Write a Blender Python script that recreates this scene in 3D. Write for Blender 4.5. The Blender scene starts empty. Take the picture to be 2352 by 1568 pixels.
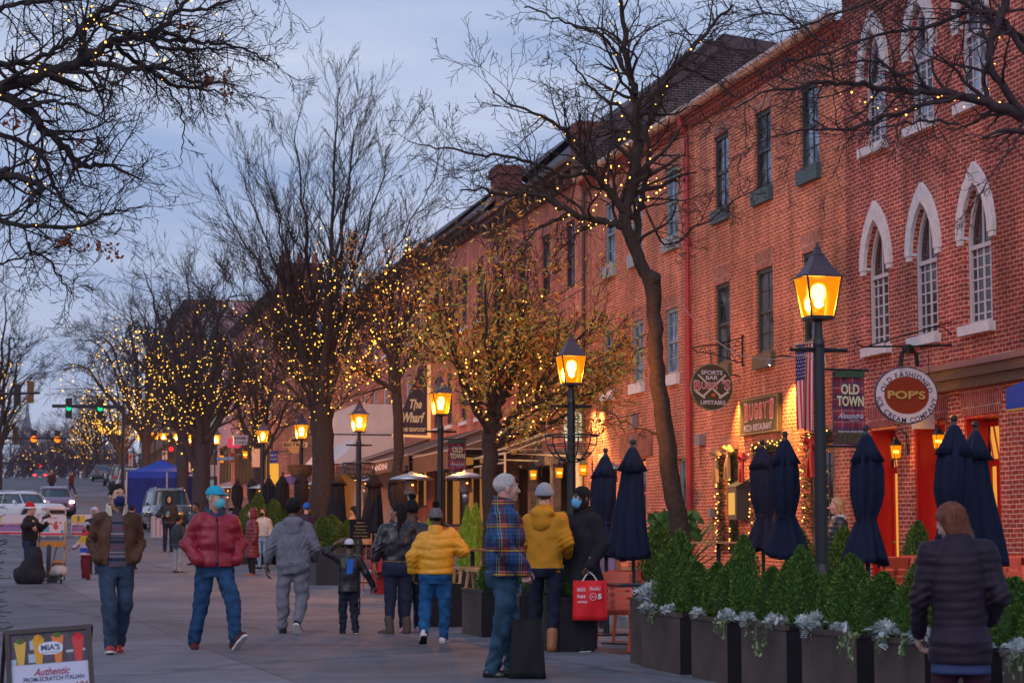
import bpy,math,random
import numpy as np
from mathutils import Vector,Matrix
R=math.radians
scene=bpy.context.scene
COL=scene.collection
F=70/36*2352;CX,CY=1176,784;PHI=math.atan(451.8/F);PSI=R(13.83);CAMH=1.23
cam_d=bpy.data.cameras.new("camera");cam=bpy.data.objects.new("camera",cam_d);COL.objects.link(cam)
cam_d.lens=70;cam_d.sensor_width=36;cam_d.clip_end=6000
cam.location=(0,0,CAMH);cam.rotation_euler=(R(90)+PHI,0,-PSI)
cam_d.dof.use_dof=True;cam_d.dof.focus_distance=25;cam_d.dof.aperture_fstop=4.0
scene.camera=cam
SUN_EL,SUN_AZ=R(14),R(205)
world=bpy.data.worlds.new("World");scene.world=world;world.use_nodes=True
nt=world.node_tree;N=nt.nodes;L=nt.links;N.clear()
out=N.new('ShaderNodeOutputWorld');bg=N.new('ShaderNodeBackground');L.new(bg.outputs[0],out.inputs[0])
sky=N.new('ShaderNodeTexSky');sky.sky_type='NISHITA';sky.sun_disc=False
sky.sun_elevation=R(1.0);sky.sun_rotation=SUN_AZ
tc=N.new('ShaderNodeTexCoord');sep=N.new('ShaderNodeSeparateXYZ');L.new(tc.outputs['Generated'],sep.inputs[0])
ramp=N.new('ShaderNodeValToRGB');L.new(sep.outputs['Z'],ramp.inputs[0])
cr=ramp.color_ramp;cr.interpolation='LINEAR'
for p,c in((0.0,(.50,.56,.74)),(.045,(.38,.49,.73)),(.10,(.20,.345,.63)),(.2,(.108,.245,.52)),(.35,(.092,.225,.50)),(1.0,(.22,.34,.58))):
 e=cr.elements[0]if p==0 else(cr.elements[1]if p==1.0 else cr.elements.new(p));e.position=p;e.color=(*c,1)
mp=N.new('ShaderNodeMapping');mp.inputs['Scale'].default_value=(1.6,1.6,11);mp.inputs['Rotation'].default_value=(R(4),R(-6),0)
L.new(tc.outputs['Generated'],mp.inputs[0])
nz=N.new('ShaderNodeTexNoise');nz.inputs['Scale'].default_value=2.2;nz.inputs['Detail'].default_value=6;nz.inputs['Distortion'].default_value=.5;L.new(mp.outputs[0],nz.inputs[0])
cr2=N.new('ShaderNodeValToRGB');L.new(nz.outputs[0],cr2.inputs[0]);cr2.color_ramp.elements[0].position=.38;cr2.color_ramp.elements[1].position=.72
cr2.color_ramp.elements[0].color=(.74,.84,.94,1);cr2.color_ramp.elements[1].color=(1.34,1.26,1.14,1)
mul=N.new('ShaderNodeMixRGB');mul.blend_type='MULTIPLY';mul.inputs[0].default_value=1;L.new(ramp.outputs[0],mul.inputs[1]);L.new(cr2.outputs[0],mul.inputs[2])
sm=N.new('ShaderNodeMixRGB');sm.blend_type='ADD';sm.inputs[0].default_value=.0004;L.new(mul.outputs[0],sm.inputs[1]);L.new(sky.outputs[0],sm.inputs[2])
L.new(sm.outputs[0],bg.inputs[0]);bg.inputs[1].default_value=1.0
sd=bpy.data.lights.new("dusk_light",'SUN');sd.energy=.95;sd.angle=R(50);sd.color=(1.0,.83,.75)
so=bpy.data.objects.new("dusk_light",sd);COL.objects.link(so);so.rotation_euler=(R(52),0,R(-38))
scene.view_settings.view_transform='Standard';scene.view_settings.look='None'
scene.view_settings.exposure=0.22;scene.view_settings.gamma=1
fwv=np.array([math.sin(PSI)*math.cos(PHI),math.cos(PSI)*math.cos(PHI),math.sin(PHI)])
rtv=np.array([math.cos(PSI),-math.sin(PSI),0]);upv=np.cross(rtv,fwv)
GP=[(-50,0),(0,0),(25,0),(40,.18),(50,.36),(60,.66),(80,1.35),(100,2.35),(130,4.0),(195,6.9),(215,7.4),(260,7.3),(600,4),(3000,0)]
def gz(Y):return float(np.interp(Y,[a for a,b in GP],[b for a,b in GP]))
def ray(x,y):return fwv*F+rtv*(x-CX)+upv*(CY-y)
def onX(x,y,X=15.0):
 r=ray(x,y);t=X/r[0];return Vector((X,r[1]*t,CAMH+r[2]*t))
def onY(x,y,Y):
 r=ray(x,y);t=Y/r[1];return Vector((r[0]*t,Y,CAMH+r[2]*t))
def gp(x,y):
 r=ray(x,y);lo=2.0
 while lo<400:
  if CAMH+r[2]*lo/r[1]<=gz(lo):break
  lo+=.05
 return Vector((r[0]*lo/r[1],lo,gz(lo)))
def Yat(x,X):
 return onX(x,1236,X).y
def tag(o,label=None,cat=None,group=None,kind=None):
 for k,v in(('label',label),('category',cat),('group',group),('kind',kind)):
  if v:o[k]=v
 return o
def thing(name,label,cat,loc=(0,0,0),rz=0,group=None):
 o=bpy.data.objects.new(name,None);COL.objects.link(o);o.location=loc;o.rotation_euler=(0,0,rz)
 return tag(o,label,cat,group)
def kids(o):return[c for c in bpy.data.objects if c.parent==o]
def dup(o,loc=None,rz=None,label=None,parent=None,scale=None):
 c=o.copy();COL.objects.link(c)
 if parent is not None:c.parent=parent
 if loc is not None:c.location=loc
 if rz is not None:c.rotation_euler=(0,0,rz)
 if scale:c.scale=scale
 if label:c['label']=label
 for k in kids(o):dup(k,parent=c)
 return c
_m={}
def mat(name,col,rough=.6,metal=0,var=0,sc=8,bump=0,emit=None,est=0,spec=None,coat=0,sheen=0):
 if name in _m:return _m[name]
 m=bpy.data.materials.new(name);m.use_nodes=True;n=m.node_tree.nodes;l=m.node_tree.links
 b=n['Principled BSDF'];b.inputs['Base Color'].default_value=(*col,1);b.inputs['Roughness'].default_value=rough
 b.inputs['Metallic'].default_value=metal
 if spec is None and rough>=.55 and not metal:spec=.22
 if spec is not None:b.inputs['Specular IOR Level'].default_value=spec
 if coat:b.inputs['Coat Weight'].default_value=coat
 if sheen:b.inputs['Sheen Weight'].default_value=sheen
 if emit:
  b.inputs['Emission Color'].default_value=(*emit,1);b.inputs['Emission Strength'].default_value=est
 if var or bump:
  t=n.new('ShaderNodeTexCoord');z=n.new('ShaderNodeTexNoise');z.inputs['Scale'].default_value=sc;z.inputs['Detail'].default_value=5
  l.new(t.outputs['Object'],z.inputs[0])
  if var:
   mr=n.new('ShaderNodeMapRange');mr.inputs[1].default_value=.3;mr.inputs[2].default_value=.7
   mr.inputs[3].default_value=1-var;mr.inputs[4].default_value=1+var;l.new(z.outputs[0],mr.inputs[0])
   vm=n.new('ShaderNodeVectorMath');vm.operation='SCALE';vm.inputs[0].default_value=col;l.new(mr.outputs[0],vm.inputs[3]);l.new(vm.outputs[0],b.inputs['Base Color'])
  if bump:
   bp=n.new('ShaderNodeBump');bp.inputs['Strength'].default_value=bump;bp.inputs['Distance'].default_value=.02;l.new(z.outputs[0],bp.inputs['Height']);l.new(bp.outputs[0],b.inputs['Normal'])
 _m[name]=m;return m
def glow(name,col,st,lightit=False):
 if name in _m:return _m[name]
 m=bpy.data.materials.new(name);m.use_nodes=True;n=m.node_tree.nodes;n.clear()
 e=n.new('ShaderNodeEmission');e.inputs[0].default_value=(*col,1);e.inputs[1].default_value=st
 o=n.new('ShaderNodeOutputMaterial');m.node_tree.links.new(e.outputs[0],o.inputs[0])
 if not lightit:m.cycles.emission_sampling='NONE'
 _m[name]=m;return m
def brick(name,c1,c2,mort,var=.38,bw=.215,rh=.0745,dirt=.0):
 if name in _m:return _m[name]
 m=bpy.data.materials.new(name);m.use_nodes=True;n=m.node_tree.nodes;l=m.node_tree.links;b=n['Principled BSDF']
 t=n.new('ShaderNodeTexCoord');s=n.new('ShaderNodeSeparateXYZ');l.new(t.outputs['Object'],s.inputs[0])
 a=n.new('ShaderNodeMath');a.operation='ADD';l.new(s.outputs[0],a.inputs[0]);l.new(s.outputs[1],a.inputs[1])
 wz=n.new('ShaderNodeTexNoise');wz.inputs['Scale'].default_value=1.1;l.new(t.outputs['Object'],wz.inputs[0])
 wa=n.new('ShaderNodeMath');wa.operation='MULTIPLY_ADD';wa.inputs[1].default_value=.05;l.new(wz.outputs[0],wa.inputs[0]);l.new(s.outputs[2],wa.inputs[2])
 c=n.new('ShaderNodeCombineXYZ');l.new(a.outputs[0],c.inputs[0]);l.new(wa.outputs[0],c.inputs[1])
 k=n.new('ShaderNodeTexBrick');l.new(c.outputs[0],k.inputs[0])
 k.inputs['Color1'].default_value=(*c1,1);k.inputs['Color2'].default_value=(*c2,1);k.inputs['Mortar'].default_value=(*mort,1)
 k.inputs['Scale'].default_value=1;k.inputs['Mortar Size'].default_value=.0095;k.inputs['Mortar Smooth'].default_value=.3
 k.inputs['Brick Width'].default_value=bw;k.inputs['Row Height'].default_value=rh;k.inputs['Bias'].default_value=0
 z=n.new('ShaderNodeTexNoise');z.inputs['Scale'].default_value=.55;z.inputs['Detail'].default_value=8;z.inputs['Roughness'].default_value=.65;l.new(t.outputs['Object'],z.inputs[0])
 mr=n.new('ShaderNodeMapRange');mr.inputs[1].default_value=.3;mr.inputs[2].default_value=.7;mr.inputs[3].default_value=1-var;mr.inputs[4].default_value=1+var;l.new(z.outputs[0],mr.inputs[0])
 z2=n.new('ShaderNodeTexNoise');z2.inputs['Scale'].default_value=9;z2.inputs['Detail'].default_value=3;l.new(c.outputs[0],z2.inputs[0])
 m2=n.new('ShaderNodeMapRange');m2.inputs[1].default_value=.3;m2.inputs[2].default_value=.7;m2.inputs[3].default_value=.72;m2.inputs[4].default_value=1.25;l.new(z2.outputs[0],m2.inputs[0])
 mm=n.new('ShaderNodeMath');mm.operation='MULTIPLY';l.new(mr.outputs[0],mm.inputs[0]);l.new(m2.outputs[0],mm.inputs[1])
 vm=n.new('ShaderNodeVectorMath');vm.operation='SCALE';l.new(k.outputs[0],vm.inputs[0]);l.new(mm.outputs[0],vm.inputs[3])
 z3=n.new('ShaderNodeTexNoise');z3.inputs['Scale'].default_value=.8;z3.inputs['Detail'].default_value=10;z3.inputs['Roughness'].default_value=.75;l.new(t.outputs['Object'],z3.inputs[0])
 r3=n.new('ShaderNodeMapRange');r3.inputs[1].default_value=.57;r3.inputs[2].default_value=.75;r3.inputs[3].default_value=0;r3.inputs[4].default_value=.5;l.new(z3.outputs[0],r3.inputs[0])
 mx=n.new('ShaderNodeMixRGB');l.new(r3.outputs[0],mx.inputs[0]);l.new(vm.outputs[0],mx.inputs[1]);mx.inputs[2].default_value=(*mort,1)
 sv=n.new('ShaderNodeMapping');sv.inputs['Scale'].default_value=(2.2,2.2,.22);l.new(t.outputs['Object'],sv.inputs[0]);z4=n.new('ShaderNodeTexNoise');z4.inputs['Scale'].default_value=1.0;z4.inputs['Detail'].default_value=6;l.new(sv.outputs[0],z4.inputs[0])
 r4=n.new('ShaderNodeMapRange');r4.inputs[1].default_value=.35;r4.inputs[2].default_value=.65;r4.inputs[3].default_value=.70;r4.inputs[4].default_value=1.12;l.new(z4.outputs[0],r4.inputs[0]);v4=n.new('ShaderNodeVectorMath');v4.operation='SCALE';l.new(mx.outputs[0],v4.inputs[0]);l.new(r4.outputs[0],v4.inputs[3])
 l.new(v4.outputs[0],b.inputs['Base Color']);b.inputs['Roughness'].default_value=.85;b.inputs['Specular IOR Level'].default_value=.2
 bp=n.new('ShaderNodeBump');bp.invert=True;bp.inputs['Strength'].default_value=.6;bp.inputs['Distance'].default_value=.01;l.new(k.outputs['Fac'],bp.inputs['Height']);l.new(bp.outputs[0],b.inputs['Normal'])
 _m[name]=m;return m
class MB:
 def __init__(s):s.v=[];s.f=[];s.m=[];s.mi=0
 def add(s,vs,fs):
  o=len(s.v);s.v.extend([tuple(v)for v in vs]);s.f.extend([tuple(i+o for i in f)for f in fs]);s.m.extend([s.mi]*len(fs));return s
 def box(s,x0,x1,y0,y1,z0,z1):
  return s.add([(x0,y0,z0),(x1,y0,z0),(x1,y1,z0),(x0,y1,z0),(x0,y0,z1),(x1,y0,z1),(x1,y1,z1),(x0,y1,z1)],[(0,3,2,1),(4,5,6,7),(0,1,5,4),(1,2,6,5),(2,3,7,6),(3,0,4,7)])
 def tube(s,pts,rad,n=8,cap=True,flat=None):
  pts=[Vector(p)for p in pts];k=len(pts)
  if not hasattr(rad,'__len__'):rad=[rad]*k
  o=len(s.v);u=None
  for i,p in enumerate(pts):
   d=(pts[min(i+1,k-1)]-pts[max(i-1,0)])
   if d.length<1e-9:d=Vector((0,0,1))
   d.normalize()
   if u is None:u=d.orthogonal().normalized()
   else:
    u=u-d*u.dot(d)
    u=u.normalized()if u.length>1e-6 else d.orthogonal().normalized()
   w=d.cross(u)
   for j in range(n):
    a=2*math.pi*j/n;s.v.append(tuple(p+(u*math.cos(a)+w*math.sin(a))*rad[i]))
  c=0
  for i in range(k-1):
   for j in range(n):
    a=o+i*n+j;b=o+i*n+(j+1)%n;s.f.append((a,b,b+n,a+n));c+=1
  if cap:
   s.f.append(tuple(o+j for j in range(n-1,-1,-1)));s.f.append(tuple(o+(k-1)*n+j for j in range(n)));c+=2
  s.m.extend([s.mi]*c);return s
 def lathe(s,prof,n=16,c=(0,0,0),sq=None,rot=0,fold=None):
  o=len(s.v);k=len(prof)
  for i,(r,z)in enumerate(prof):
   for j in range(n):
    a=2*math.pi*j/n+rot;rr=r
    if fold:rr=r*(1+fold(a,i/(k-1)))
    s.v.append((c[0]+rr*math.cos(a),c[1]+rr*math.sin(a),c[2]+z))
  for i in range(k-1):
   for j in range(n):
    a=o+i*n+j;b=o+i*n+(j+1)%n;s.f.append((a,b,b+n,a+n))
  s.f.append(tuple(o+j for j in range(n-1,-1,-1)));s.f.append(tuple(o+(k-1)*n+j for j in range(n)))
  s.m.extend([s.mi]*((k-1)*n+2));return s
 def poly(s,pts,ext):
  pts=[Vector(p)for p in pts];e=Vector(ext);n=len(pts)
  return s.add(pts+[p+e for p in pts],[tuple(range(n-1,-1,-1)),tuple(range(n,2*n))]+[(i,(i+1)%n,(i+1)%n+n,i+n)for i in range(n)])
 def ico(s,c,r,k=0):
  t=(1+5**.5)/2;q=r/math.sqrt(1+t*t)
  V=[(-1,t,0),(1,t,0),(-1,-t,0),(1,-t,0),(0,-1,t),(0,1,t),(0,-1,-t),(0,1,-t),(t,0,-1),(t,0,1),(-t,0,-1),(-t,0,1)]
  Fs=[(0,11,5),(0,5,1),(0,1,7),(0,7,10),(0,10,11),(1,5,9),(5,11,4),(11,10,2),(10,7,6),(7,1,8),(3,9,4),(3,4,2),(3,2,6),(3,6,8),(3,8,9),(4,9,5),(2,4,11),(6,2,10),(8,6,7),(9,8,1)]
  return s.add([(c[0]+a*q,c[1]+b*q,c[2]+d*q)for a,b,d in V],Fs)
 def build(s,name,mats,parent=None,smooth=False,loc=None,rz=None):
  me=bpy.data.meshes.new(name);me.from_pydata(s.v,[],s.f)
  if not isinstance(mats,(list,tuple)):mats=[mats]
  for m in mats:me.materials.append(m)
  if len(mats)>1:me.polygons.foreach_set('material_index',s.m)
  if smooth:me.polygons.foreach_set('use_smooth',[True]*len(me.polygons))
  me.update();o=bpy.data.objects.new(name,me);COL.objects.link(o)
  if parent is not None:o.parent=parent
  if loc is not None:o.location=loc
  if rz is not None:o.rotation_euler=(0,0,rz)
  return o
def box(name,m,parent,*a):return MB().box(*a).build(name,m,parent)
_tc={}
def glyphs(s,size=1.0,bold=0,shear=0,space=1.0):
 key=(s,bold,shear,space)
 if key not in _tc:
  c=bpy.data.curves.new('t','FONT');c.body=s;c.size=1;c.offset=bold;c.shear=shear;c.space_character=space
  c.align_x='CENTER';c.resolution_u=3;o=bpy.data.objects.new('t',c);COL.objects.link(o)
  dg=bpy.context.evaluated_depsgraph_get();me=bpy.data.meshes.new_from_object(o.evaluated_get(dg))
  vs=[(v.co.x,v.co.y)for v in me.vertices];fs=[tuple(p.vertices)for p in me.polygons]
  bpy.data.objects.remove(o);bpy.data.curves.remove(c);bpy.data.meshes.remove(me)
  _tc[key]=(vs,fs)
 vs,fs=_tc[key]
 if not vs:return[],[]
 return[(x*size,y*size)for x,y in vs],fs
def text(mb,s,O,U,V,size,width=None,bold=0,shear=0,off=None,space=1.0):
 """letters of cap height size lying in the plane spanned by U (reading direction) and V (up), centred on O"""
 O,U,V=Vector(O),Vector(U).normalized(),Vector(V).normalized()
 vs,fs=glyphs(s,1,bold,shear,space)
 if not vs:return
 xs=[x for x,y in vs];w=max(xs)-min(xs);mx=(max(xs)+min(xs))/2;ky=size/.7;kx=ky if width is None else width/w
 mb.add([O+U*((x-mx)*kx)+V*((y-.35)*ky)for x,y in vs],fs)
def arctext(mb,s,O,U,V,rx,ry,a0,a1,size,bold=0,inward=False):
 """letters set round an ellipse from angle a0 to a1; inward=True puts the feet outside (bottom text)"""
 O,U,V=Vector(O),Vector(U),Vector(V)
 ws=[]
 for ch in s:
  vs,fs=glyphs(ch,1,bold)
  ws.append((max(x for x,y in vs)-min(x for x,y in vs)+.14)if vs else.45)
 N_=200;pts=[];acc=[0]
 for i in range(N_+1):
  a=a0+(a1-a0)*i/N_;pts.append((rx*math.cos(a),ry*math.sin(a),a))
  if i:acc.append(acc[-1]+math.hypot(pts[i][0]-pts[i-1][0],pts[i][1]-pts[i-1][1]))
 tot=sum(ws);pos=0
 for ch,w in zip(s,ws):
  c=(pos+w/2)/tot*acc[-1];pos+=w
  if ch==' ':continue
  j=min(int(np.searchsorted(acc,c)),N_);x,y,a=pts[j]
  k=max(j-2,0);q=min(j+2,N_);t=Vector((pts[q][0]-pts[k][0],pts[q][1]-pts[k][1])).normalized()
  n=Vector((-t.y,t.x))
  text(mb,ch,O+U*x+V*y,U*t.x+V*t.y,U*n.x+V*n.y,size,bold=bold)
random.seed(7)
U3=random.uniform
asph=mat('asphalt',(.118,.122,.145),.82,var=.16,sc=2.2,bump=.25)
def asphalt_nodes(m):
 n=m.node_tree.nodes;l=m.node_tree.links;b=n['Principled BSDF']
 t=n.new('ShaderNodeTexCoord')
 f=n.new('ShaderNodeTexNoise');f.inputs['Scale'].default_value=90;f.inputs['Detail'].default_value=3;l.new(t.outputs['Object'],f.inputs[0])
 big=n.new('ShaderNodeTexNoise');big.inputs['Scale'].default_value=.35;big.inputs['Detail'].default_value=6;l.new(t.outputs['Object'],big.inputs[0])
 v=n.new('ShaderNodeTexVoronoi');v.feature='DISTANCE_TO_EDGE';v.inputs['Scale'].default_value=.17;v.inputs['Randomness'].default_value=.9
 w=n.new('ShaderNodeTexNoise');w.inputs['Scale'].default_value=1.4;w.inputs['Detail'].default_value=5;l.new(t.outputs['Object'],w.inputs[0])
 wa=n.new('ShaderNodeMixRGB');wa.blend_type='ADD';wa.inputs[0].default_value=.9;l.new(t.outputs['Object'],wa.inputs[1]);l.new(w.outputs[1],wa.inputs[2]);l.new(wa.outputs[0],v.inputs[0])
 cr=n.new('ShaderNodeMapRange');cr.inputs[1].default_value=.0;cr.inputs[2].default_value=.016;cr.inputs[3].default_value=.6;cr.inputs[4].default_value=1;l.new(v.outputs[0],cr.inputs[0])
 a=n.new('ShaderNodeMapRange');a.inputs[1].default_value=.25;a.inputs[2].default_value=.75;a.inputs[3].default_value=.66;a.inputs[4].default_value=1.34;l.new(f.outputs[0],a.inputs[0])
 g=n.new('ShaderNodeMapRange');g.inputs[1].default_value=.3;g.inputs[2].default_value=.7;g.inputs[3].default_value=.72;g.inputs[4].default_value=1.3;l.new(big.outputs[0],g.inputs[0])
 m1=n.new('ShaderNodeMath');m1.operation='MULTIPLY';l.new(a.outputs[0],m1.inputs[0]);l.new(g.outputs[0],m1.inputs[1])
 m2=n.new('ShaderNodeMath');m2.operation='MULTIPLY';l.new(m1.outputs[0],m2.inputs[0]);l.new(cr.outputs[0],m2.inputs[1])
 src=b.inputs['Base Color'].links[0].from_socket
 mpp=n.new('ShaderNodeMapping');mpp.inputs['Rotation'].default_value=(0,0,1.52);l.new(wa.outputs[0]if False else t.outputs['Object'],mpp.inputs[0]);bk=n.new('ShaderNodeTexBrick');l.new(mpp.outputs[0],bk.inputs[0]);bk.inputs['Scale'].default_value=1;bk.inputs['Brick Width'].default_value=9.5;bk.inputs['Row Height'].default_value=3.1;bk.inputs['Mortar Size'].default_value=.012;bk.inputs['Color1'].default_value=(1.12,1.12,1.12,1);bk.inputs['Color2'].default_value=(.84,.84,.85,1);bk.inputs['Mortar'].default_value=(.5,.5,.5,1)
 v5=n.new('ShaderNodeVectorMath');v5.operation='MULTIPLY';l.new(src,v5.inputs[0]);l.new(bk.outputs[0],v5.inputs[1]);src=v5.outputs[0]
 vm=n.new('ShaderNodeVectorMath');vm.operation='SCALE';l.new(src,vm.inputs[0]);l.new(m2.outputs[0],vm.inputs[3]);l.new(vm.outputs[0],b.inputs['Base Color'])
asphalt_nodes(asph)
YS=sorted(set([-30,-10]+list(range(0,262,4))+[300,400,600,1200,3000]))
def strip(name,xs,m,dz=0,y0=-30,y1=3000,kind='structure'):
 b=MB();ys=[y for y in YS if y0<=y<=y1]
 for e in(y0,y1):
  if e not in ys:ys.append(e)
 ys.sort()
 for y in ys:
  for x,z in xs:b.v.append((x,y,gz(y)+z+dz))
 k=len(xs)
 for i in range(len(ys)-1):
  for j in range(k-1):b.f.append((i*k+j,i*k+j+1,(i+1)*k+j+1,(i+1)*k+j));b.m.append(0)
 o=b.build(name,m);tag(o,kind=kind);return o
ground=strip('ground',[(-1500,-.02),(-60,-.02),(60,-.02),(1500,-.02)],mat('soil',(.10,.09,.085),.9,var=.2,sc=.5))
road=strip('road',[(-3.2,0),(0,.03),(2.5,.04),(5,.03),(8.1,0)],asph,dz=.004)
paver=brick('sidewalk_brick',(.20,.10,.085),(.15,.085,.08),(.14,.12,.11),bw=.2,rh=.1)
pm=paver.node_tree
conc=mat('kerb_stone',(.30,.29,.28),.8,var=.15,sc=5)
for nm,xs in(('right',[(8.1,0),(8.1,.14),(8.28,.145)]),('left',[(-3.38,.145),(-3.2,.14),(-3.2,0)])):
 for a,b_ in((-30,91),(106,190)):strip('kerb',xs,conc,dz=.004,y0=a,y1=b_)
walk=mat('brick_paving',(.17,.095,.085),.85,var=.3,sc=6,bump=.3)
for xs in([(8.28,.145),(15.2,.16)],[(-12,.16),(-3.38,.145)]):
 for a,b_ in((-30,91),(106,190)):strip('pavement',xs,walk,dz=.004,y0=a,y1=b_)
cs=MB()
cs.add([(-60,91.5,gz(91.5)+.012),(60,91.5,gz(91.5)+.012),(60,105.5,gz(105.5)+.012),(-60,105.5,gz(105.5)+.012)],[(0,1,2,3)])
tag(cs.build('cross_street',asph),kind='structure')
white=mat('road_paint',(.62,.62,.62),.7,var=.2,sc=6)
mk=MB()
def mark(b,x0,x1,y0,y1,h=.055):
 n=3
 for i in range(n):
  a,c=x0+(x1-x0)*i/n,x0+(x1-x0)*(i+1)/n
  b.add([(a,y0,gz(y0)+h),(c,y0,gz(y0)+h),(c,y1,gz(y1)+h),(a,y1,gz(y1)+h)],[(0,1,2,3)])
for i in range(9):mark(mk,-3+i*1.25,-3+i*1.25+.75,193.5,201,.14)
mark(mk,2.2,8,84.5,84.9,.1);mark(mk,-3,8,190.2,190.9,.14)
tag(mk.build('crosswalk_marking',white),kind='structure')
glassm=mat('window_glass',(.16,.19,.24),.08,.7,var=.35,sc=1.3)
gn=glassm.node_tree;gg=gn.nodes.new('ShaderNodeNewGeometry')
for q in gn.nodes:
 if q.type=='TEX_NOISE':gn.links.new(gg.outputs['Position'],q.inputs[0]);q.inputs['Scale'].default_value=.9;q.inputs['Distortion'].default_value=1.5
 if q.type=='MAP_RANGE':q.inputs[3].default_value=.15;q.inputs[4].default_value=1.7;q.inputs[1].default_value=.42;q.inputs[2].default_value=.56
stone=mat('painted_sill',(.62,.60,.62),.7,var=.1,sc=12)
def arch_pts(y0,y1,zs,za,n=8):
 """pointed arch outline from (y0,zs) over the apex to (y1,zs), y0<y1"""
 c=(y0+y1)/2;w=y1-y0;h=za-zs;r=(h*h+(w/2)**2)/w;out=[]
 for i in range(n+1):
  z=zs+h*i/n;out.append((y0+r-math.sqrt(max(r*r-(z-zs)**2,0)),z))
 return out+[(2*c-y,z)for y,z in reversed(out[:-1])]
def wall(mb,X,Y0,Y1,Z0,Z1,ops,dep=.22):
 """front face at X looking towards -X, openings (y0,y1,z0,z1[,zspring]) with reveals going to X+dep"""
 ys=sorted({Y0,Y1,*[o[0]for o in ops],*[o[1]for o in ops]});zs=sorted({Z0,Z1,*[o[2]for o in ops],*[o[3]for o in ops]})
 for i in range(len(ys)-1):
  for j in range(len(zs)-1):
   cy,cz=(ys[i]+ys[i+1])/2,(zs[j]+zs[j+1])/2
   if any(o[0]<cy<o[1]and o[2]<cz<o[3]for o in ops):continue
   mb.add([(X,ys[i+1],zs[j]),(X,ys[i],zs[j]),(X,ys[i],zs[j+1]),(X,ys[i+1],zs[j+1])],[(0,1,2,3)])
 for o in ops:
  y0,y1,z0,z1=o[:4]
  if len(o)>4:
   pts=arch_pts(y0,y1,o[4],z1);mid=len(pts)//2
   for k in range(mid):
    a,b=pts[k],pts[k+1];mb.add([(X,y0,a[1]),(X,a[0],a[1]),(X,b[0],b[1]),(X,y0,b[1])],[(0,3,2,1)]if abs(a[0]-y0)>1e-6 else[(0,3,2)])
    a,b=(2*((y0+y1)/2)-a[0],a[1]),(2*((y0+y1)/2)-b[0],b[1]);mb.add([(X,y1,a[1]),(X,a[0],a[1]),(X,b[0],b[1]),(X,y1,b[1])],[(0,1,2,3)]if abs(a[0]-y1)>1e-6 else[(0,2,3)])
   loop=[(y0,z0)]+pts+[(y1,z0)]
  else:loop=[(y0,z0),(y0,z1),(y1,z1),(y1,z0)]
  for k in range(len(loop)):
   a,b=loop[k],loop[(k+1)%len(loop)]
   mb.add([(X,*a),(X,*b),(X+dep,*b),(X+dep,*a)],[(0,1,2,3)])
def window(name,w,h,m,cols=2,rows=4,fr=.07,mid=True,parent=None,loc=(0,0,0),spring=None,pm=None,xf=0.0):
 """sash window: local y across, z up, origin bottom centre, front at x=xf"""
 b=MB();W=w/2
 top=h if spring is None else spring
 b.box(xf,xf+.09,-W,-W+fr,0,top);b.box(xf,xf+.09,W-fr,W,0,top);b.box(xf+.001,xf+.089,-W+fr,W-fr,0,fr);b.box(xf+.001,xf+.089,-W+fr,W-fr,top-fr,top)
 if mid:b.box(xf+.01,xf+.07,-W+fr,W-fr,top*.5-.03,top*.5+.03)
 for i in range(1,cols):
  y=-W+w*i/cols;t=.016 if i*2!=cols or cols==2 else.03;b.box(xf+.035,xf+.06,y-t,y+t,fr,top-fr)
 for j in range(1,rows):
  z=top*j/rows
  if mid and abs(z-top/2)<.05:continue
  b.box(xf+.037,xf+.058,-W+fr,W-fr,z-.013,z+.013)
 if spring is not None:
  pts=arch_pts(-W,W,spring,h);ip=arch_pts(-W+fr,W-fr,spring,h-fr*1.6)
  for k in range(len(pts)-1):
   b.add([(xf,*pts[k]),(xf,*pts[k+1]),(xf,*ip[k+1]),(xf,*ip[k]),(xf+.09,*ip[k]),(xf+.09,*ip[k+1])],[(0,3,2,1),(3,4,5,2)])
  b.box(xf+.03,xf+.06,-.02,.02,spring,h-fr*2.5)
 o=b.build(name,m,parent,loc=loc)
 p=MB()
 if spring is None:p.add([(xf+.05,W-.02,.02),(xf+.05,-W+.02,.02),(xf+.05,-W+.02,h-.02),(xf+.05,W-.02,h-.02)],[(0,1,2,3)])
 else:
  q=[(-W,.02)]+arch_pts(-W,W,spring,h)+[(W,.02)];p.add([(xf+.05,a,c)for a,c in q],[tuple(range(len(q)))])
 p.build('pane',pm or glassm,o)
 return o
def lintel(parent,y,w,z,h,X,m,slant=.09,name='lintel'):
 b=MB();W=w/2+.0;b.add([(X-.006,y-W,z),(X-.006,y+W,z),(X-.006,y+W+slant,z+h),(X-.006,y-W-slant,z+h),(X+.02,y-W,z),(X+.02,y+W,z)],[(0,1,2,3),(0,4,5,1)])
 return b.build(name,m,parent)
X0=15.0
def shell(mb,Y0,Y1,Z0,Z1,depth=12,X=X0,side=True):
 """side walls, back and roof of a block behind its facade"""
 mb.add([(X,Y0,Z0),(X+depth,Y0,Z0),(X+depth,Y0,Z1),(X,Y0,Z1),(X,Y1,Z0),(X+depth,Y1,Z0),(X+depth,Y1,Z1),(X,Y1,Z1)],[(0,1,2,3),(5,4,7,6),(1,5,6,2),(3,2,6,7)])
soldier=mat('flat_arch_brick',(.36,.115,.085),.85,var=.35,sc=14)
def soldier_mat(name,c,mort):
 if name in _m:return _m[name]
 m=brick(name,c,tuple(v*.8 for v in c),mort,bw=.0745,rh=.26);return m
sold=soldier_mat('soldier_course',(.40,.13,.10),(.50,.34,.28))
bpop=thing('brick_building','tall dark red brick building with white pointed gothic arches, behind the oval hanging sign','building',(0,0,0),group='brick buildings lining the street')
mpop=brick('deep_red_brick',(.38,.062,.044),(.24,.036,.034),(.62,.36,.28))
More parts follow.
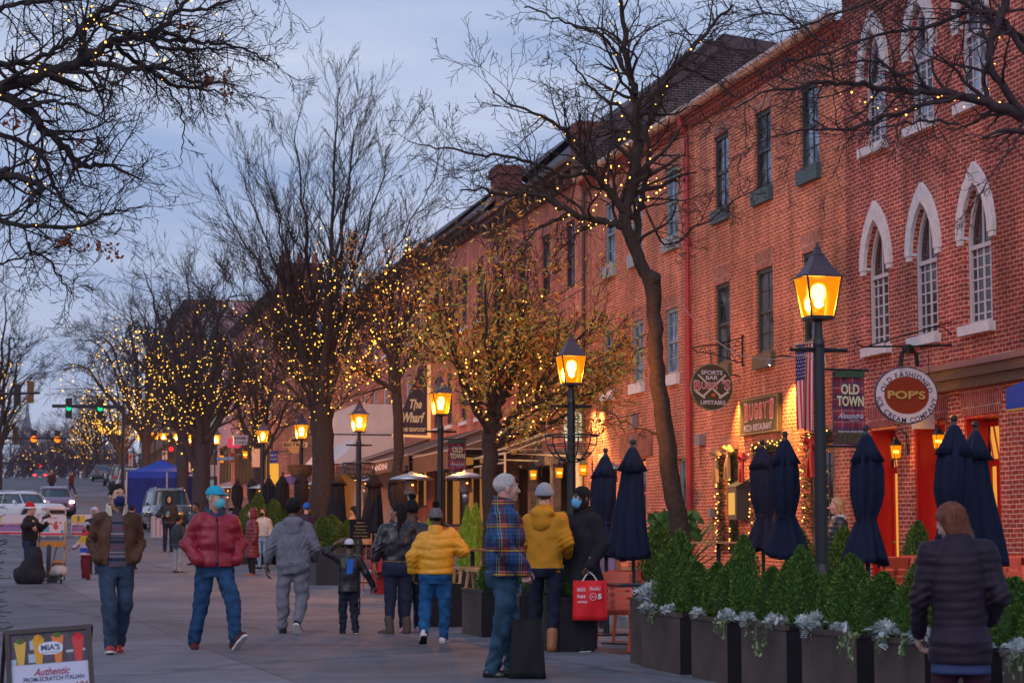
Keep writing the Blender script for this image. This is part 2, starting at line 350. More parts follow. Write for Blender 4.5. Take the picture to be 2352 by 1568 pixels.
ops=[];gl=[];gu=[]
for yc in(33.2,31.25,29.3):
 ops.append((yc-.47,yc+.47,4.68,7.02,6.0));gl.append(yc)
 ops.append((yc-.47,yc+.47,8.37,10.55,9.55));gu.append(yc)
doors=[(32.5,33.65),(30.6,31.8),(28.7,29.9)]
for a,b_ in doors:ops.append((a,b_,.16,3.22))
b=MB();wall(b,X0,22,34.6,-.1,11.5,ops,.35);shell(b,22,34.6,-.1,11.5)
b.build('wall',mpop,bpop)
stonew=mat('whitewashed_stone',(.60,.57,.60),.75,var=.12,sc=9,bump=.3)
wf=mat('pale_window_frame',(.50,.46,.50),.55)
lowT=None;upT=None
glassw=mat('dark_pane',(.03,.016,.018),.06,spec=.6)
for yc in gl:
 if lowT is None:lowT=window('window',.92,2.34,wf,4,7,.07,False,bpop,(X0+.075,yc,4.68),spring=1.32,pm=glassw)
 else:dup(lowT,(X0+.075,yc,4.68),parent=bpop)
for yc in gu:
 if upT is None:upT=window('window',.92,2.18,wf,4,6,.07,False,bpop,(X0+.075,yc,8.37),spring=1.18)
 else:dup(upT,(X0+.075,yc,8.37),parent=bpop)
for i,(z0,zs,za,ycs)in enumerate(((4.68,6.0,7.02,gl),(8.37,9.55,10.55,gu))):
 for yc in ycs:
  b=MB();o1=arch_pts(yc-.66,yc+.66,zs+.12,za+.32,10);i1=arch_pts(yc-.46,yc+.46,zs+.12,za-.02,10)
  for k in range(len(o1)-1):
   b.add([(X0-.07,*o1[k]),(X0-.07,*o1[k+1]),(X0-.07,*i1[k+1]),(X0-.07,*i1[k]),(X0+.02,*o1[k]),(X0+.02,*o1[k+1]),(X0+.08,*i1[k+1]),(X0+.08,*i1[k])],[(0,3,2,1),(0,1,5,4),(3,7,6,2)])
  for p,q in((o1[0],i1[0]),(i1[-1],o1[-1])):
   b.add([(X0-.07,*p),(X0-.07,*q),(X0+.05,*q),(X0+.05,*p)],[(0,1,2,3)])
   b.box(X0-.055,X0+.04,min(p[0],q[0])+.02,max(p[0],q[0])-.02,zs+.03,zs+.118)
  b.build('arch_hood',stonew,bpop)
  b=MB();b.box(X0-.12,X0+.2,yc-.56,yc+.56,z0-.16,z0+.0);b.build('sill',stonew,bpop)
b=MB();b.mi=0;b.box(X0-.32,X0-.005,22,31.5,3.98,4.08);b.mi=1
b.box(X0-.25,X0-.006,22,31.45,3.82,3.978);b.box(X0-.16,X0-.007,22,31.4,3.66,3.818)
b.build('shop_cornice',[mat('plum_metal',(.20,.09,.10),.5),mat('brown_moulding',(.10,.05,.03),.5,var=.4,sc=20)],bpop)
for a,b_ in doors:lintel(bpop,(a+b_)/2,b_-a+.1,3.22,.42,X0,soldier_mat('soldier_pop',(.30,.055,.05),(.45,.27,.26)),.14,'flat_arch')
b=MB();b.box(X0-.28,X0,22,34.6,11.5,11.62);b.box(X0-.45,X0,22,34.75,11.62,12.5)
for k in range(40):b.box(X0-.56,X0-.455,22.1+k*.31,22.24+k*.31,11.7,12.4)
b.build('roof_cornice',mat('dark_slate_paint',(.06,.05,.065),.6),bpop)
redp=mat('red_door_paint',(.42,.004,.005),.4,var=.1,sc=3)
warm=glow('warm_light_panel',(1.0,.40,.05),.75,True)
first=None
for a,b_ in doors:
 d=MB();D=.40
 d.box(X0+.012,X0+D,b_-.04,b_-.003,.17,3.215);d.box(X0+.012,X0+D,a+.003,a+.04,.17,3.215);d.box(X0+.012,X0+D,a+.04,b_-.04,3.17,3.215)
 for z0,z1 in((.35,1.0),(1.15,1.9),(2.05,2.95)):d.box(X0+.08,X0+D-.07,b_-.055,b_-.041,z0,z1)
 d.box(X0+D,X0+D+.05,a+.04,b_-.3,.17,2.4);d.box(X0+D,X0+D+.06,a+.04,b_-.04,2.4,2.52);d.box(X0+D,X0+D+.05,b_-.09,b_-.04,.17,2.4);d.box(X0+D,X0+D+.06,a+.04,b_-.04,3.05,3.17)
 d.box(X0+D,X0+D+.05,b_-.3,b_-.09,.17,.5)
 dd=d.build('red_doorway',redp,bpop)
 g=MB();g.add([(X0+D+.04,b_-.05,.45),(X0+D+.04,b_-.32,.45),(X0+D+.04,b_-.32,2.42),(X0+D+.04,b_-.05,2.42)],[(0,1,2,3)])
 g.add([(X0+D+.04,b_-.05,2.5),(X0+D+.04,a+.05,2.5),(X0+D+.04,a+.05,3.1),(X0+D+.04,b_-.05,3.1)],[(0,1,2,3)])
 g.build('lit_glass',warm,dd)
 h=MB()
 for t in(-.1,.1):h.tube([(X0+D+.03,b_-.17+t-.09,2.5),(X0+D+.03,b_-.17+t,2.78),(X0+D+.03,b_-.17+t+.09,3.06)],.018,5)
 h.build('muntin',redp,dd)
 kn=MB();kn.ico((X0+D-.04,a+.95,1.15),.035);kn.build('handle',mat('brass',(.6,.4,.12),.3,1),dd)
bbug=thing('brick_building','orange red brick building with dark green sash windows, behind the round sports bar sign','building',group='brick buildings lining the street')
mbug=brick('orange_red_brick',(.53,.128,.066),(.38,.085,.052),(.70,.45,.31))
up=[(41.42,'u'),(38.85,'u'),(36.3,'u')]
ops=[(y-.48,y+.48,8.52,10.2)for y,_ in up]+[(y-.48,y+.48,5.05,6.85)for y,_ in up]
ops+=[(40.55,41.5,.9,3.15),(37.5,39.4,.9,3.1),(35.3,36.5,.16,3.1)]
b=MB();wall(b,X0,34.6,43.6,-.1,11.1,ops,.2);shell(b,34.6,43.6,-.1,11.0)
b.build('wall',mbug,bbug)
dg=mat('dark_green_frame',(.022,.04,.042),.45)
bs=mat('blue_grey_board',(.06,.10,.115),.55,var=.1)
T=None
for z,h in((8.52,1.68),(5.05,1.8)):
 T=None
 for y,_ in up:
  if T is None:T=window('window',.96,h,dg,2,4,.085,True,bbug,(X0+.05,y,z))
  else:dup(T,(X0+.05,y,z),parent=bbug)
  MB().box(X0-.1,X0+.08,y-.55,y+.53,z-.3,z-.002).build('window_box',bs if z>8 else mat('olive_board',(.12,.105,.07),.6),bbug)
for y,_ in up:
 lintel(bbug,y,.96,10.2,.28,X0,sold);lintel(bbug,y,.96,6.85,.38,X0,sold)
for a,b_,z in((40.55,41.5,3.15),(37.5,39.4,3.1),(35.3,36.5,3.1)):lintel(bbug,(a+b_)/2,b_-a,z,.3,X0,sold)
window('window',.95,2.25,dg,2,3,.08,False,bbug,(X0+.12,41.02,.9),pm=glassw)
window('window',1.9,2.2,dg,4,4,.08,False,bbug,(X0+.12,38.45,.9),pm=glassw)
d=MB();d.box(X0+.12,X0+.18,35.3,36.5,.16,3.1);d.build('door',dg,bbug)
window('window',1.1,1.9,dg,3,4,.08,False,bbug,(X0+.02,35.9,1.05),pm=glassw)
bblu=thing('brick_building','brick house with grey blue sash windows and a red door','building',group='brick buildings lining the street')
m2=brick('soft_red_brick',(.51,.124,.066),(.36,.08,.052),(.68,.43,.30))
win_up=[onX(1543,500).y,onX(1462,500).y,onX(1401,500).y]
ops=[]
ub=[onX(1553,540).z,onX(1553,378).z]
lw=[onX(1543,780).y,onX(1465,800).y,onX(1397,800).y]
lb=[onX(1552,858).z,onX(1552,705).z]
for y in win_up:ops.append((y-.46,y+.46,ub[0],ub[1]))
for y in lw:ops.append((y-.46,y+.46,lb[0],lb[1]))
dy=onX(1463,1080).y
ops+=[(dy-.75,dy+.75,.25,3.2),(43.95,44.7,.9,3.1)]
b=MB();wall(b,X0,43.62,52.6,-.1,11.1,ops,.18);shell(b,43.62,52.6,-.1,11.0);b.build('wall',m2,bblu)
bluef=mat('grey_blue_frame',(.16,.26,.31),.5,var=.1)
for ys_,(z0,z1)in((win_up,ub),(lw,lb)):
 T=None
 for y in ys_:
  if T is None:T=window('window',.92,z1-z0,bluef,2,4,.09,True,bblu,(X0+.04,y,z0))
  else:dup(T,(X0+.04,y,z0),parent=bblu)
  MB().box(X0-.1,X0+.06,y-.56,y+.56,z0-.33 if ys_ is win_up else z0-.26,z0-.002).build('sill',mat('grey_sill',(.30,.34,.36),.6)if ys_ is win_up else stone,bblu)
  lintel(bblu,y,.92,z1,.3,X0,sold)
d=MB();d.box(X0+.1,X0+.15,dy-.74,dy-.45,.3,3.15);d.box(X0+.1,X0+.15,dy+.3,dy+.74,.3,3.15);d.box(X0+.101,X0+.149,dy-.45,dy+.3,2.9,3.15);d.box(X0+.1,X0+.14,dy-.45,dy+.3,.3,1.2)
for z in(1.75,2.35):d.box(X0+.1,X0+.14,dy-.45,dy+.3,z-.03,z+.03)
dd=d.build('door',redp,bblu)
MB().add([(X0+.13,dy+.74,.3),(X0+.13,dy-.74,.3),(X0+.13,dy-.74,3.1),(X0+.13,dy+.74,3.1)],[(0,1,2,3)]).build('glass',glassw,dd)
MB().box(X0-.05,X0+.04,dy-1.3,dy+1.3,3.25,3.85).build('lintel',mat('brown_stone',(.26,.10,.07),.8,var=.3,sc=4),bblu)
window('window',.75,2.2,bluef,1,2,.07,True,bblu,(X0+.1,44.32,.9))
gut=mat('copper_gutter',(.46,.30,.25),.5,var=.2,sc=3)
dent=mat('eaves_brick',(.30,.075,.055),.85,var=.3,sc=10)
for o,y0,y1 in((bbug,34.62,43.6),(bblu,43.62,52.5)):
 b=MB()
 for k in range(int((y1-y0)/.22)):b.box(X0-.1,X0+.01,y0+.03+k*.22,y0+.14+k*.22,10.74,10.84)
 b.box(X0-.12,X0+.01,y0,y1,10.84,10.93);b.box(X0-.16,X0+.01,y0,y1,10.932,11.0);b.box(X0-.2,X0+.02,y0,y1,11.002,11.06)
 b.build('eaves_course',dent,o)
 g=MB()
 prof=[(-.34,11.19),(-.36,11.1),(-.3,11.02),(-.22,11.0),(-.14,11.04),(-.12,11.19)]
 g.poly([(X0+x,y0,z)for x,z in prof],(0,y1-y0,0));g.build('gutter',gut,o)
pp=MB();yk=43.45
pp.tube([(X0-.3,yk,11.05),(X0-.25,yk,10.8),(X0-.12,yk,10.55),(X0-.12,yk,6.2)],.065,10)
pp.tube([(X0-.12,yk,6.25),(X0-.12,yk,.2)],.078,10)
for z in(9.5,8,6.25,4.6,3,1.4):pp.tube([(X0-.12,yk,z),(X0-.12,yk,z+.07)],.095,10)
pp.build('drain_pipe',mat('oxide_red_pipe',(.36,.025,.03),.45,var=.2,sc=6),bbug)
b3=thing('brick_building','red brick building with black gable end and dark windows','building',group='brick buildings lining the street')
m3=brick('burnt_red_brick',(.48,.105,.06),(.36,.08,.052),(.62,.36,.28))
T3=11.75
ops=[];w3=[onX(x,520).y for x in(1309,1253,1198,1140)]
zz=(onX(1320,570).z,onX(1320,470).z)
zz=(8.3,10.2)
w3b=w3
for y in w3:ops+=[(y-.5,y+.5,zz[0],zz[1]),(y-.5,y+.5,5.0,6.9)]
ops+=[(53.4,63.4,.4,3.35)]
b=MB();wall(b,X0,52.62,64,-.1,T3,ops,.25);shell(b,52.62,64,-.1,T3);b.build('wall',m3,b3)
dark=mat('near_black_frame',(.02,.018,.02),.5)
T=None
for z,h in((zz[0],zz[1]-zz[0]),(5.0,1.9)):
 T=None
 for y in w3:
  if T is None:T=window('window',1.0,h,dark,2,4,.08,True,b3,(X0+.06,y,z))
  else:dup(T,(X0+.06,y,z),parent=b3)
  lintel(b3,y,1.0,z+h,.3,X0,sold)
gpt=[onY(x,y,52.58)for x,y in((1338,400),(1340,330),(1636,96),(1660,84),(1800,108),(1960,200),(1960,480))]
gpt=[Vector((p.x,52.58,p.z))for p in gpt];gpt[0].x=15.02
bb=brick('black_brick',(.055,.035,.035),(.025,.02,.024),(.16,.12,.12))
gm=MB();gm.poly(gpt,(0,.3,0));gm.build('gable_wall',bb,b3)
cap=MB()
for i in(1,3,4):
 a,c=gpt[i],gpt[i+1];u=(c-a).normalized();nn=Vector((-u.z,0,u.x))
 if nn.z<0:nn=-nn
 cap.poly([a-nn*.3,c-nn*.3,c+nn*.03,a+nn*.03],(0,-.05,0));cap.poly([a+nn*.03,c+nn*.03,c+nn*.09,a+nn*.09],(0,.6,0))
cap.build('coping',mat('plum_coping',(.085,.055,.06),.7),b3)
rf=mat('slate_roof',(.075,.06,.07),.7,var=.3,sc=8)
ridge=gpt[3]
def roof(parent,y0,y1,z,rx,rz,m=rf):
 MB().add([(X0-.2,y0,z),(X0-.2,y1,z),(rx,y1,rz),(rx,y0,rz),(rx+5,y1,z),(rx+5,y0,z),(X0-.2,y0,z-.12),(X0-.2,y1,z-.12)],[(0,3,2,1),(3,5,4,2),(0,1,7,6)]).build('roof',m,parent)
roof(b3,52.9,64,T3+.05,18.6,15.2)
def chimney(parent,x,y,z0,z1,w=.55,l=1.1,pots=0):
 b=MB();b.box(x-w/2,x+w/2,y-l/2,y+l/2,z0,z1-.3);b.box(x-w/2-.06,x+w/2+.06,y-l/2-.06,y+l/2+.06,z1-.3,z1)
 o=b.build('chimney',mat('chimney_brick',(.16,.06,.05),.85,var=.3,sc=10),parent)
 for k in range(pots):MB().lathe([(.12,0),(.13,.1),(.1,.45),(.13,.5)],8,(x,y-l/2+.3+k*.55,z1)).build('chimney_pot',mat('terracotta',(.30,.11,.07),.8),o)
p=onY(1325,283,52.9);chimney(b3,15.35,53.5,11.7,p.z+.1,.7,.9)
p=onY(1160,400,64);chimney(b3,15.6,64.2,11,13.6,.8,1.2)
def cornice(parent,y0,y1,z,m,out=.45,h=.5,br=True,X=None):
 X=X or X0;b=MB();b.box(X-out,X+.1,y0,y1,z-.12,z);b.box(X-out*.7,X+.1,y0,y1,z-.26,z-.122);b.box(X-.1,X+.02,y0,y1,z-h,z-.262)
 if br:
  n=int((y1-y0)/.8)
  for k in range(n+1):b.box(X-out*.6,X+.01,y0+.1+k*.8,y0+.25+k*.8,z-h,z-.262)
 b.build('cornice',m,parent)
cornice(b3,52.6,64,T3+.02,mat('dark_brown_cornice',(.10,.055,.045),.6,var=.2),.5,.6)
ft=MB()
for y in(53.3,55.6,58.2,60.6,63.3):ft.box(X0-.14,X0+.1,y-.17,y+.17,.3,3.4)
ft.box(X0-.16,X0+.1,52.7,63.6,3.35,3.75)
ft.build('shop_front',mat('weathered_timber',(.17,.12,.09),.8,var=.4,sc=5),b3)
rm=MB();rm.add([(X0+.3,53.2,.3),(X0+5,53.2,.3),(X0+5,63.5,.3),(X0+.3,63.5,.3),(X0+.3,53.2,3.5),(X0+5,53.2,3.5),(X0+5,63.5,3.5),(X0+.3,63.5,3.5)],[(0,1,2,3),(1,2,6,5),(2,3,7,6),(0,1,5,4),(4,5,6,7)])
rm.build('interior',mat('dim_interior',(.10,.06,.04),.8,var=.5,sc=2),b3)
lm=mat('cream_trim',(.55,.48,.32),.5)
MB().tube([(X0-.12,52.75,.3),(X0-.12,52.75,3.6)],.11,10).build('downspout',lm,b3)
pp=MB();pp.tube([(X0-.1,52.3,10.9),(X0-.1,52.3,3.4)],.05,8);pp.build('drain_pipe',mat('dark_pipe',(.06,.03,.03),.5),bblu)
def house(label,y0,y1,z1,m,wins,wz,fm,gf=True,X=X0,corn=None,sillm=None,fac=None,front=None):
 o=thing('brick_building' if fac is None else fac,label,'building',group='brick buildings lining the street')
 g0=gz(y0)-.3;ops=[]
 for y in wins:
  for a,c in wz:ops.append((y-.48,y+.48,a,c))
 if gf:ops.append((y0+.6,y1-.6,gz(y1)+.5,gz(y1)+3.0))
 b=MB();wall(b,X,y0,y1,g0,z1,ops,.2);shell(b,y0,y1,g0,z1,X=X);b.build('wall',m,o)
 for a,c in wz:
  T=None
  for y in wins:
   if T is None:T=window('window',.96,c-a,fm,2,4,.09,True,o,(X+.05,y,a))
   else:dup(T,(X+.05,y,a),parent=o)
   MB().box(X-.08,X+.05,y-.55,y+.55,a-.14,a-.002).build('sill',sillm or stone,o)
 if corn:cornice(o,y0,y1,z1,corn,X=X)
 if gf:
  MB().add([(X+.5,y1-.6,gz(y1)+.5),(X+.5,y0+.6,gz(y1)+.5),(X+.5,y0+.6,gz(y1)+3),(X+.5,y1-.6,gz(y1)+3)],[(0,1,2,3)]).build('shop_glass',front or glassw,o)
  s=MB();n=max(2,int((y1-y0)/2));st=(y1-y0-1.2)/n
  for k in range(n+1):s.box(X+.1,X+.3,y0+.55+k*st,y0+.7+k*st,gz(y1)+.4,gz(y1)+3.0)
  s.box(X+.12,X+.28,y0+.5,y1-.5,gz(y1)+.38,gz(y1)+.6);s.box(X+.12,X+.28,y0+.5,y1-.5,gz(y1)+2.5,gz(y1)+2.62)
  s.build('shop_frame',dark,o)
 return o
dim=glow('dim_shop_light',(1.0,.38,.08),.28,True)
lit=glow('bright_shop_light',(1.0,.36,.07),1.6,True)
brc=mat('dark_brown_cornice',(.1,.05,.04))
h4=house('narrow red brick house with a small chimney, half hidden by the autumn leaved tree',64.02,74,12.1,m3,[65.6,68.0,70.4,72.8],[(8.6,10.5),(5.3,7.2)],dark,corn=brc,front=dim)
roof(h4,64.02,74,12.15,18.3,15.2)
h5=house('red brick building with pale window frames behind the seafood sign',74.02,91,12.35,m3,[75.8,78.4,81,83.6,86.2,88.8],[(9.0,10.9),(5.8,7.7)],wf,corn=brc,front=dim)
roof(h5,74.02,91,12.4,18.2,15.2)
wb=thing('white_shopfront','low pale painted shop bay with a curved white roof, left of the seafood sign','building')
pale=mat('pale_render',(.62,.50,.47),.8,var=.08,sc=2)
b=MB();xb=13.0;b.box(xb,14.99,79,90.8,gz(79)-.2,6.6);b.build('wall',pale,wb)
prof=[(xb-.9+.9*math.sin(t*math.pi/2)*0+.9*t,4.25+.95*(t**2))for t in[i/6 for i in range(7)]]
b=MB();b.poly([(12.0+.98*i/6,78.9,4.3+.9*(i/6)**1.8)for i in range(7)]+[(12.98,78.9,4.2),(12.0,78.9,4.2)],(0,11,0));b.build('curved_roof',mat('white_metal_roof',(.55,.52,.56),.45),wb)
b=MB();b.box(12.2,12.4,78.95,79.2,gz(79)-.1,4.2)
for k in range(5):b.box(12.2,12.35,80.5+k*2.2,80.7+k*2.2,gz(80)-.1,4.2)
b.build('front_post',mat('maroon_paint',(.20,.02,.02),.5),wb)
b=MB();b.add([(12.5,90,1.2),(12.5,79.3,1.2),(12.5,79.3,4.1),(12.5,90,4.1)],[(0,1,2,3)]);b.build('lit_glass',dim,wb)
hc=house('brick corner restaurant with three chimney pots behind the tall vase shaped tree',107,129,onX(760,632,14.5).z*0+14.6,mbug,[109+2.4*k for k in range(8)],[(11.2,13.0),(7.9,9.9)],stone,X=13.2,corn=brc,front=lit)
for(px,z)in((722,15.6),):chimney(hc,14.6,108,14.4,16.2,2.4,1.0,1)
for k,xx in enumerate((13.7,14.6,15.4)):MB().lathe([(.16,0),(.13,.6)],8,(xx,108,16.2)).build('chimney_pot',mat('terracotta',(.3,.11,.07)),hc)
for z0 in(11.2,7.9):
 for xx in(15.5,18.5):MB().box(xx-.45,xx+.45,106.9,107.02,z0,z0+1.9).build('window',stone,hc);MB().box(xx-.38,xx+.38,106.86,106.895,z0+.08,z0+1.8).build('pane',glassm,hc)
pink=house('pink painted row house beyond the corner restaurant',129.1,139,16.5,mat('pink_paint',(.52,.28,.30),.8,var=.1),[131,133.6,136.4],[(12.4,14.2),(9.2,11.0)],stone,X=13.2,corn=stone,fac='painted_house',front=lit)
teal=house('pale teal painted row house beyond the pink one',139.1,149,17.3,mat('teal_paint',(.30,.42,.42),.8,var=.1),[141,143.6,146.4],[(13.2,15.0),(10,11.8)],stone,X=13.2,corn=stone,fac='painted_house',front=lit)
tall=house('big brown brick block with tall blue windows far down the street',170,232,21.5,brick('brown_brick',(.22,.10,.07),(.17,.08,.06),(.3,.2,.17)),[173+5.2*k for k in range(11)],[(17,20.3),(12.5,15.5)],mat('steel_blue_frame',(.2,.3,.4),.4),X=13.6,corn=brc,front=lit)
house('plain dark brick building between the teal house and the big brown block',149.1,169,16.8,m3,[151+2.6*k for k in range(7)],[(13,15),(9.6,11.5)],wf,X=13.2,corn=brc,front=lit)
tw=thing('memorial_tower','pale stepped memorial tower with a pyramid roof, far away down the street','tower')
base=onY(57,1190,1500);sc_=1500/F
b=MB()
def tier(px0,px1,y0,y1):
 w=(px1-px0)*sc_/2;b.box(base.x-w,base.x+w,1500-w,1500+w,base.z+(1190-y0)*sc_,base.z+(1190-y1)*sc_)
tier(35,78,1230,1105);tier(38,75,1105,1060);tier(42,72,1060,1015);
b.build('tower_tier',mat('tower_stone',(.32,.31,.33),.9),tw)
b=MB();w=15*sc_;b.lathe([(w*1.1,0),(w*.95,25*sc_),(w*.5,50*sc_),(w*.05,105*sc_*.9)],4,(base.x,1500,base.z+175*sc_),rot=math.pi/4);b.build('tower_roof',mat('tower_roof',(.18,.17,.18),.9),tw)
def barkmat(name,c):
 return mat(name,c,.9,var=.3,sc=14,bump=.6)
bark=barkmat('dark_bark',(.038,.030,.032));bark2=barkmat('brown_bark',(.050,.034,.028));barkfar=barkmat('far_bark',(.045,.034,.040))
class Tree:
 """branches grown as tapered tubes; every branch knows its points so that lights and leaves can follow"""
 def __init__(s,rng):s.mb=MB();s.tr=MB();s.pts=[];s.rng=rng;s.tips=[];s.gap=None
 def limb(s,pts,rad,n=8,wood=None,rec=True):
  if s.gap and max(rad)<.03 and any(s.gap(Vector(q))for q in pts):return
  (wood or s.mb).tube(pts,rad,n,cap=False)
  if rec:
   for p,r in zip(pts,rad):s.pts.append((Vector(p),r))
 def smooth(s,pts,rad,sub=4,wob=.0):
  P=[Vector(p)for p in pts];out=[];rr=[]
  for i in range(len(P)-1):
   p0,p1,p2,p3=P[max(i-1,0)],P[i],P[i+1],P[min(i+2,len(P)-1)]
   for k in range(sub):
    t=k/sub
    q=.5*((2*p1)+(p2-p0)*t+(2*p0-5*p1+4*p2-p3)*t*t+(3*p1-p0-3*p2+p3)*t**3)
    if wob:q+=Vector((s.rng.gauss(0,wob),s.rng.gauss(0,wob),s.rng.gauss(0,wob)))
    out.append(q);rr.append(rad[i]+(rad[i+1]-rad[i])*t)
  out.append(P[-1]);rr.append(rad[-1]);return out,rr
 def grow(s,p,d,length,r,lvl,o):
  """o: dict(levels, seg, wig, up, kids, spread, ratio, taper)"""
  rng=s.rng;n=max(3,int(length/o['seg']))if lvl>0 else max(3,int(length/o['seg']));n=min(n,9)
  pts=[Vector(p)];rad=[r];d=Vector(d).normalized();st=length/n
  for i in range(n):
   w=o['wig']*(1 if lvl else.6)
   d=(d+Vector((rng.gauss(0,w),rng.gauss(0,w),rng.gauss(0,w)+o['up']))).normalized()
   pts.append(pts[-1]+d*st);rad.append(max(r*(1-(i+1)/n*o['taper']),o.get('rmin',.004)))
  s.limb(pts,rad,5 if r>.04 else(4 if r>.015 else 3),rec=r>o.get('rrec',.006))
  if lvl>=o['levels']:
   s.tips.append((pts[-1],d));return
  k=o['kids'][min(lvl,len(o['kids'])-1)];k=rng.randint(max(1,int(k*.75)),int(k*1.25+.5))
  for j in range(k):
   t=.22+.78*(j+rng.random())/k;f=t*n;i=min(int(f),n-1);q=pts[i].lerp(pts[i+1],f-i)
   base=(pts[i+1]-pts[i]).normalized();ax=base.orthogonal().normalized();ax.rotate(Matrix.Rotation(rng.uniform(0,2*math.pi),3,base))
   sp=o['spread']*rng.uniform(.65,1.3);nd=(base*math.cos(sp)+ax*math.sin(sp))
   if 'flat' in o:nd=Vector((nd.x,nd.y*o['flat'],nd.z))
   s.grow(q,nd,length*o['ratio']*rng.uniform(.7,1.2)*(1-.35*t),max(rad[i]*.6,o.get('rmin',.004)),lvl+1,o)
  s.tips.append((pts[-1],d))
 def along(s,pts,rad,k,length,o,lvl=1,t0=.1,side=None,r=None):
  """spawn k shoots along a hand-drawn limb"""
  rng=s.rng;n=len(pts)-1
  for j in range(k):
   t=t0+(1-t0)*(j+rng.random())/k;f=t*n;i=min(int(f),n-1);q=pts[i].lerp(pts[i+1],f-i)
   base=(pts[i+1]-pts[i]).normalized();ax=base.orthogonal().normalized();ax.rotate(Matrix.Rotation(rng.uniform(0,2*math.pi),3,base))
   sp=o['spread']*rng.uniform(.7,1.4);nd=base*math.cos(sp)+ax*math.sin(sp)
   if side:nd=(nd+Vector(side)).normalized()
   if 'flat' in o:nd=Vector((nd.x,nd.y*o['flat'],nd.z))
   s.grow(q,nd,length*rng.uniform(.5,1.2)*(1-.3*t),(r or max(rad[i]*.5,.006)),lvl,o)
 def done(s,label,name='bare_tree',group='bare street trees',m=None,origin=None):
  t=thing(name,label,'tree',group=group)
  if s.tr.v:s.tr.build('trunk',m or bark,t,smooth=True)
  s.mb.build('crown',m or bark,t,smooth=True)
  return t
bulbm=glow('fairy_bulb',(1.0,.50,.055),4.5)
bulbw=glow('fairy_bulb_warm',(1.0,.46,.08),4.5)
wirem=mat('green_wire',(.02,.05,.035),.6)
def lights(T,label,n,size,m=None,pick=None,runs=10,gap=.22,sag=.12,rmin=.012):
 """strings of fairy lights wound along the branches"""
 rng=T.rng;pts=[(p,r)for p,r in T.pts if r>=rmin and(pick is None or pick(p))]
 if not pts:return
 w=MB();b=MB();c=0
 P=np.array([tuple(p)for p,r in pts]);cnt=0
 while cnt<n and c<400:
  c+=1
  i=rng.randrange(len(pts));cur=pts[i][0]+Vector((0,0,0));d=None;path=[cur]
  for k in range(runs):
   dv=P-np.array(tuple(cur));ds=np.linalg.norm(dv,axis=1);ok=np.where((ds>gap)&(ds<gap*4))[0]
   if not len(ok):break
   if d is not None:
    sc=dv[ok]@np.array(tuple(d))/ds[ok];ok=ok[sc>.2]
    if not len(ok):break
   j=int(rng.choice(list(ok)));nx=pts[j][0];d=(nx-cur).normalized();cur=nx;path.append(cur)
  if len(path)<3:continue
  for a,q in zip(path,path[1:]):
   Ln=(q-a).length;m_=max(1,int(Ln/gap))
   for k in range(m_):
    t=(k+rng.random()*.6)/m_;o=a.lerp(q,t)+Vector((rng.uniform(-1,1)*.04,rng.uniform(-1,1)*.04,-sag*4*t*(1-t)*rng.random()))
    b.ico(o,size*rng.choice((.45,.6,.8,1.0,1.3)));cnt+=1
  w.tube(path,size*.16,3,cap=False)
 t=thing('fairy_lights',label,'string lights',group='fairy lights strung in the trees')
 w.build('wire',wirem,t);tag(b.build('bulbs',m or bulbm,t),kind='stuff')
def px(pts,Y):return[onY(x,y,Y)for x,y in pts]
TW=dict(levels=3,seg=.16,wig=.20,up=.02,kids=[5,5,4],spread=.75,ratio=.52,taper=.75,rmin=.0045,rrec=.006)
rng=random.Random(3);T=Tree(rng);Yt=30.3;mp_=1/F*31.5
tp=[(1566,1290),(1556,1180),(1541,1100),(1528,1000),(1517,900),(1506,800),(1502,720),(1500,660),(1480,625),(1462,580),(1442,530),(1434,490)]
tr_=[23,22,21.5,21,19,18,16.5,20,15.5,14.5,13.5,12]
P_,R_=T.smooth(px(tp,Yt),[r*mp_ for r in tr_],4,.012);P_[0].z=.1;T.limb(P_,R_,12,T.tr)
T.tr.ico(onY(1502,640,Yt-.05),20*mp_)
limbs=[([(1434,500),(1447,440),(1463,380),(1468,300),(1466,220),(1455,180),(1444,120),(1441,60),(1432,-20)],[16,15,14,12,10,8.5,7.5,6,5],22,1.5),([(1462,560),(1472,540),(1484,480),(1503,430),(1520,375),(1531,315),(1537,250),(1560,190)],[9,9,8,7,6,5,4,2],14,1.2),([(1440,520),(1400,512),(1355,500),(1310,487),(1263,457),(1215,440),(1160,446),(1110,430),(1060,435)],[10,9,8.5,8,7,5,4,3,1.5],22,1.4),([(1442,500),(1425,478),(1395,440),(1372,418),(1345,385),(1320,335),(1290,305),(1230,270),(1165,250),(1120,215)],[11,10,9,8,6.5,5,4.5,3.5,2.5,1.2],26,1.5),([(1360,400),(1300,400),(1240,372),(1180,350),(1110,342),(1020,322),(960,305)],[5,4.5,4,3.5,3,2,1],20,1.1),([(1468,330),(1500,270),(1530,210),(1560,150),(1600,112),(1650,60),(1700,10),(1740,-30)],[9,8,7.5,7,6,5,4,3],26,1.5),([(1464,220),(1440,150),(1400,70),(1350,40),(1300,10),(1240,-20)],[6,5,4,3,2.5,2],14,1.1),([(1467,280),(1420,240),(1370,200),(1330,140),(1315,112)],[4,4,3,2,1.2],10,.8),([(1484,480),(1530,560),(1600,520),(1680,470),(1760,420)],[3,2.5,2.2,1.8,1],14,.9),([(1542,1010),(1500,985),(1460,965),(1440,940),(1430,900)],[3,2.5,2,1.5,.8],3,.5),([(1300,490),(1240,520),(1190,560),(1150,590)],[3,2.5,1.8,1],8,.9)]
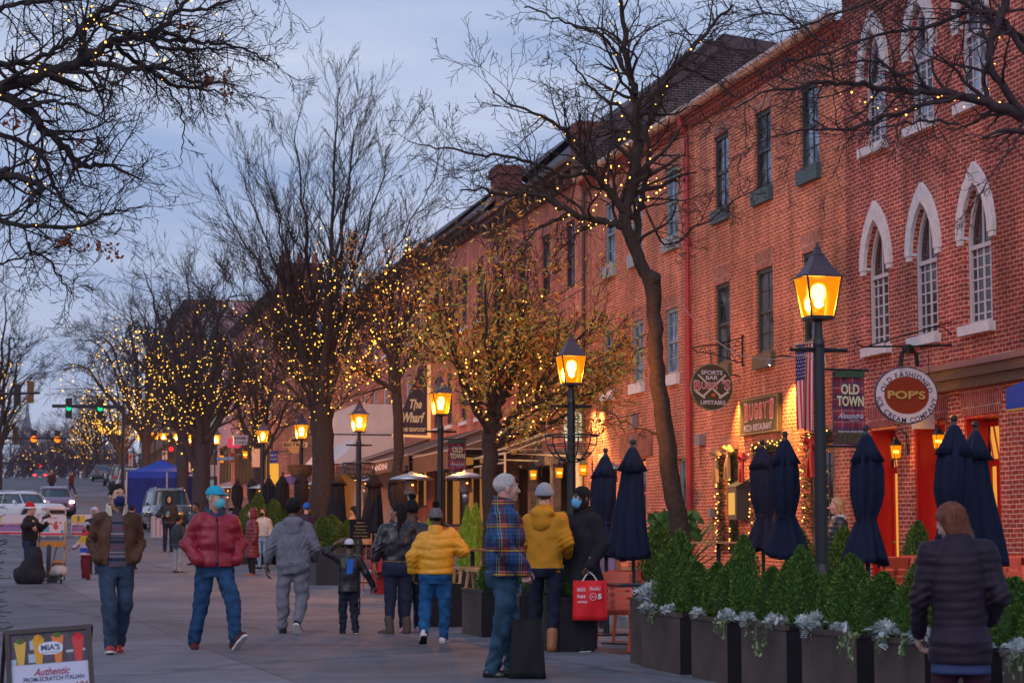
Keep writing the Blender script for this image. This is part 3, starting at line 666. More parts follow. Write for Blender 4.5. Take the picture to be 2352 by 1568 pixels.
for q,rr,k,ln in limbs:
 dz=rng.uniform(-.35,.35);P_,R_=T.smooth(px(q,Yt),[r*mp_ for r in rr],4,.02)
 P_=[p+Vector((0,dz*i/len(P_)*4,0))for i,p in enumerate(P_)];T.limb(P_,R_,7)
 T.along(P_,R_,k,ln,TW,1,.08)
T.done('bare tree with a crooked dark trunk rising beside the round sports bar sign',m=bark2)
lights(T,'warm fairy lights wound round the fork of the crooked bare tree',200,.014,bulbw,rmin=.02,gap=.16)
rng=random.Random(5);T=Tree(rng);Yt=18.5;mp_=1/F*20.5
ro=[([(2640,420),(2480,330),(2352,268),(2270,236),(2215,218),(2150,208),(2098,203),(2045,199),(1995,190),(1937,182),(1850,185),(1760,210),(1700,240)],[34,26,19,16,13,11,10,9,8,6.5,5,3,1.5],30,1.0),([(2352,268),(2300,190),(2270,130),(2290,60),(2320,-20),(2340,-60)],[12,12,11,13,14,14],8,.9),([(2352,120),(2322,60),(2298,30),(2240,20),(2160,50),(2080,60),(2000,80),(1920,110),(1830,120)],[10,10,9,7,6,5,4,2.5,1.5],30,1.0),([(2215,222),(2160,232),(2098,250),(2030,270),(1960,292),(1900,296),(1830,300),(1760,320),(1690,360)],[7,6.5,6,5.5,5,4,3,2,1],26,.9),([(2200,285),(2120,288),(2040,300),(1960,325),(1900,345)],[4,4,3.5,2.5,1],12,.7),([(2098,165),(2060,175),(2010,150),(1960,148),(1900,165),(1840,180),(1780,170)],[5,5,4,3.5,3,2,1],20,.9),([(2240,20),(2180,-10),(2100,-30),(2050,-20),(1960,10),(1880,40),(1800,60),(1740,40)],[6,6,5,5,4,3,2,1],24,.9),([(1900,110),(1860,60),(1800,20),(1720,30),(1650,60),(1600,40)],[3,3,2.5,2,1.5,1],16,.8),([(2352,270),(2330,330),(2290,380),(2255,430),(2235,470)],[5,3.5,2.5,2,1],8,.5)]
TW2=dict(TW,seg=.11,kids=[5,4,3],ratio=.55,rmin=.0032,flat=.8)
for q,rr,k,ln in ro:
 dz=rng.uniform(-.3,.3);P_,R_=T.smooth(px(q,Yt),[r*mp_*.78 for r in rr],4,.012)
 P_=[p+Vector((0,dz*i/len(P_)*3,0))for i,p in enumerate(P_)];T.limb(P_,R_,8);T.along(P_,R_,k,ln,TW2,1,.1)
q=onY(2640,420,Yt);T.limb([Vector((q.x+.6,Yt,.1)),Vector((q.x+.55,Yt,2.5)),Vector((q.x,Yt,q.z)),Vector((q.x-.2,Yt,q.z+2)),Vector((q.x,Yt+.2,q.z+4))],[.24,.20,.16,.09,.03],12,T.tr)
for k in range(9):T.grow(Vector((q.x-.1,Yt,q.z+.4+k*.4)),Vector((math.cos(k*2.4)*.9,math.sin(k*2.4)*.9,.7)),2.3,.06,1,TW2)
T.done('bare boughs reaching in from the upper right over the gothic windows',m=barkmat('purple_bark',(.050,.032,.036)))
lights(T,'sparse warm fairy lights among the boughs at upper right',70,.010,bulbw,rmin=.02,gap=.25,runs=5)
rng=random.Random(9);T=Tree(rng);Yt=24;mp_=1/F*24.3
lo=[([(-220,260),(-100,230),(0,203),(82,178),(140,158),(185,144),(225,120),(262,98),(310,88),(349,82),(380,55),(410,25),(450,-20)],[30,24,15,14,13,12,10,9,8,7,6,5,4],26,1.2),([(349,84),(400,90),(451,79),(500,74),(560,78),(615,96),(660,100)],[5,5,4.5,4,3,2,1],22,.8),([(185,148),(240,150),(290,165),(340,158),(385,168),(420,192),(451,205),(500,205),(540,215)],[8,7,6.5,6,5,4.5,4,2.5,1],24,.9),([(262,100),(310,130),(360,155),(420,175),(480,170),(540,180)],[6,5.5,5,4,3,1.5],22,.9),([(380,200),(420,232),(425,280),(430,320),(428,358)],[2.5,2,1.6,1.2,.6],5,.35),([(-120,190),(0,214),(60,246),(95,285),(123,312),(160,348),(197,375),(230,366),(287,387),(330,400)],[20,12,11,10,9,8,7,5,3.5,1.5],28,1.0),([(-100,380),(0,397),(20,414),(60,430),(98,447),(76,475),(68,500)],[11,9,9,8,6.5,5,3],16,.8),([(-100,480),(0,509),(82,529),(164,537),(246,510),(300,505)],[7,6,5,4,3,1.5],24,.9),([(-80,290),(0,300),(74,330),(110,380),(135,424),(156,452),(200,470),(245,460)],[7,6,5.5,5,4,3.5,2.5,1.5],24,.95),([(-60,150),(0,139),(70,128),(130,90),(170,50),(210,0)],[9,8,6.5,6,5,4],22,1.0),([(192,140),(188,90),(205,55),(245,25),(280,5),(330,-15)],[9,9,8,7,6,5],20,1.0),([(-60,60),(0,30),(60,28),(130,35),(200,30),(270,-10)],[6,5,5,4,4,3],22,1.0),([(225,55),(300,80),(360,110),(420,120),(480,116),(545,125)],[6,5,4.5,4,3,1.5],24,1.0),([(410,25),(470,30),(530,20),(570,5),(620,20)],[4,4,3,2,1],16,.8),([(60,246),(110,240),(160,255),(210,290),(260,315)],[4,4,3,2.5,1],18,.9),([(60,560),(110,590),(140,620),(170,650)],[3,2.5,2,1],14,.8),([(-50,590),(0,598),(60,580),(120,570)],[3,2.5,2,1],14,.8)]
TW3=dict(TW,seg=.13,kids=[5,4,3],ratio=.55,rmin=.0036,flat=.8,wig=.24,up=-.01)
for q,rr,k,ln in lo:
 dz=rng.uniform(-.4,.4);P_,R_=T.smooth(px(q,Yt),[r*mp_ for r in rr],4,.018)
 P_=[p+Vector((0,dz*i/len(P_)*3,0))for i,p in enumerate(P_)];T.limb(P_,R_,7);T.along(P_,R_,k,ln,TW3,1,.1)
T.limb([Vector((-4.6,Yt,.1)),Vector((-4.5,Yt,3)),Vector((-3.6,Yt,5)),onY(-220,260,Yt)],[.3,.26,.2,.17],12,T.tr)
t=T.done('bare boughs with a few brown leaves reaching in from the upper left',m=bark)
def leafclump(mb,c,n,r,s,rng,long=2.2):
 for k in range(n):
  p=Vector(c)+Vector((rng.gauss(0,r),rng.gauss(0,r),rng.gauss(0,r)*.9))
  a=Vector((rng.gauss(0,1),rng.gauss(0,1),rng.gauss(-.5,.8))).normalized()*s*rng.uniform(.6,1.3);b=a.cross(Vector((rng.gauss(0,1),rng.gauss(0,1),rng.gauss(0,1)))).normalized()*a.length/long
  mb.add([p,p+a*.5+b*.5,p+a,p+a*.5-b*.5],[(0,1,2,3)])
for x,y,n in((475,180,40),(522,168,18),(524,212,14),(252,197,16),(422,62,16),(438,112,12),(178,330,14),(22,270,18),(154,556,30),(233,568,12),(262,580,14),(62,444,8),(34,281,8),(515,190,10),(208,565,8)):
 lf=MB();leafclump(lf,onY(x,y,Yt),n,.055,.075,rng,1.6);lf.build('leaf_clump',mat('rust_leaf',(.30,.085,.03),.7,var=.4,sc=30),t)
lights(T,'sparse warm fairy lights among the boughs at upper left',110,.012,bulbw,rmin=.016,gap=.25,runs=4)
rng=random.Random(12);T=Tree(rng);Yt=57.5;mp_=1/F*58.5
P_,R_=T.smooth(px([(743,1240),(741,1150),(740,1050),(738,980),(736,930)],Yt),[r*mp_ for r in(30,27,25,26,24)],3,.02);P_[0].z=.8;T.limb(P_,R_,12,T.tr)
VO=dict(levels=3,seg=.5,wig=.085,up=.06,kids=[5,6,5],spread=.45,ratio=.52,taper=.86,rmin=.0052,rrec=.012)
for(bx,by),(tx,ty),r,k in(((730,950),(580,560),11,9),((732,940),(620,400),13,9),((735,930),(690,280),15,10),((740,930),(755,235),15,10),((744,930),(835,265),14,10),((746,940),(905,330),12,9),((748,950),(975,430),10,9),((728,960),(540,640),9,8),((724,900),(495,460),11,9),((748,880),(1000,560),8,8),((720,860),(440,640),8,8),((722,930),(550,370),10,9),((750,900),(930,560),7,8),((738,900),(790,350),9,9),((726,900),(660,480),8,8),((730,980),(560,800),8,7),((745,980),(880,820),6,6)):
 dx,dz=(tx-bx),(by-ty);dy=rng.uniform(-1.6,1.6)
 q=[(bx,by),(bx+dx*.13,by-dz*.22),(bx+dx*.38,by-dz*.48),(bx+dx*.7,by-dz*.75),(tx,ty)]
 P_,R_=T.smooth(px(q,Yt),[v*mp_ for v in(r*.72,r*.52,r*.32,r*.17,r*.06)],4,.04);P_=[p+Vector((0,dy*(i/len(P_))*1.4,0))for i,p in enumerate(P_)]
 T.limb(P_,R_,6);T.along(P_,R_,k*2+6,2.5,VO,1,.16,r=None)
t=T.done('tall vase shaped bare tree in the middle of the view with a thick straight trunk',m=barkmat('olive_bark',(.045,.033,.030)))
lights(T,'yellow fairy lights strung through the lower crown of the vase shaped tree',620,.017,bulbm,rmin=.010,gap=.3,runs=14,pick=lambda p:p.z+rng.gauss(0,1.2)<7.6)
def gapbox(p):
 v=np.array([p.x,p.y,p.z-CAMH]);d=v@fwv;x,y=CX+F*(v@rtv)/d,CY-F*(v@upv)/d
 return(975<x<1045 and 835<y<1075)or(905<x<1000 and 875<y<1010)
rng=random.Random(21);T=Tree(rng);T.gap=gapbox;Yt=36.5;mp_=1/F*37.5
P_,R_=T.smooth(px([(1128,1260),(1126,1150),(1124,1050),(1128,960),(1140,880)],Yt),[r*mp_ for r in(21,19,18,17,13)],3,.02);P_[0].z=.2;T.limb(P_,R_,10,T.tr)
LO=dict(levels=3,seg=.3,wig=.12,up=.07,kids=[5,5,4],spread=.6,ratio=.55,taper=.8,rmin=.006,rrec=.006)
for(bx,by),(tx,ty),r in(((1130,980),(1190,700),9),((1135,930),(1140,620),9),((1130,990),(1040,720),8),((1128,1010),(970,700),7),((1130,1020),(1250,840),8),((1132,990),(1330,740),8),((1150,930),(1270,640),7),((1128,1000),(1000,650),7),((1126,1030),(1390,880),6),((1128,960),(1080,640),7),((1160,980),(1400,800),5),((1130,960),(1200,600),6)):
 dx,dz=tx-bx,by-ty;dy=rng.uniform(-1.3,1.3);q=[(bx,by),(bx+dx*.3,by-dz*.2),(bx+dx*.6,by-dz*.5),(tx,ty)]
 P_,R_=T.smooth(px(q,Yt),[v*mp_ for v in(r,r*.75,r*.5,r*.2)],4,.03);P_=[p+Vector((0,dy*i/len(P_),0))for i,p in enumerate(P_)]
 T.limb(P_,R_,6);T.along(P_,R_,12,1.6,LO,1,.2)
t=T.done('tree still holding orange and green autumn leaves behind the second street lamp','leafy_tree','street trees keeping autumn leaves',bark2)
l1,l2,l3=MB(),MB(),MB()
for p,d in T.tips:
 if rng.random()<.38 or gapbox(p):continue
 hh=min(1,max(0,(p.z-3)/4.5))
 for k in range(rng.randint(1,4)if hh>.6 else rng.randint(4,8)):
  mbx=rng.choices([l1,l2,l3],[1.2-hh*.9,.35+hh*.45,.8])[0];leafclump(mbx,p-d*.18*k*.5,1,.11,.125,rng,3.2)
l1.build('green_leaf_clump',mat('olive_leaf',(.40,.38,.06),.7,var=.3,sc=20),t)
l2.build('orange_leaf_clump',mat('orange_leaf',(.85,.34,.05),.7,var=.3,sc=20),t)
l3.build('brown_leaf_clump',mat('tan_leaf',(.66,.36,.10),.7,var=.3,sc=20),t)
lights(T,'warm fairy lights among the autumn leaves of the leafy tree',300,.016,bulbw,rmin=.008,gap=.25,runs=7)
rng=random.Random(31);T=Tree(rng);T.gap=gapbox;Yt=46.3;mp_=1/F*47.2
P_,R_=T.smooth(px([(914,1240),(914,1120),(913,1000),(912,900),(905,820),(900,740),(905,640)],Yt),[r*mp_ for r in(13,12,12,12,9,6,3)],3,.02);P_[0].z=.35;T.limb(P_,R_,9,T.tr)
T.along(P_,R_,26,2.4,dict(LO,seg=.4,up=.06),1,.45,r=.035)
for q,rr in(([(908,900),(880,880),(855,862),(830,850),(800,856)],(7,6,5,3,1.5)),([(908,830),(850,740),(820,660),(800,600)],(5,4,3,1.5)),([(905,800),(950,700),(985,640)],(5,4,1.5)),([(910,860),(960,790),(1010,730)],(5,4,1.5))):
 P_,R_=T.smooth(px(q,Yt),[v*mp_ for v in rr],3,.03);T.limb(P_,R_,6);T.along(P_,R_,16,1.3,LO,1,.1)
t=T.done('slim tree with sparse orange leaves in front of the pale shop bay','leafy_tree','street trees keeping autumn leaves',bark2)
l2,l3=MB(),MB()
for p,d in T.tips:
 if rng.random()<.6 or gapbox(p):continue
 for k in range(rng.randint(1,4)):leafclump(rng.choice([l2,l3]),p-d*.1*k,1,.09,.10,rng,3)
l2.build('orange_leaf_clump',_m['orange_leaf'],t);l3.build('brown_leaf_clump',_m['tan_leaf'],t)
lights(T,'dense yellow fairy lights on the slim leafy tree',300,.018,bulbm,rmin=.008,gap=.22,runs=7)
def vtree(seed,xb,Y,ybase,ytop,halfw,n,label,rt=.3,nl=0,bs=.03,o=None,fork=.25,k=12,ln=2.2,m=None,low=None,x=None):
 rng=random.Random(seed);T=Tree(rng);b0=onY(xb,1236,Y);b0.z=gz(Y)+.1;top=onY(xb,ytop,Y).z;H_=top-b0.z;W_=halfw/F*Y
 fz=b0.z+H_*fork;P_=[b0,b0+Vector((.05,0,(fz-b0.z)*.5)),Vector((b0.x,b0.y,fz))];T.limb(P_,[rt,rt*.85,rt*.8],9,T.tr)
 oo=dict(levels=2,seg=.6,wig=.11,up=.03,kids=[6,6],spread=.62,ratio=.55,taper=.8,rmin=.0085,rrec=.012);oo.update(o or{})
 for i in range(n):
  a=-1+2*(i+.5)/n;dy=rng.uniform(-.5,.5)*W_;sp=a*W_*rng.uniform(.8,1.1);hh=(top-fz)*(1-.45*abs(a)**2)*rng.uniform(.85,1.05)
  s0=Vector((b0.x,b0.y,fz-rng.random()*.35*H_*fork));e=s0+Vector((sp,dy,hh*(1 if low is None else rng.uniform(low,1))))
  md=s0+Vector((sp*.35,dy*.3,hh*.35));m3_=s0+Vector((sp*.7,dy*.7,hh*.72));P_,R_=T.smooth([s0,md,m3_,e],[rt*.42,rt*.3,rt*.18,rt*.05],4,.06)
  T.limb(P_,R_,5);T.along(P_,R_,k,ln,oo,0 if oo['levels']<3 else 1,.12,r=None)
 t=T.done(label,m=m or barkfar)
 if nl:lights(T,'yellow fairy lights filling '+label,int(nl*1.15),bs*.58,bulbm,rmin=.010,gap=.35,runs=16,pick=(lambda p:p.z<b0.z+H_*.6+rng.gauss(0,1)))
 return t
vtree(41,458,80,1180,560,190,9,'dark thick trunked bare tree behind the blue canopy tent',.42,430,.036,dict(up=.0),.30,7,2.6,low=.35)
vtree(42,415,96,1150,540,210,11,'spreading bare tree full of lights left of the thick trunked one',.34,420,.044,dict(up=-.01),.30,8,3.2,low=.3)
vtree(43,330,118,1130,600,210,11,'wide low bare tree above the parked cars',.32,560,.048,dict(up=-.03),.3,10,3.4,low=.2)
vtree(44,272,150,1110,790,120,8,'smaller bare tree glittering beyond the parked cars',.28,520,.055,dict(up=0),.25,10,2.8,low=.2)
vtree(45,215,185,1105,880,80,7,'distant bare tree near the top of the hill',.3,260,.05,None,.3,9,2.4,low=.3)
vtree(46,-12,110,1140,640,95,8,'bare tree at the far left edge beyond the barriers',.32,260,.036,dict(up=.04),.3,10,2.4,low=.5)
vtree(47,-30,150,1110,860,80,6,'bushy bare tree at the left edge beside the far tower',.3,130,.04,None,.25,10,2.4,low=.3)
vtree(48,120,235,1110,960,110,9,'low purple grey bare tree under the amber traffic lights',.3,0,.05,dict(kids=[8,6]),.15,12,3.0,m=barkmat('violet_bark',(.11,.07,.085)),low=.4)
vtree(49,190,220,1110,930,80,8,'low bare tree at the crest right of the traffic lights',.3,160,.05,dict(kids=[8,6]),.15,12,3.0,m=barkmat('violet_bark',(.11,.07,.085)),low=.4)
vtree(50,590,98,1200,700,120,8,'bare tree in front of the pink house',.28,200,.032,None,.3,10,2.2,low=.3)
rng=random.Random(99);T=Tree(rng)
for k in range(170):
 y=rng.uniform(225,275);x=onY(rng.uniform(-150,350),1236,y).x;z0=gz(y);T.grow(Vector((x,y,z0)),Vector((rng.gauss(0,.35),0,1)),rng.uniform(3.2,5.5),.1,0,dict(levels=2,seg=.9,wig=.16,up=.02,kids=[8,6],spread=.6,ratio=.5,taper=.8,rmin=.022,rrec=.012))
o=T.mb.build('distant_wood',mat('far_twigs',(.075,.045,.065),.9));tag(o,'low bare thicket closing the street at the crest of the hill','wood',kind='stuff')
lights(T,'amber fairy lights glimmering in the thicket at the crest',260,.055,bulbm,rmin=.02,gap=.6,runs=4)
blk=mat('black_iron',(.018,.018,.022),.42,.3,var=.2,sc=20);lampcap=mat('lamp_hood',(.10,.065,.085),.5,.4,var=.15,sc=9)
def panemat():
 m=bpy.data.materials.new('amber_lamp_glass');m.use_nodes=True;n=m.node_tree.nodes;l=m.node_tree.links;n.clear()
 tr=n.new('ShaderNodeBsdfTransparent');tr.inputs[0].default_value=(.9,.62,.22,1);rf_=n.new('ShaderNodeBsdfRefraction');rf_.inputs['Color'].default_value=(1,.66,.2,1);rf_.inputs['Roughness'].default_value=.7;rf_.inputs['IOR'].default_value=1.12;ms=n.new('ShaderNodeMixShader');ms.inputs[0].default_value=.72;l.new(tr.outputs[0],ms.inputs[1]);l.new(rf_.outputs[0],ms.inputs[2])
 e=n.new('ShaderNodeEmission');e.inputs[0].default_value=(1,.33,.0,1);e.inputs[1].default_value=.45
 b=n.new('ShaderNodeAddShader');l.new(ms.outputs[0],b.inputs[0]);l.new(e.outputs[0],b.inputs[1]);o=n.new('ShaderNodeOutputMaterial');l.new(b.outputs[0],o.inputs[0])
 m.cycles.emission_sampling='NONE';return m
ambr=panemat();mantle=glow('lamp_mantle',(1,.70,.26),14)
lampL=bpy.data.lights.new('lamp_glow','POINT');lampL.energy=1000;lampL.color=(1,.47,.10);lampL.shadow_soft_size=.03
def lamp(label,x,y,arms=True,basket=None,scale=1.0,rot=.35,en=None):
 g=gz(y)+.14;t=thing('street_lamp',label,'street lamp',(x,y,g),rot,'antique lantern street lamps')
 b=MB();b.lathe([(.16,0),(.16,.12),(.13,.16),(.115,.55),(.12,.6),(.085,.75),(.074,.8),(.062,3.1),(.068,3.14),(.052,3.2),(.042,3.38),(.1,3.42)],8)
 b.build('post',blk,t,loc=(0,0,0))
 if arms:
  a=MB();a.tube([(-.3,0,3.08),(0,0,3.08),(.3,0,3.08)],[.02,.03,.02],6);a.ico((-.31,0,3.08),.028);a.ico((.31,0,3.08),.028)
  a.build('ladder_bar',blk,t)
 q=math.sqrt(2);z0,z1=3.43,3.85;w0,w1=.128,.195
 fr=MB()
 for sx,sy in((1,1),(1,-1),(-1,1),(-1,-1)):
  fr.tube([(sx*w0,sy*w0,z0),(sx*w1,sy*w1,z1)],.012,4)
 fr.lathe([(w0*q+.012,z0-.025),(w0*q+.012,z0+.01)],4,rot=math.pi/4);fr.build('lantern_frame',blk,t)
 for k in range(4):
  p=MB();c,s_=math.cos(k*math.pi/2),math.sin(k*math.pi/2)
  pts=[(-w0,-w0,z0+.01),(w0,-w0,z0+.01),(w1,-w1,z1),(-w1,-w1,z1)];p.add([(x_*c-y_*s_,x_*s_+y_*c,z)for x_,y_,z in pts],[(0,1,2,3)]);p.build('lamp_pane',ambr,t)
 h=MB();h.lathe([(w1*q+.05,z1),(w1*q+.055,z1+.015),(w1*q*.97,z1+.03),(w1*q*.60,z1+.13),(w1*q*.34,z1+.235),(.085,z1+.245),(.09,z1+.265),(.06,z1+.275),(.042,z1+.32),(.046,z1+.335),(.022,z1+.35),(.015,z1+.385),(.005,z1+.40)],4,rot=math.pi/4)
 h.build('lantern_hood',lampcap,t)
 m=MB();m.lathe([(.002,-.10),(.055,-.085),(.075,-.03),(.075,.03),(.055,.075),(.002,.095)],12,(0,0,z0+.27));m.build('mantle',mantle,t,smooth=True)
 lo=bpy.data.objects.new('lamp_light',lampL if en is None else lampL.copy());COL.objects.link(lo);lo.parent=t;lo.location=(0,0,z0+.15)
 if en:lo.data.energy=en
 if basket:
  hb=MB();zc=2.62;r=.42
  for rr in(.42,.38,.26):pass
  for k in range(12):
   a=k*math.pi/6;hb.tube([(r*math.cos(f)*math.cos(a),r*math.cos(f)*math.sin(a),zc-.42*math.sin(f))for f in[i*math.pi/2/6 for i in range(7)]],.009,4,cap=False)
  for f in(0,.35,.7,1.05):hb.tube([(r*math.cos(f)*math.cos(a),r*math.cos(f)*math.sin(a),zc-.42*math.sin(f))for a in[i*math.pi/10 for i in range(21)]],.009 if f else.016,4,cap=False)
  if basket=='solid':hb.lathe([(.06,-.42),(.22,-.37),(.33,-.26),(.39,-.12),(.4,0),(.36,-.02)],16,(0,0,zc))
  hb.build('basket',mat('rust_basket',(.22,.10,.04),.8,var=.3,sc=20)if basket=='solid' else blk,t)
 t.scale=(scale,)*3
 return t
def lx(x,X=8.4):y=Yat(x,X);return X,y
LP=[]
for x,lab,arms,bas,sc_,X in((1887,'nearest street lamp, glowing amber beside the hanging flag',True,None,1.02,8.45),(1313,'street lamp with an empty wire basket before the autumn leaved tree',True,'wire',1.0,8.3),(1011,'very bright street lamp holding the plaid banner beside the seafood sign',True,None,1.0,8.3),(823,'street lamp with a wire basket in front of the white shop bay',True,'wire',1.0,8.3),(690,'street lamp over a brown basket left of the thick tree trunk',False,'solid',1.0,8.3),(601,'street lamp before the round fish sign, sixth from the camera',False,None,1.0,8.3),(493,'street lamp above the blue street name sign',False,None,1.0,8.3),(439,'street lamp half hidden by the dark thick trunk',False,None,1.0,8.3),(403,'small amber street lamp above the blue canopy tent',False,None,1.0,8.4)):
 X,y=lx(x,X);LP.append((X,y));lamp(lab,X,y,arms,bas,sc_,rot=.0,en=None if x>1100 else 2600)
for x in(372,352,318):X,y=lx(x,8.4);LP.append((X,y));lamp({372:'tiny far street lamp left of the canopy peak',352:'tiny far street lamp further up the row',318:'farthest tiny street lamp near the parked cars'}[x],X,y,False,None,1.0)
EX,EY,EZ=Vector((1,0,0)),Vector((0,1,0)),Vector((0,0,1))
iron=mat('wrought_iron',(.015,.014,.016),.5,.5)
def ell(mb,O,U,V,rx,ry,n=40,r0=0.0):
 O,U,V=Vector(O),Vector(U),Vector(V)
 a=[O+U*rx*math.cos(2*math.pi*k/n)+V*ry*math.sin(2*math.pi*k/n)for k in range(n)]
 if r0:
  b=[O+U*rx*r0*math.cos(2*math.pi*k/n)+V*ry*r0*math.sin(2*math.pi*k/n)for k in range(n)]
  mb.add(a+b,[(k,(k+1)%n,(k+1)%n+n,k+n)for k in range(n)])
 else:mb.add(a,[tuple(range(n))])
def slab(mb,O,U,V,rx,ry,th,n=40):
 O,U,V=Vector(O),Vector(U),Vector(V);W=U.cross(V)
 mb.poly([O+U*rx*math.cos(2*math.pi*k/n)+V*ry*math.sin(2*math.pi*k/n)-W*th for k in range(n)],W*th)
def quad(mb,O,U,V,w,h):
 O,U,V=Vector(O),Vector(U),Vector(V);mb.add([O-U*w/2-V*h/2,O+U*w/2-V*h/2,O+U*w/2+V*h/2,O-U*w/2+V*h/2],[(0,1,2,3)])
wht=mat('sign_white',(.66,.62,.68),.6);navyt=mat('sign_navy',(.03,.03,.09),.6);goldt=mat('sign_gold',(.55,.34,.09),.5);redo=mat('sign_oxide_red',(.26,.035,.012),.6)
F_=-EY*.004
ys=30.3;c=onY(2079,908,ys);t=thing('hanging_sign','white oval ice cream company sign with a red centre hanging from an iron bracket','sign',c)
b=MB();slab(b,(0,0,0),EX,EZ,.565,.475,-.05);b.build('sign_board',mat('sign_edge',(.05,.05,.11),.5),t)
b=MB();ell(b,-EY*.0*1+(0,-.004,0)if 0 else Vector((0,-.056,0)),EX,EZ,.545,.455);b.build('white_face',wht,t)
b=MB();ell(b,Vector((0,-.060,0)),EX,EZ,.395,.305);b.build('red_face',redo,t)
b=MB();ell(b,Vector((0,-.058,0)),EX,EZ,.405,.315);b.build('gold_rim',mat('pale_rim',(.5,.35,.33),.6),t)
b=MB();arctext(b,'OLD FASHIONED',Vector((0,-.062,0)),EX,EZ,.432,.350,math.pi*.965,math.pi*.035,.085,bold=.012)
O_=Vector((0,-.062,0));arctext(b,'ICE CREAM COMPANY',O_,EX,EZ,.497,.412,math.pi*1.02,math.pi*1.98,.085,bold=.012);b.build('lettering',navyt,t)
b=MB();text(b,"POP'S",(0,-.063,0),EX,EZ,.135,.70,bold=.06);b.build('name_lettering',mat('dark_brown_letter',(.05,.02,.01),.6),t)
b=MB();text(b,"POP'S",(-.004,-.067,.006),EX,EZ,.125,.68,bold=.035);b.build('gold_lettering',goldt,t)
b=MB()
for x in(-.42,.42):
 for k in range(7):b.tube([(x+.01*math.sin(k*1.57),-.03,.34+k*.052),(x-.01*math.sin(k*1.57),-.03,.38+k*.052)],.009,5)
b.build('chain',iron,t)
br=thing('iron_bracket','long black scrolled iron bracket holding the oval ice cream sign','bracket')
b=MB();P=lambda x,y:onY(x,y,ys)
b.tube([P(1985,796),P(1970,792),P(1968,785),P(1974,783)],.012,5);b.tube([P(1985,796),P(2100,795),P(2200,793)],.016,6)
b.tube([P(1990,795),P(2080,770),P(2195,736)],.012,5);b.tube([P(2192,738),P(2190,800)],.018,6)
b.tube([P(2110,793)]+[P(2150+38*math.cos(a),780-30*math.sin(a))for a in[i*.35-.4 for i in range(8)]],.010,5);b.tube([P(2038,784),P(2032,788),P(2032,793),P(2040,796)],.01,5)
b.tube([P(2190,740),Vector((15.0,ys,P(2190,740).z))],.02,6);b.tube([P(2190,793),Vector((15.0,ys,P(2190,793).z))],.02,6);b.build('scrollwork',iron,br)
sl=thing('sign_spotlight','twin black floodlight above the oval ice cream sign','lamp');b=MB();q=P(2080,806)
b.lathe([(.05,-.08),(.10,-.06),(.11,.03),(.05,.08)],10,tuple(q+Vector((0,-.1,.02))));b.build('lamp_body',iron,sl)
for dx in(-.13,.12):
 m_=MB();m_.tube([q+Vector((dx*.5,-.1,0)),q+Vector((dx,-.14,-.04)),q+Vector((dx*1.2,-.12,-.26))],[.02,.035,.04],7);m_.build('lamp_arm',iron,sl)
ys=40.1;c=onY(1633,889,ys);t=thing('hanging_sign','round dark olive sports bar sign with crossed white hockey sticks, hanging before the red pipe','sign',c)
ol=mat('olive_sign_board',(.075,.062,.035),.55,var=.1)
b=MB();slab(b,(0,0,0),EX,EZ,.475,.50,-.06);b.build('sign_board',ol,t)
b=MB();ell(b,(0,-.064,0),EX,EZ,.475,.50,r0=.965);b.build('rim',mat('pale_green_rim',(.28,.30,.16),.5),t)
b=MB();text(b,'SPORTS',(0,-.066,.31),EX,EZ,.085,.48,bold=.025);text(b,'BAR',(0,-.066,.20),EX,EZ,.085,.27,bold=.025);text(b,'UPSTAIRS',(.02,-.066,-.33),EX,EZ,.085,.56,bold=.025);b.build('lettering',wht,t)
b=MB()
for s in(-1,1):
 U_=Vector((s*.62,0,-.6)).normalized();W_=Vector((U_.z,0,-U_.x))
 a0=Vector((-s*.31,-.067-.001*(s>0),.26));a1=Vector((s*.20,-.067-.001*(s>0),-.20));b.add([a0-W_*.018,a0+W_*.018,a1+W_*.022,a1-W_*.022],[(0,1,2,3)])
 d0,d1=Vector((s*.16,-.069,-.235)),Vector((s*.37,-.069,-.09));W2=(d1-d0).normalized().cross(EY);b.add([d0-W2*.026,d0+W2*.026,d1+W2*.026,d1-W2*.026],[(0,1,2,3)])
b.build('hockey_stick',mat('ivory',(.62,.55,.48),.6),t)
b=MB();ell(b,(.03,-.07,-.17),EX,EZ,.05,.038,14);b.build('puck',mat('sign_orange',(.62,.14,.03),.6),t)
b=MB();text(b,"B",(-.33,-.071,.03),EX,EZ,.20,.16,bold=.05);text(b,"UGSY",(-.035,-.071,.03),EX,EZ,.135,.40,bold=.05);text(b,"'S",(.32,-.071,.05),EX,EZ,.20,.20,bold=.05);b.build('red_lettering',wht,t)
b=MB();text(b,"B",(-.33,-.075,.03),EX,EZ,.18,.14,bold=.015);text(b,"UGSY",(-.035,-.075,.03),EX,EZ,.12,.38,bold=.015);text(b,"'S",(.32,-.075,.05),EX,EZ,.18,.18,bold=.015);b.build('name_lettering',mat('sign_red',(.60,.06,.035),.5),t)
br=thing('iron_bracket','curly black iron bracket above the round sports bar sign','bracket');b=MB();P=lambda x,y:onY(x,y,ys)
b.tube([P(1590,798),P(1650,790),P(1704,775)],.014,5);b.tube([P(1705,768),P(1705,842)],.02,6)
for cx,cy,r,s in((1694,787,9,1),(1688,802,9,-1),(1695,822,13,1),(1682,812,8,-1),(1613,806,8,-1),(1631,808,6,1)):
 b.tube([P(cx+r*(1-k*.09)*math.cos(s*k*.85),cy+r*(1-k*.09)*math.sin(s*k*.85))for k in range(9)],.011,4)
b.tube([P(1590,798),P(1600,808),P(1640,812),P(1690,830),P(1705,832)],.012,5);b.tube([P(1633,812),P(1633,834)],.012,5)
for y in(772,838):b.tube([P(1705,y),Vector((15,ys,P(1705,y).z))],.015,5)
b.build('scrollwork',iron,br)
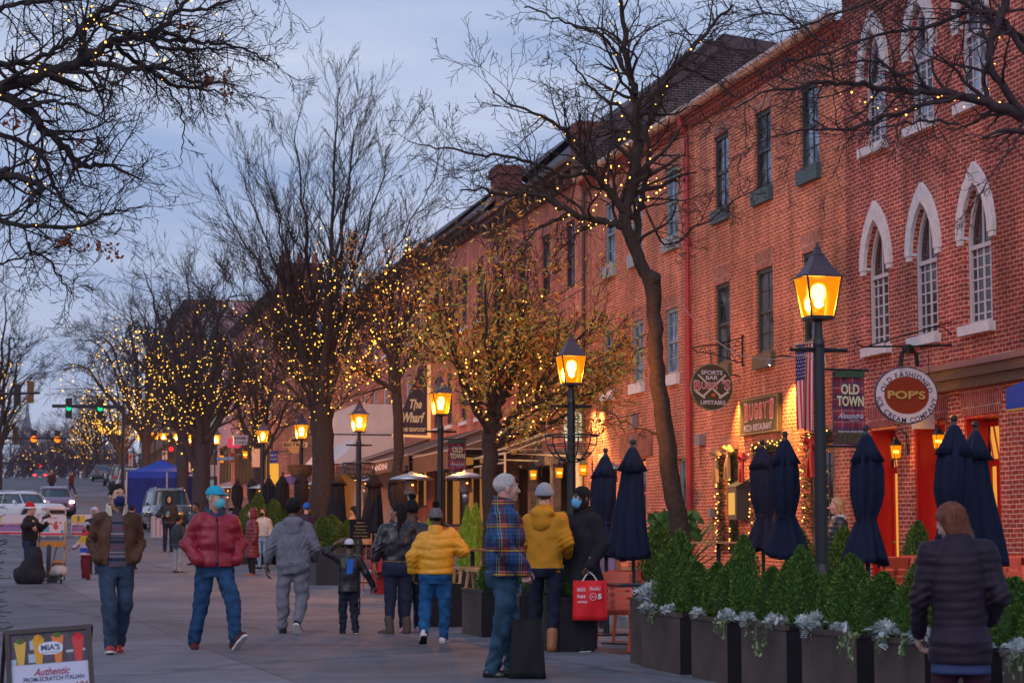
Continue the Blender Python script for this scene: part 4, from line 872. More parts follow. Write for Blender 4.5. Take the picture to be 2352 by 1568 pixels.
t=thing('wall_sign','rectangular brown pizza restaurant sign fixed to the brick wall','sign',(15,39.06,3.79))
b=MB();b.box(-.09,-.012,-1.13,1.13,-.40,.39);b.build('sign_board',ol,t);U_=-EY
b=MB()
for z in(-.365,.355):b.box(-.094,-.0905,-1.08,1.08,z-.008,z+.008)
for y in(-1.07,1.07):b.box(-.0945,-.0905,y-.008,y+.008,-.357,.347)
b.build('gold_line',mat('line_gold',(.35,.25,.12),.5),t)
b=MB()
for k,(ch,w,h)in enumerate(zip("BUGSY'S",(.30,.27,.27,.27,.27,.09,.30),(.36,.30,.30,.30,.30,.12,.38))):
 y=.84-sum((.30,.27,.27,.27,.27,.09,.30)[:k])-w/2;text(b,ch,(-.098,y,.09 if ch!="'" else.2),U_,EZ,h,w*.9,bold=.06)
b.build('letter_outline',mat('sign_pink',(.62,.36,.38),.6),t);b=MB()
for k,(ch,w,h)in enumerate(zip("BUGSY'S",(.30,.27,.27,.27,.27,.09,.30),(.33,.27,.27,.27,.27,.10,.35))):
 y=.84-sum((.30,.27,.27,.27,.27,.09,.30)[:k])-w/2;text(b,ch,(-.103,y,.09 if ch!="'" else.2),U_,EZ,h,w*.80,bold=.01)
b.build('name_lettering',mat('sign_crimson',(.50,.04,.05),.5),t)
b=MB();text(b,'PIZZA RESTAURANT',(-.1,.02,-.245),U_,EZ,.13,1.62,bold=.02);b.build('lettering',wht,t)
def tartan(name,s=.38):
 m=bpy.data.materials.new(name);m.use_nodes=True;n=m.node_tree.nodes;l=m.node_tree.links;b=n['Principled BSDF'];t=n.new('ShaderNodeTexCoord');sp=n.new('ShaderNodeSeparateXYZ');l.new(t.outputs['Object'],sp.inputs[0])
 prev=None
 cur=n.new('ShaderNodeRGB');cur.outputs[0].default_value=(.36,.012,.02,1);cur=cur.outputs[0]
 for ax,off in((0,0.0),(2,.01)):
  for per,wd,ph,colr,f in((.125,.36,0,(.03,.025,.07,1),.55),(.125,.07,.18,(.55,.5,.5,1),.45),(.125,.05,.62,(.03,.03,.09,1),.8),(.0625,.08,.3,(.06,.05,.15,1),.5)):
   md=n.new('ShaderNodeMath');md.operation='MULTIPLY_ADD';md.inputs[1].default_value=1/per;md.inputs[2].default_value=ph+off+50;l.new(sp.outputs[ax],md.inputs[0])
   fr=n.new('ShaderNodeMath');fr.operation='FRACT';l.new(md.outputs[0],fr.inputs[0]);lt=n.new('ShaderNodeMath');lt.operation='LESS_THAN';lt.inputs[1].default_value=wd;l.new(fr.outputs[0],lt.inputs[0])
   sc2=n.new('ShaderNodeMath');sc2.operation='MULTIPLY';sc2.inputs[1].default_value=f;l.new(lt.outputs[0],sc2.inputs[0])
   mx=n.new('ShaderNodeMixRGB');l.new(sc2.outputs[0],mx.inputs[0]);l.new(cur,mx.inputs[1]);mx.inputs[2].default_value=colr;cur=mx.outputs[0]
 l.new(cur,b.inputs['Base Color']);b.inputs['Roughness'].default_value=.8;return m
tart=tartan('tartan_banner');cream=mat('banner_cream',(.66,.58,.34),.6)
def banner(label,lx_,ly,w=.375,h=.81,ztop=2.93):
 t=thing('banner',label,'banner',(lx_+.03,ly,gz(ly)+.14),0,'old town banners on the lamp posts')
 b=MB();n=10
 for i in range(n+1):
  for j in range(9):
   z=ztop-.02-h*i/n;x=.13+w*j/8;b.v.append((x,.02*math.sin(j*.9+i*.25)+.008*math.sin(i*1.7),z))
 for i in range(n):
  for j in range(8):a=i*9+j;b.f.append((a,a+9,a+10,a+1));b.m.append(0)
 b.build('cloth',tart,t,smooth=True)
 r=MB()
 for z in(ztop,ztop-h-.03):r.tube([(.03,0,z),(.15+w,0,z)],.012,6);r.ico((.16+w,0,z),.02)
 r.build('banner_rod',blk,t);cx=.13+w/2;yo=-.038
 g=MB();quad(g,(cx,yo+.006,ztop-.05),EX,EZ,w-.02,.07);g.build('pine_band',mat('pine_print',(.05,.08,.045),.8,var=.5,sc=60),t)
 g=MB();quad(g,(cx,yo+.006,ztop-h+.07),EX,EZ,w-.02,.14);g.build('street_band',mat('street_print',(.09,.055,.03),.8,var=.5,sc=40),t)
 g=MB();text(g,'OLD',(cx,yo,ztop-.215),EX,EZ,.105,.215,bold=.03);text(g,'TOWN',(cx,yo,ztop-.345),EX,EZ,.105,.315,bold=.03);g.build('lettering',cream,t)
 g=MB();text(g,'Alexandria',(cx,yo,ztop-.505),EX,EZ,.06,.30,shear=.5,bold=.0);text(g,'VIRGINIA',(cx+.04,yo,ztop-.555),EX,EZ,.014,.12);text(g,'HOLIDAY MAGIC. HISTORIC STREETS.',(cx,yo,ztop-.68),EX,EZ,.02,.30,bold=.01);g.build('script_lettering',wht,t)
banner('red plaid banner on the nearest lamp post, beside the flag',LP[0][0],LP[0][1]);banner('red plaid banner on the bright lamp post beside the seafood sign',LP[2][0],LP[2][1])
ys=73.9;P=lambda x,y:onY(x,y,ys);t=thing('painted_sign','black seafood restaurant sign with a slanting top and lit cream border','sign')
b=MB();b.poly([P(921,996),P(981,996),P(981,840),P(963,840),P(940,905),P(926,940)],(0,.12,0));b.build('sign_board',mat('sign_black_plum',(.045,.03,.05),.6),t)
b=MB();b.poly([P(981.3,1001),P(990,1004),P(990,835),P(981.3,838)],(0,-.1,0));b.poly([P(900,997),P(990,1001),P(990,1006),P(900,1002)],(0,-.2,0));b.build('lit_border',mat('cream_border',(.75,.5,.22),.6,emit=(1,.5,.15),est=.35),t)
b=MB();q=Vector((0,-.02,0));sc_=(ys+1.5)/F
text(b,'The',P(955,927)+q,EX,EZ,20*sc_,28*sc_,bold=.03,shear=.3);text(b,'Wharf',P(950,958)+q,EX,EZ,22*sc_,52*sc_,bold=.03,shear=.3);text(b,'FINE SEAFOOD',P(949,986)+q,EX,EZ,8*sc_,60*sc_,bold=.03);b.build('lettering',cream,t)
ys=90.6;P=lambda x,y:onY(x,y,ys);sc_=93/F;t=thing('hanging_sign','small dark ristorante sign with white letters on the dim brick wall','sign')
b=MB();b.poly([P(764,1082),P(806,1082),P(806,1016),P(785,1008),P(764,1016)],(0,.1,0));b.build('sign_board',mat('brown_black_board',(.05,.025,.015),.6),t)
b=MB();q=Vector((0,-.02,0));text(b,'IL',P(787,1042)+q,EX,EZ,11*sc_,11*sc_,bold=.03);text(b,'PORTO',P(786,1058)+q,EX,EZ,12*sc_,38*sc_,bold=.03);text(b,'Ristorante',P(787,1073)+q,EX,EZ,6*sc_,32*sc_,bold=.02);b.build('lettering',wht,t)
b=MB();b.tube([P(785,1008),Vector((13.2,ys+16,P(785,1008).z))],.03,5);b.build('bracket',iron,t)
ys=77;P=lambda x,y:onY(x,y,ys);sc_=80/F;t=thing('hanging_sign','round gilt shop sign crossed by a lettered band behind the brown basket','sign')
gm=mat('gilt',(.42,.25,.10),.5,.2);b=MB();slab(b,P(677,1022),EX,EZ,17*sc_,19*sc_,-.05,24);b.build('disc',gm,t);b=MB();quad(b,P(678,1021)+Vector((0,-.07,0)),EX,EZ,54*sc_,11*sc_);b.build('band',mat('gilt_band',(.55,.38,.2),.5),t)
b=MB();text(b,'BISTRO',P(676,1021)+Vector((0,-.08,0)),EX,EZ,7*sc_,48*sc_,bold=.04);ell(b,P(677,1011)+Vector((0,-.075,0)),EX,EZ,9*sc_,4*sc_,12);b.build('lettering',mat('sign_dark',(.03,.015,.01),.6),t)
b=MB();b.tube([P(677,1003),P(677,998),P(700,996),Vector((15,ys,P(700,996).z))],.03,5);b.build('bracket',iron,t)
def board(label,x0,x1,y0,y1,Y,col,txt=None,tcol=None,ths=None,cat='sign',name='hanging_sign',em=None,fac=None):
 P=lambda x,y:onY(x,y,Y);t=thing(name,label,cat);b=MB();b.poly([P(x0,y1),P(x1,y1),P(x1,y0),P(x0,y0)],(0,.06,0));b.build('sign_board',mat(label[:30],col,.6)if em is None else mat(label[:30],col,.6,emit=em,est=.5),t)
 s=Y*1.01/F
 if txt:
  b=MB()
  for k,(w_,f,h)in enumerate(txt):text(b,w_,P((x0+x1)/2,y0+(y1-y0)*f)+Vector((0,-.02,0)),EX,EZ,h*(y1-y0)*s,(x1-x0)*.85*s,bold=.02)
  b.build('lettering',tcol or navyt,t)
 if ths:
  b=MB();b.tube([P((x0+x1)/2,y0)]+[P(*q)for q in ths],.03,5);b.build('bracket',iron,t)
 return t
board('white rectangular hanging sign before the pink house',536,570,999,1021,88,(.60,.50,.55),[('BONIMO',.3,.28),('CAFE',.75,.2)],navyt,[(553,990),(575,985)])
board('pink hanging sign just left of the white hanging sign',523,552,1006,1028,94,(.62,.07,.22),None,None,[(530,985),(560,980)])
board('blue vertical banner sign above the golden shop window',620,638,1036,1062,96,(.04,.05,.25),[('BUY',.35,.12),('GALLERY',.68,.1)],wht,[(640,1036)])
board('tall pale menu board left of the blue banner sign',579,597,1030,1072,92,(.50,.38,.33),None,None,[(590,1025)])
board('glowing yellow shop window hung with ornaments below the blue banner sign',620,640,1064,1128,104,(.6,.35,.05),None,None,None,'window','lit_window',em=(1,.5,.05))
board('white no parking sign on a post right of the turquoise cap',484,502,1067,1093,84,(.60,.50,.52),None,None,[(493,1100),(493,1185)])
t=thing('street_name_sign','blue street name sign above the no parking sign','sign');P=lambda x,y:onY(x,y,86)
b=MB();b.poly([P(497,1058),P(538,1056),P(538,1048),P(497,1050)],(0,.04,0));b.build('sign_board',mat('street_sign_blue',(.05,.25,.52),.5),t);b=MB();text(b,'N LEE ST',P(517,1053)+Vector((0,-.02,0)),EX,EZ,.075,.68,bold=.03);b.build('lettering',wht,t)
b=MB();b.tube([P(493,1056),P(498,1054)],.03,5);b.build('bracket',iron,t)
board('white parking sign with blue lettering above the canopy peak',373,384,1035,1055,118,(.55,.5,.6),[('P',.35,.4)],navyt,[(378,1060),(378,1100)])
board('round red stop sign edge behind the street name sign',530,537,1040,1062,100,(.42,.02,.03))
board('orange and white notice left of the canopy peak',296,305,1040,1070,130,(.55,.42,.4),[('P',.3,.3)],mat('notice_red',(.6,.04,.03)),[(300,1090)])
board('red and white sign right of the orange and white notice',326,338,1048,1064,126,(.5,.05,.05),[('STOP',.5,.5)],wht,[(332,1090)])
board('small white square sign beside the red and white one',318,328,1028,1040,140,(.5,.5,.62))
t=thing('flag','american flag hanging vertically from a slanted pole behind the nearest lamp','flag');ys=35.6;P=lambda x,y:onY(x,y,ys)
fw_,fh_=42,196;nS=26;reds,whs,blus=MB(),MB(),MB()
def fp(u,v):
 x=1828+2*v+u*fw_*(1-.28*v)+3*v;y=790+v*fh_+2*math.sin(u*6+v*3);p=P(x,y);p.y+=.07*math.sin(u*9.4+1+v*1.5)*(0.4+v);return p
def patch(mb,u0,u1,v0,v1,nu,nv,off=0):
 o=len(mb.v)
 for i in range(nv+1):
  for j in range(nu+1):q=fp(u0+(u1-u0)*j/nu,v0+(v1-v0)*i/nv);mb.v.append((q.x,q.y+off,q.z))
 for i in range(nv):
  for j in range(nu):a=o+i*(nu+1)+j;mb.f.append((a,a+nu+1,a+nu+2,a+1));mb.m.append(0)
CU=7/13
for k in range(13):
 u0,u1=k/13,(k+1)/13
 v0=.42 if u0<CU-.001 else 0
 patch(reds if k%2==0 else whs,u0,u1,v0,1,2,24)
patch(blus,0,CU,0,.42,8,12);st=MB()
for i in range(9):
 for j in range(6 if i%2==0 else 5):
  u=(.045+.09*j+(.045 if i%2 else 0));v=.03+.043*i;q=fp(u,v);q.y-=.012;ell(st,q,EX,EZ,.011,.013,5)
reds.build('red_stripe',mat('flag_red',(.52,.02,.04),.8),t);whs.build('white_stripe',mat('flag_white',(.62,.52,.56),.8),t);blus.build('canton',mat('flag_blue',(.035,.035,.14),.8),t);tag(st.build('star',wht,t),kind=None)
b=MB();a=P(1824,792);b.tube([a,P(1850,788),P(1885,782),Vector((15,ys,P(1885,782).z-.5))],.016,6);b.build('pole',mat('pale_pole',(.5,.45,.4),.5),t)
def spot(label,x,y,Y,dx=.35,en=90,size=55,tilt=(0,0,-1),col=(1,.48,.10),X=15.0,head=True):
 z=onX(x,y,X).z;t=thing('wall_floodlight',label,'lamp',(X-dx,Y,z));b=MB()
 b.tube([(dx,0,.12),(dx*.4,0,.14),(0,0,.06)],.015,6);b.build('arm',blk,t);b=MB();b.lathe([(.03,.1),(.05,.06),(.10,-.06),(.09,-.055)],12);b.build('shade',mat('grey_shade',(.12,.11,.13),.5),t)
 b=MB();b.ico((0,0,-.03),.035);b.build('bulb',glow('spot_bulb',(1,.75,.4),30),t)
 ld=bpy.data.lights.new('wall_light','SPOT');ld.energy=en;ld.color=col;ld.spot_size=R(size);ld.spot_blend=.8;ld.shadow_soft_size=.03;lo=bpy.data.objects.new('wall_light',ld);COL.objects.link(lo);lo.parent=t;lo.location=(0,0,-.08)
 lo.rotation_euler=Vector(tilt).to_track_quat('-Z','Y').to_euler();return t
spot('grey cone floodlight beside the flag shining down the brick',1805,838,37.2,.55,700,80,(.35,.1,-1))
spot('floodlight behind the round sports bar sign washing the wall yellow',1690,878,40.4,.30,650,70,(.12,0,-1))
spot('bright floodlight on the wall left of the red door',1372,908,50.9,.35,620,75,(.2,.1,-1),(1,.6,.16))
spot('second bright floodlight above the black umbrellas left of the red door',1362,900,51.9,.5,600,90,(.1,-.3,-1),(1,.6,.16))
def lantern(label,p,s=1.0,en=30,axis=EX):
 t=thing('wall_lantern',label,'lamp',p);b=MB();w=.075*s
 for sx in(-1,1):
  for sy in(-1,1):b.tube([(sx*w*.75,sy*w*.75,-.17*s),(sx*w,sy*w,.06*s)],.007*s,4)
 b.lathe([(w*1.1,-.18*s),(w*1.1,-.165*s)],4,rot=math.pi/4);b.lathe([(w*1.5,.06*s),(w*1.45,.075*s),(w*.5,.17*s),(w*.3,.19*s),(.008,.24*s)],4,rot=math.pi/4);b.build('lantern_frame',iron,t)
 a=MB();a.tube([Vector((0,0,.24*s)),Vector((0,0,.30*s)),axis*.1*s+EZ*.34*s,axis*.2*s+EZ*.24*s,axis*.2*s-EZ*.05*s],.01*s,5);a.box(*((.19*s,.21*s,-.04*s,.04*s)if axis==EX else(-.04*s,.04*s,.19*s,.21*s)),-.1*s,.1*s);a.build('bracket',iron,t)
 m=MB()
 for dx in(-.025,.025):m.ico((dx*s,0,-.05*s),.028*s)
 m.build('bulb',glow('lantern_bulb',(1,.62,.2),8),t)
 g=MB();q=w*.86
 for k in range(4):c_,s_=math.cos(k*math.pi/2),math.sin(k*math.pi/2);g.add([(x_*c_-y_*s_,x_*s_+y_*c_,z)for x_,y_,z in((-w*.75,-w*.75,-.16*s),(w*.75,-w*.75,-.16*s),(w,-w,.055*s),(-w,-w,.055*s))],[(0,1,2,3)])
 g.build('glass',ambr,t)
 if en:
  ld=bpy.data.lights.new('lantern_light','POINT');ld.energy=en;ld.color=(1,.5,.12);ld.shadow_soft_size=.05;lo=bpy.data.objects.new('lantern_light',ld);COL.objects.link(lo);lo.parent=t;lo.location=(-.13*s,-.13*s,-.05*s)
lantern('brass wall lantern lit between two red doorways',(14.75,Yat(2062,14.75),onX(2060,1030,14.75).z),1.0,9)
lantern('second lit wall lantern half hidden behind a navy umbrella',(14.75,30.35,onX(2165,1005,14.75).z),1.0,9)
for k,(x,y,lab)in enumerate(((1276,1080,'nearest'),(1321,1083,'second'),(1267,1085,'third'))):pass
for x,y,lab in((1375,1073,'lit lantern on the timber post nearest the cream downspout'),(1320,1080,'middle lit lantern on the timber shop posts'),(1260,1085,'leftmost lit lantern on the timber shop posts')):
 yy=Yat(x-35,14.5);lantern(lab,(14.5,yy,onX(x-35,y,14.5).z),1.25,25)
for x,y,lab,Y in((774,1018,'small wall lantern left of the ristorante sign',92),(812,1098,'small wall lantern right of the ristorante sign',92),(563,1040,'pair of bright shop lanterns below the white hanging sign',95),(509,1050,'glowing shop lantern right of the street name sign',99)):lantern(lab,onY(x,y,Y),1.6,0)
t=board('pale glowing shop sign partly hidden by the wire basket',1297,1336,935,1012,50,(.45,.55,.4),[('PIZZA',.3,.14),('KITCHEN',.6,.12)],mat('sign_green',(.08,.2,.1)),[(1340,935)],em=(.9,.85,.5))
t=thing('awning','end of a bright blue awning at the right edge of the view','awning');b=MB();y1_=Yat(2318,14.3);zt=onX(2352,887,14.3).z;zb=onX(2352,935,14.3).z;b.add([(14.995,20,zt+.3),(14.995,y1_,zt+.3),(14.3,y1_,zt),(14.3,20,zt),(14.3,20,zb),(14.3,y1_,zb),(14.995,y1_,zb)],[(0,1,2,3),(3,2,5,4),(1,6,5,2)]);b.build('canvas',mat('royal_blue_canvas',(.02,.06,.36),.7),t);b=MB();b.box(14.29,14.32,20,y1_,zb-.03,zb-.001);b.build('trim',mat('gold_trim',(.5,.3,.05),.6),t)
t=thing('wall_sign','small white box sign with red letters half hidden behind the oval sign','sign',(14.9,31.0,3.35));b=MB();b.box(-.3,.08,-.05,.05,-.28,.28);b.build('sign_board',wht,t);b=MB();text(b,'ICE',(-.1,-.055,.02),EX,EZ,.1,.3,bold=.03);b.build('lettering',mat('notice_red',(.6,.04,.03)),t)
def awn(label,y0,y1,x0,zt,zb,m,val=.3,txt=None,tip=None):
 t=thing('awning',label,'awning');b=MB();b.add([(15,y0,zt),(x0,y0,zb),(x0,y1,zb),(15,y1,zt),(x0,y0,zb-val),(x0,y1,zb-val),(15,y0,zb-val*.2)],[(0,1,2,3),(1,4,5,2),(0,6,1)])
 b.build('canvas',m,t);e=MB();e.tube([(x0,y0,zb),(x0,y1,zb)],.03,6);e.tube([(15,y0,zb),(x0,y0,zb)],.02,5);e.tube([(15,y0,zt),(x0,y0,zb)],.02,5);e.build('frame',tip or mat('awning_rail',(.40,.32,.28),.5),t)
 if txt:g=MB();text(g,txt[0],(x0-.012,txt[1],zb-val*.5),-EY,EZ,.2,txt[2],bold=.03);g.build('lettering',wht,t)
brn=mat('brown_canvas',(.10,.06,.05),.8,var=.15,sc=2)
awn('brown canvas awning over the timber restaurant front',57.2,63.9,12.4,4.75,3.85,brn,.55)
awn('long brown awning with white name lettering left of the plaid banner',64.1,74,12.3,4.9,3.95,brn,.45,('LANDINI',69.5,3.0))
awn('faded dark awning beside the blue one',74.1,79.8,12.3,5.0,4.1,mat('dark_plum_canvas',(.085,.05,.06),.8),.4)
awn('blue awning with a pink edge behind the wire basket lamp',80,88.5,11.3,4.55,3.95,mat('violet_blue_canvas',(.055,.05,.27),.8),.42,None,mat('pink_rail',(.6,.35,.3),.5))
t=thing('metal_canopy','bare cream metal canopy frame over the timber shop front','canopy');b=MB()
for y in(53.2,57.0):b.tube([(15,y,4.3),(12.9,y,3.55),(15,y,3.5)],.035,6)
b.tube([(12.9,53.2,3.55),(12.9,57,3.55)],.035,6);b.tube([(12.9,53.2,3.3),(12.9,57,3.3)],.03,6);b.tube([(12.9,53.2,3.55),(12.9,53.2,gz(53)+.1)],.03,6);b.build('tube',lm,t)
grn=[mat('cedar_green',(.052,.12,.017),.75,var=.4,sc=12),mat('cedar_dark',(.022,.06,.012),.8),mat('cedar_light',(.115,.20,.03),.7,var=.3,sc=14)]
def cedar_mesh(h,r,seed,n=4600):
 rg=random.Random(seed);b=MB();ph=[rg.uniform(0,6.28)for _ in range(5)]
 def rad(t,a):return r*(.62+.38*math.sin(min(t*2.6,1)*math.pi/2))*(max(0,1-t**2.2))**.70*(1+.18*math.sin(3*a+ph[0]+t*5)+.10*math.sin(5*a+ph[1]-t*8))
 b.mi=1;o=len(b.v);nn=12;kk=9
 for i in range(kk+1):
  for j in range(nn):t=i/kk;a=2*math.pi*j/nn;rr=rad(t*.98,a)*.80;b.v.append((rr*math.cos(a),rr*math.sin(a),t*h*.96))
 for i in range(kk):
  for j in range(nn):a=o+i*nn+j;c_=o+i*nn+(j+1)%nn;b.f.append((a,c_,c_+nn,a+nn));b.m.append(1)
 for k in range(n):
  t=rg.random()**.9;a=rg.uniform(0,2*math.pi);rr=rad(t,a)*rg.uniform(.80,1.08);p=Vector((rr*math.cos(a),rr*math.sin(a),t*h))
  out_=Vector((math.cos(a),math.sin(a),0));up_=(EZ*rg.uniform(.8,1.3)+out_*rg.uniform(.05,.7)+Vector((rg.gauss(0,.3),rg.gauss(0,.3),0))).normalized()
  s_=up_.cross(Vector((rg.gauss(0,1),rg.gauss(0,1),rg.gauss(0,.4)))).normalized();L_=rg.uniform(.022,.05);w_=L_*.16
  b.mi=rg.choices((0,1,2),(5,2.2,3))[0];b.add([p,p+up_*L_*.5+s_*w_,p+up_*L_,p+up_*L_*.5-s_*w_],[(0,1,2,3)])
 return b
cedars=[]
for i in range(4):
 o=cedar_mesh(1,.172,100+i).build('cedar_proto',grn);cedars.append(o.data);bpy.data.objects.remove(o)
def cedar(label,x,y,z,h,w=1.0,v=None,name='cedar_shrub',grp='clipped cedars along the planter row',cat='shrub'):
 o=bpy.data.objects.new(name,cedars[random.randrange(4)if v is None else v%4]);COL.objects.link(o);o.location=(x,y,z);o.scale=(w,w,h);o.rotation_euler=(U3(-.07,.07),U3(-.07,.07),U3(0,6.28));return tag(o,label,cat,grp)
brow=mat('brown_planter_metal',(.075,.052,.042),.6,var=.35,sc=3,bump=.1);blkp=mat('black_planter_end',(.014,.012,.016),.55)
soil=mat('potting_soil',(.03,.02,.015),.95)
def planter(label,x,y0,y1,h=.56,w=.46,z0=None):
 z0=gz(y0)if z0 is None else z0;t=thing('planter_box',label,'planter',(x,(y0+y1)/2,z0),0,'brown metal planter boxes round the terrace');l_=(y1-y0)/2;b=MB();b.mi=0;k=.012
 b.add([(0,-l_,0),(0,l_,0),(0,l_,h),(0,-l_,h)],[(0,3,2,1)]);b.mi=1
 b.add([(0,-l_,0),(w,-l_,0),(w,-l_,h),(0,-l_,h),(0,l_,0),(w,l_,0),(w,l_,h),(0,l_,h)],[(0,1,2,3),(5,4,7,6),(1,5,6,2)])
 b.mi=0;b.box(-.012,.02,-l_-.01,l_+.01,h-.03,h+.008);b.mi=1;b.box(w-.02,w+.01,-l_-.01,l_+.01,h-.03,h+.007);b.box(.02,w-.02,-l_-.01,-l_+.02,h-.03,h+.006)
 b.build('box',[brow,blkp],t);s=MB();s.add([(.0,-l_,h-.04),(w,-l_,h-.04),(w,l_,h-.04),(0,l_,h-.04)],[(0,1,2,3)]);s.build('soil',soil,t);return t
silver=mat('silver_leaf',(.43,.49,.50),.8,var=.2,sc=30);ivym=mat('ivy_leaf',(.12,.20,.07),.7,var=.4,sc=25);ivy2=mat('ivy_pale_leaf',(.27,.32,.17),.7,var=.3,sc=25)
def miller_mesh(seed):
 rg=random.Random(seed);b=MB()
 for k in range(130):
  a=rg.uniform(0,6.28);el=rg.uniform(-.5,1.3);d=Vector((math.cos(a)*math.cos(el)-.15,math.sin(a)*math.cos(el),math.sin(el))).normalized();o_=Vector((rg.gauss(0,.035),rg.gauss(0,.065),rg.gauss(.02,.03)));L_=rg.uniform(.045,.095);s_=d.cross(Vector((rg.gauss(0,1),rg.gauss(0,1),1))).normalized();n=4
  for i in range(n):
   p=o_+d*L_*(.15+.85*i/n)+Vector((0,0,-.03*(i/n)**2))
   for sgn in(-1,1):
    q=(d*.6+s_*sgn*.9).normalized()*L_*.42*(1-.5*abs(i/n-.4));w_=d*.0075;b.add([p,p+q*.55+w_,p+q,p+q*.6-w_],[(0,1,2,3)])
  b.add([o_,o_+d*L_*.5+s_*.004,o_+d*L_*1.1,o_+d*L_*.5-s_*.004],[(0,1,2,3)])
 return b
millers=[]
for i in range(3):o=miller_mesh(i).build('m',silver);millers.append(o.data);bpy.data.objects.remove(o)
nm_=0
def miller(label,x,y,z,s=1.0):
 o=bpy.data.objects.new('dusty_miller',millers[random.randrange(3)]);COL.objects.link(o);o.location=(x,y,z);o.scale=(s,)*3;o.rotation_euler=(0,U3(-.25,-.1),U3(0,6.28));tag(o,label,'plant','silver leaved plants in the planters')
def ivy(label,x,y,z,n=4,seed=0,ln=.35):
 rg=random.Random(seed);b=MB();s=MB();s.mi=1
 for k in range(n):
  p=Vector((x-.02,y+rg.uniform(-.25,.25),z));pts=[p];d=Vector((-1,rg.uniform(-.5,.5),.1));L_=ln*rg.uniform(.35,1.1);m_=int(L_/.03)
  for i in range(m_):
   d=(d+Vector((.12,rg.gauss(0,.3),-.55 if i<4 else-.25))).normalized();q=pts[-1]+d*.03
   if q.x>x-.02:q.x=x-.02-rg.random()*.015
   pts.append(q)
   for _ in range(rg.choice((0,1,1,2))):
    c_=q+Vector((rg.uniform(-.03,.0),rg.gauss(0,.015),rg.gauss(0,.01)));u=Vector((rg.uniform(-.3,.3),rg.gauss(0,1),rg.gauss(-.4,.7))).normalized()*rg.uniform(.010,.023);v=u.cross(Vector((-1,rg.gauss(0,.4),rg.gauss(0,.4)))).normalized()*u.length*.8;b.mi=rg.choice((0,0,1))
    b.add([c_-u,c_-u*.2+v,c_+u,c_-u*.2-v],[(0,1,2,3)])
  b.mi=0;b.tube(pts,.003,3,cap=False)
 tag(b.build('ivy',[ivym,ivy2]),label,'plant','ivy trailing over the planters')
pan=[mat('pansy_white',(.66,.64,.70),.6),mat('pansy_blue',(.10,.10,.55),.6)]
def pansy(label,x,y,z,m):
 b=MB()
 for k in range(5):a=k*1.257;ell(b,(x-.004*k,y+.018*math.cos(a),z+.018*math.sin(a)),EY,EZ,.017,.017,8)
 tag(b.build('pansy',m),label,'flower','pansies in the planters')
XP=5.72
def ypx(x):return Yat(x,XP)
segs=[(1472,1560),(1586,1668),(1700,1803),(1838,1963),(2003,2118),(2150,2260),(2295,2430)]
ordn=['first from the left','second from the left','third from the left','fourth from the left','fifth from the left','beside the woman in the dark jacket','at the right edge']
ns=0
for i,(a,c)in enumerate(segs):
 y1,y0=ypx(a),ypx(c);planter('brown planter box with a black end, '+ordn[i],XP,y0,y1);ln=y1-y0
 for k in range(3):
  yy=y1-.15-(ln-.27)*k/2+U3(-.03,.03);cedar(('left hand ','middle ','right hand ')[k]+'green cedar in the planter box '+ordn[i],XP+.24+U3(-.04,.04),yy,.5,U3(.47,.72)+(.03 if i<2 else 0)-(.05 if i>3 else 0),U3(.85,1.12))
 for k,off in enumerate((U3(.08,.3),U3(.6,.95))):
  if(i,k)in((6,1),):continue
  miller(('left ','right ')[k]+'silver plant spilling over the planter box '+ordn[i],XP+.02,y1-ln*off,.57,U3(.55,1.0))
 ivy('pale green ivy trailing down the planter box '+ordn[i],XP,y1-ln*(.93 if i%2 else.55),.57,4,i,.40 if i in(2,3)else.22)
 if i in(1,2,3):pansy('white pansy in the planter '+ordn[i],XP-.03,y1-ln*.9,.60,pan[0])
for i,(yy,z,x)in enumerate(((18.35,.62,5.95),)):
 cedar('tall dark cedar behind the first planter box',6.3,18.9,.0,1.28,1.35,2);miller('silver plant behind the leftmost planter corner',5.85,18.3,.68,1.2);
b=MB();b.box(5.8,6.25,18.05,18.75,0,.66);tag(b.build('planter_box',brow),'tall brown planter at the back corner of the near row','planter','brown metal planter boxes round the terrace')
for i,(x0,y0,y1,lab)in enumerate(((5.55,20.7,21.2,'slim brown planter box just behind the man in the black coat'),(5.5,22.0,23.0,'brown planter box with blue pansies behind the man in the black coat'),(5.5,23.9,25.0,'brown planter box behind the yellow jacketed man'),(5.35,26.4,27.5,'grey brown planter box left of the plaid jacket'))):
 planter(lab,x0,y0,y1,.60)
 if i==1:
  pansy('blue pansy left of the red paper bag',x0+.05,y0+.1,.68,pan[1]);pansy('second blue pansy in the clump left of the red paper bag',x0+.05,y0+.2,.71,pan[1]);pansy('third blue pansy lowest in the clump left of the red paper bag',x0+.03,y0+.02,.64,pan[1]);ivy('variegated ivy on the planter behind the red paper bag',x0,y0+.1,.6,6,33,.35)
 cedar(('small cedar in the slim planter behind the black coat','rounded cedar between the black coat and the umbrellas','low cedar behind the yellow jacketed man','low cedar in the grey brown planter left of the plaid jacket')[i],x0+.25,(y0+y1)/2,.56,(.3,.62,.4,.3)[i],1.1)
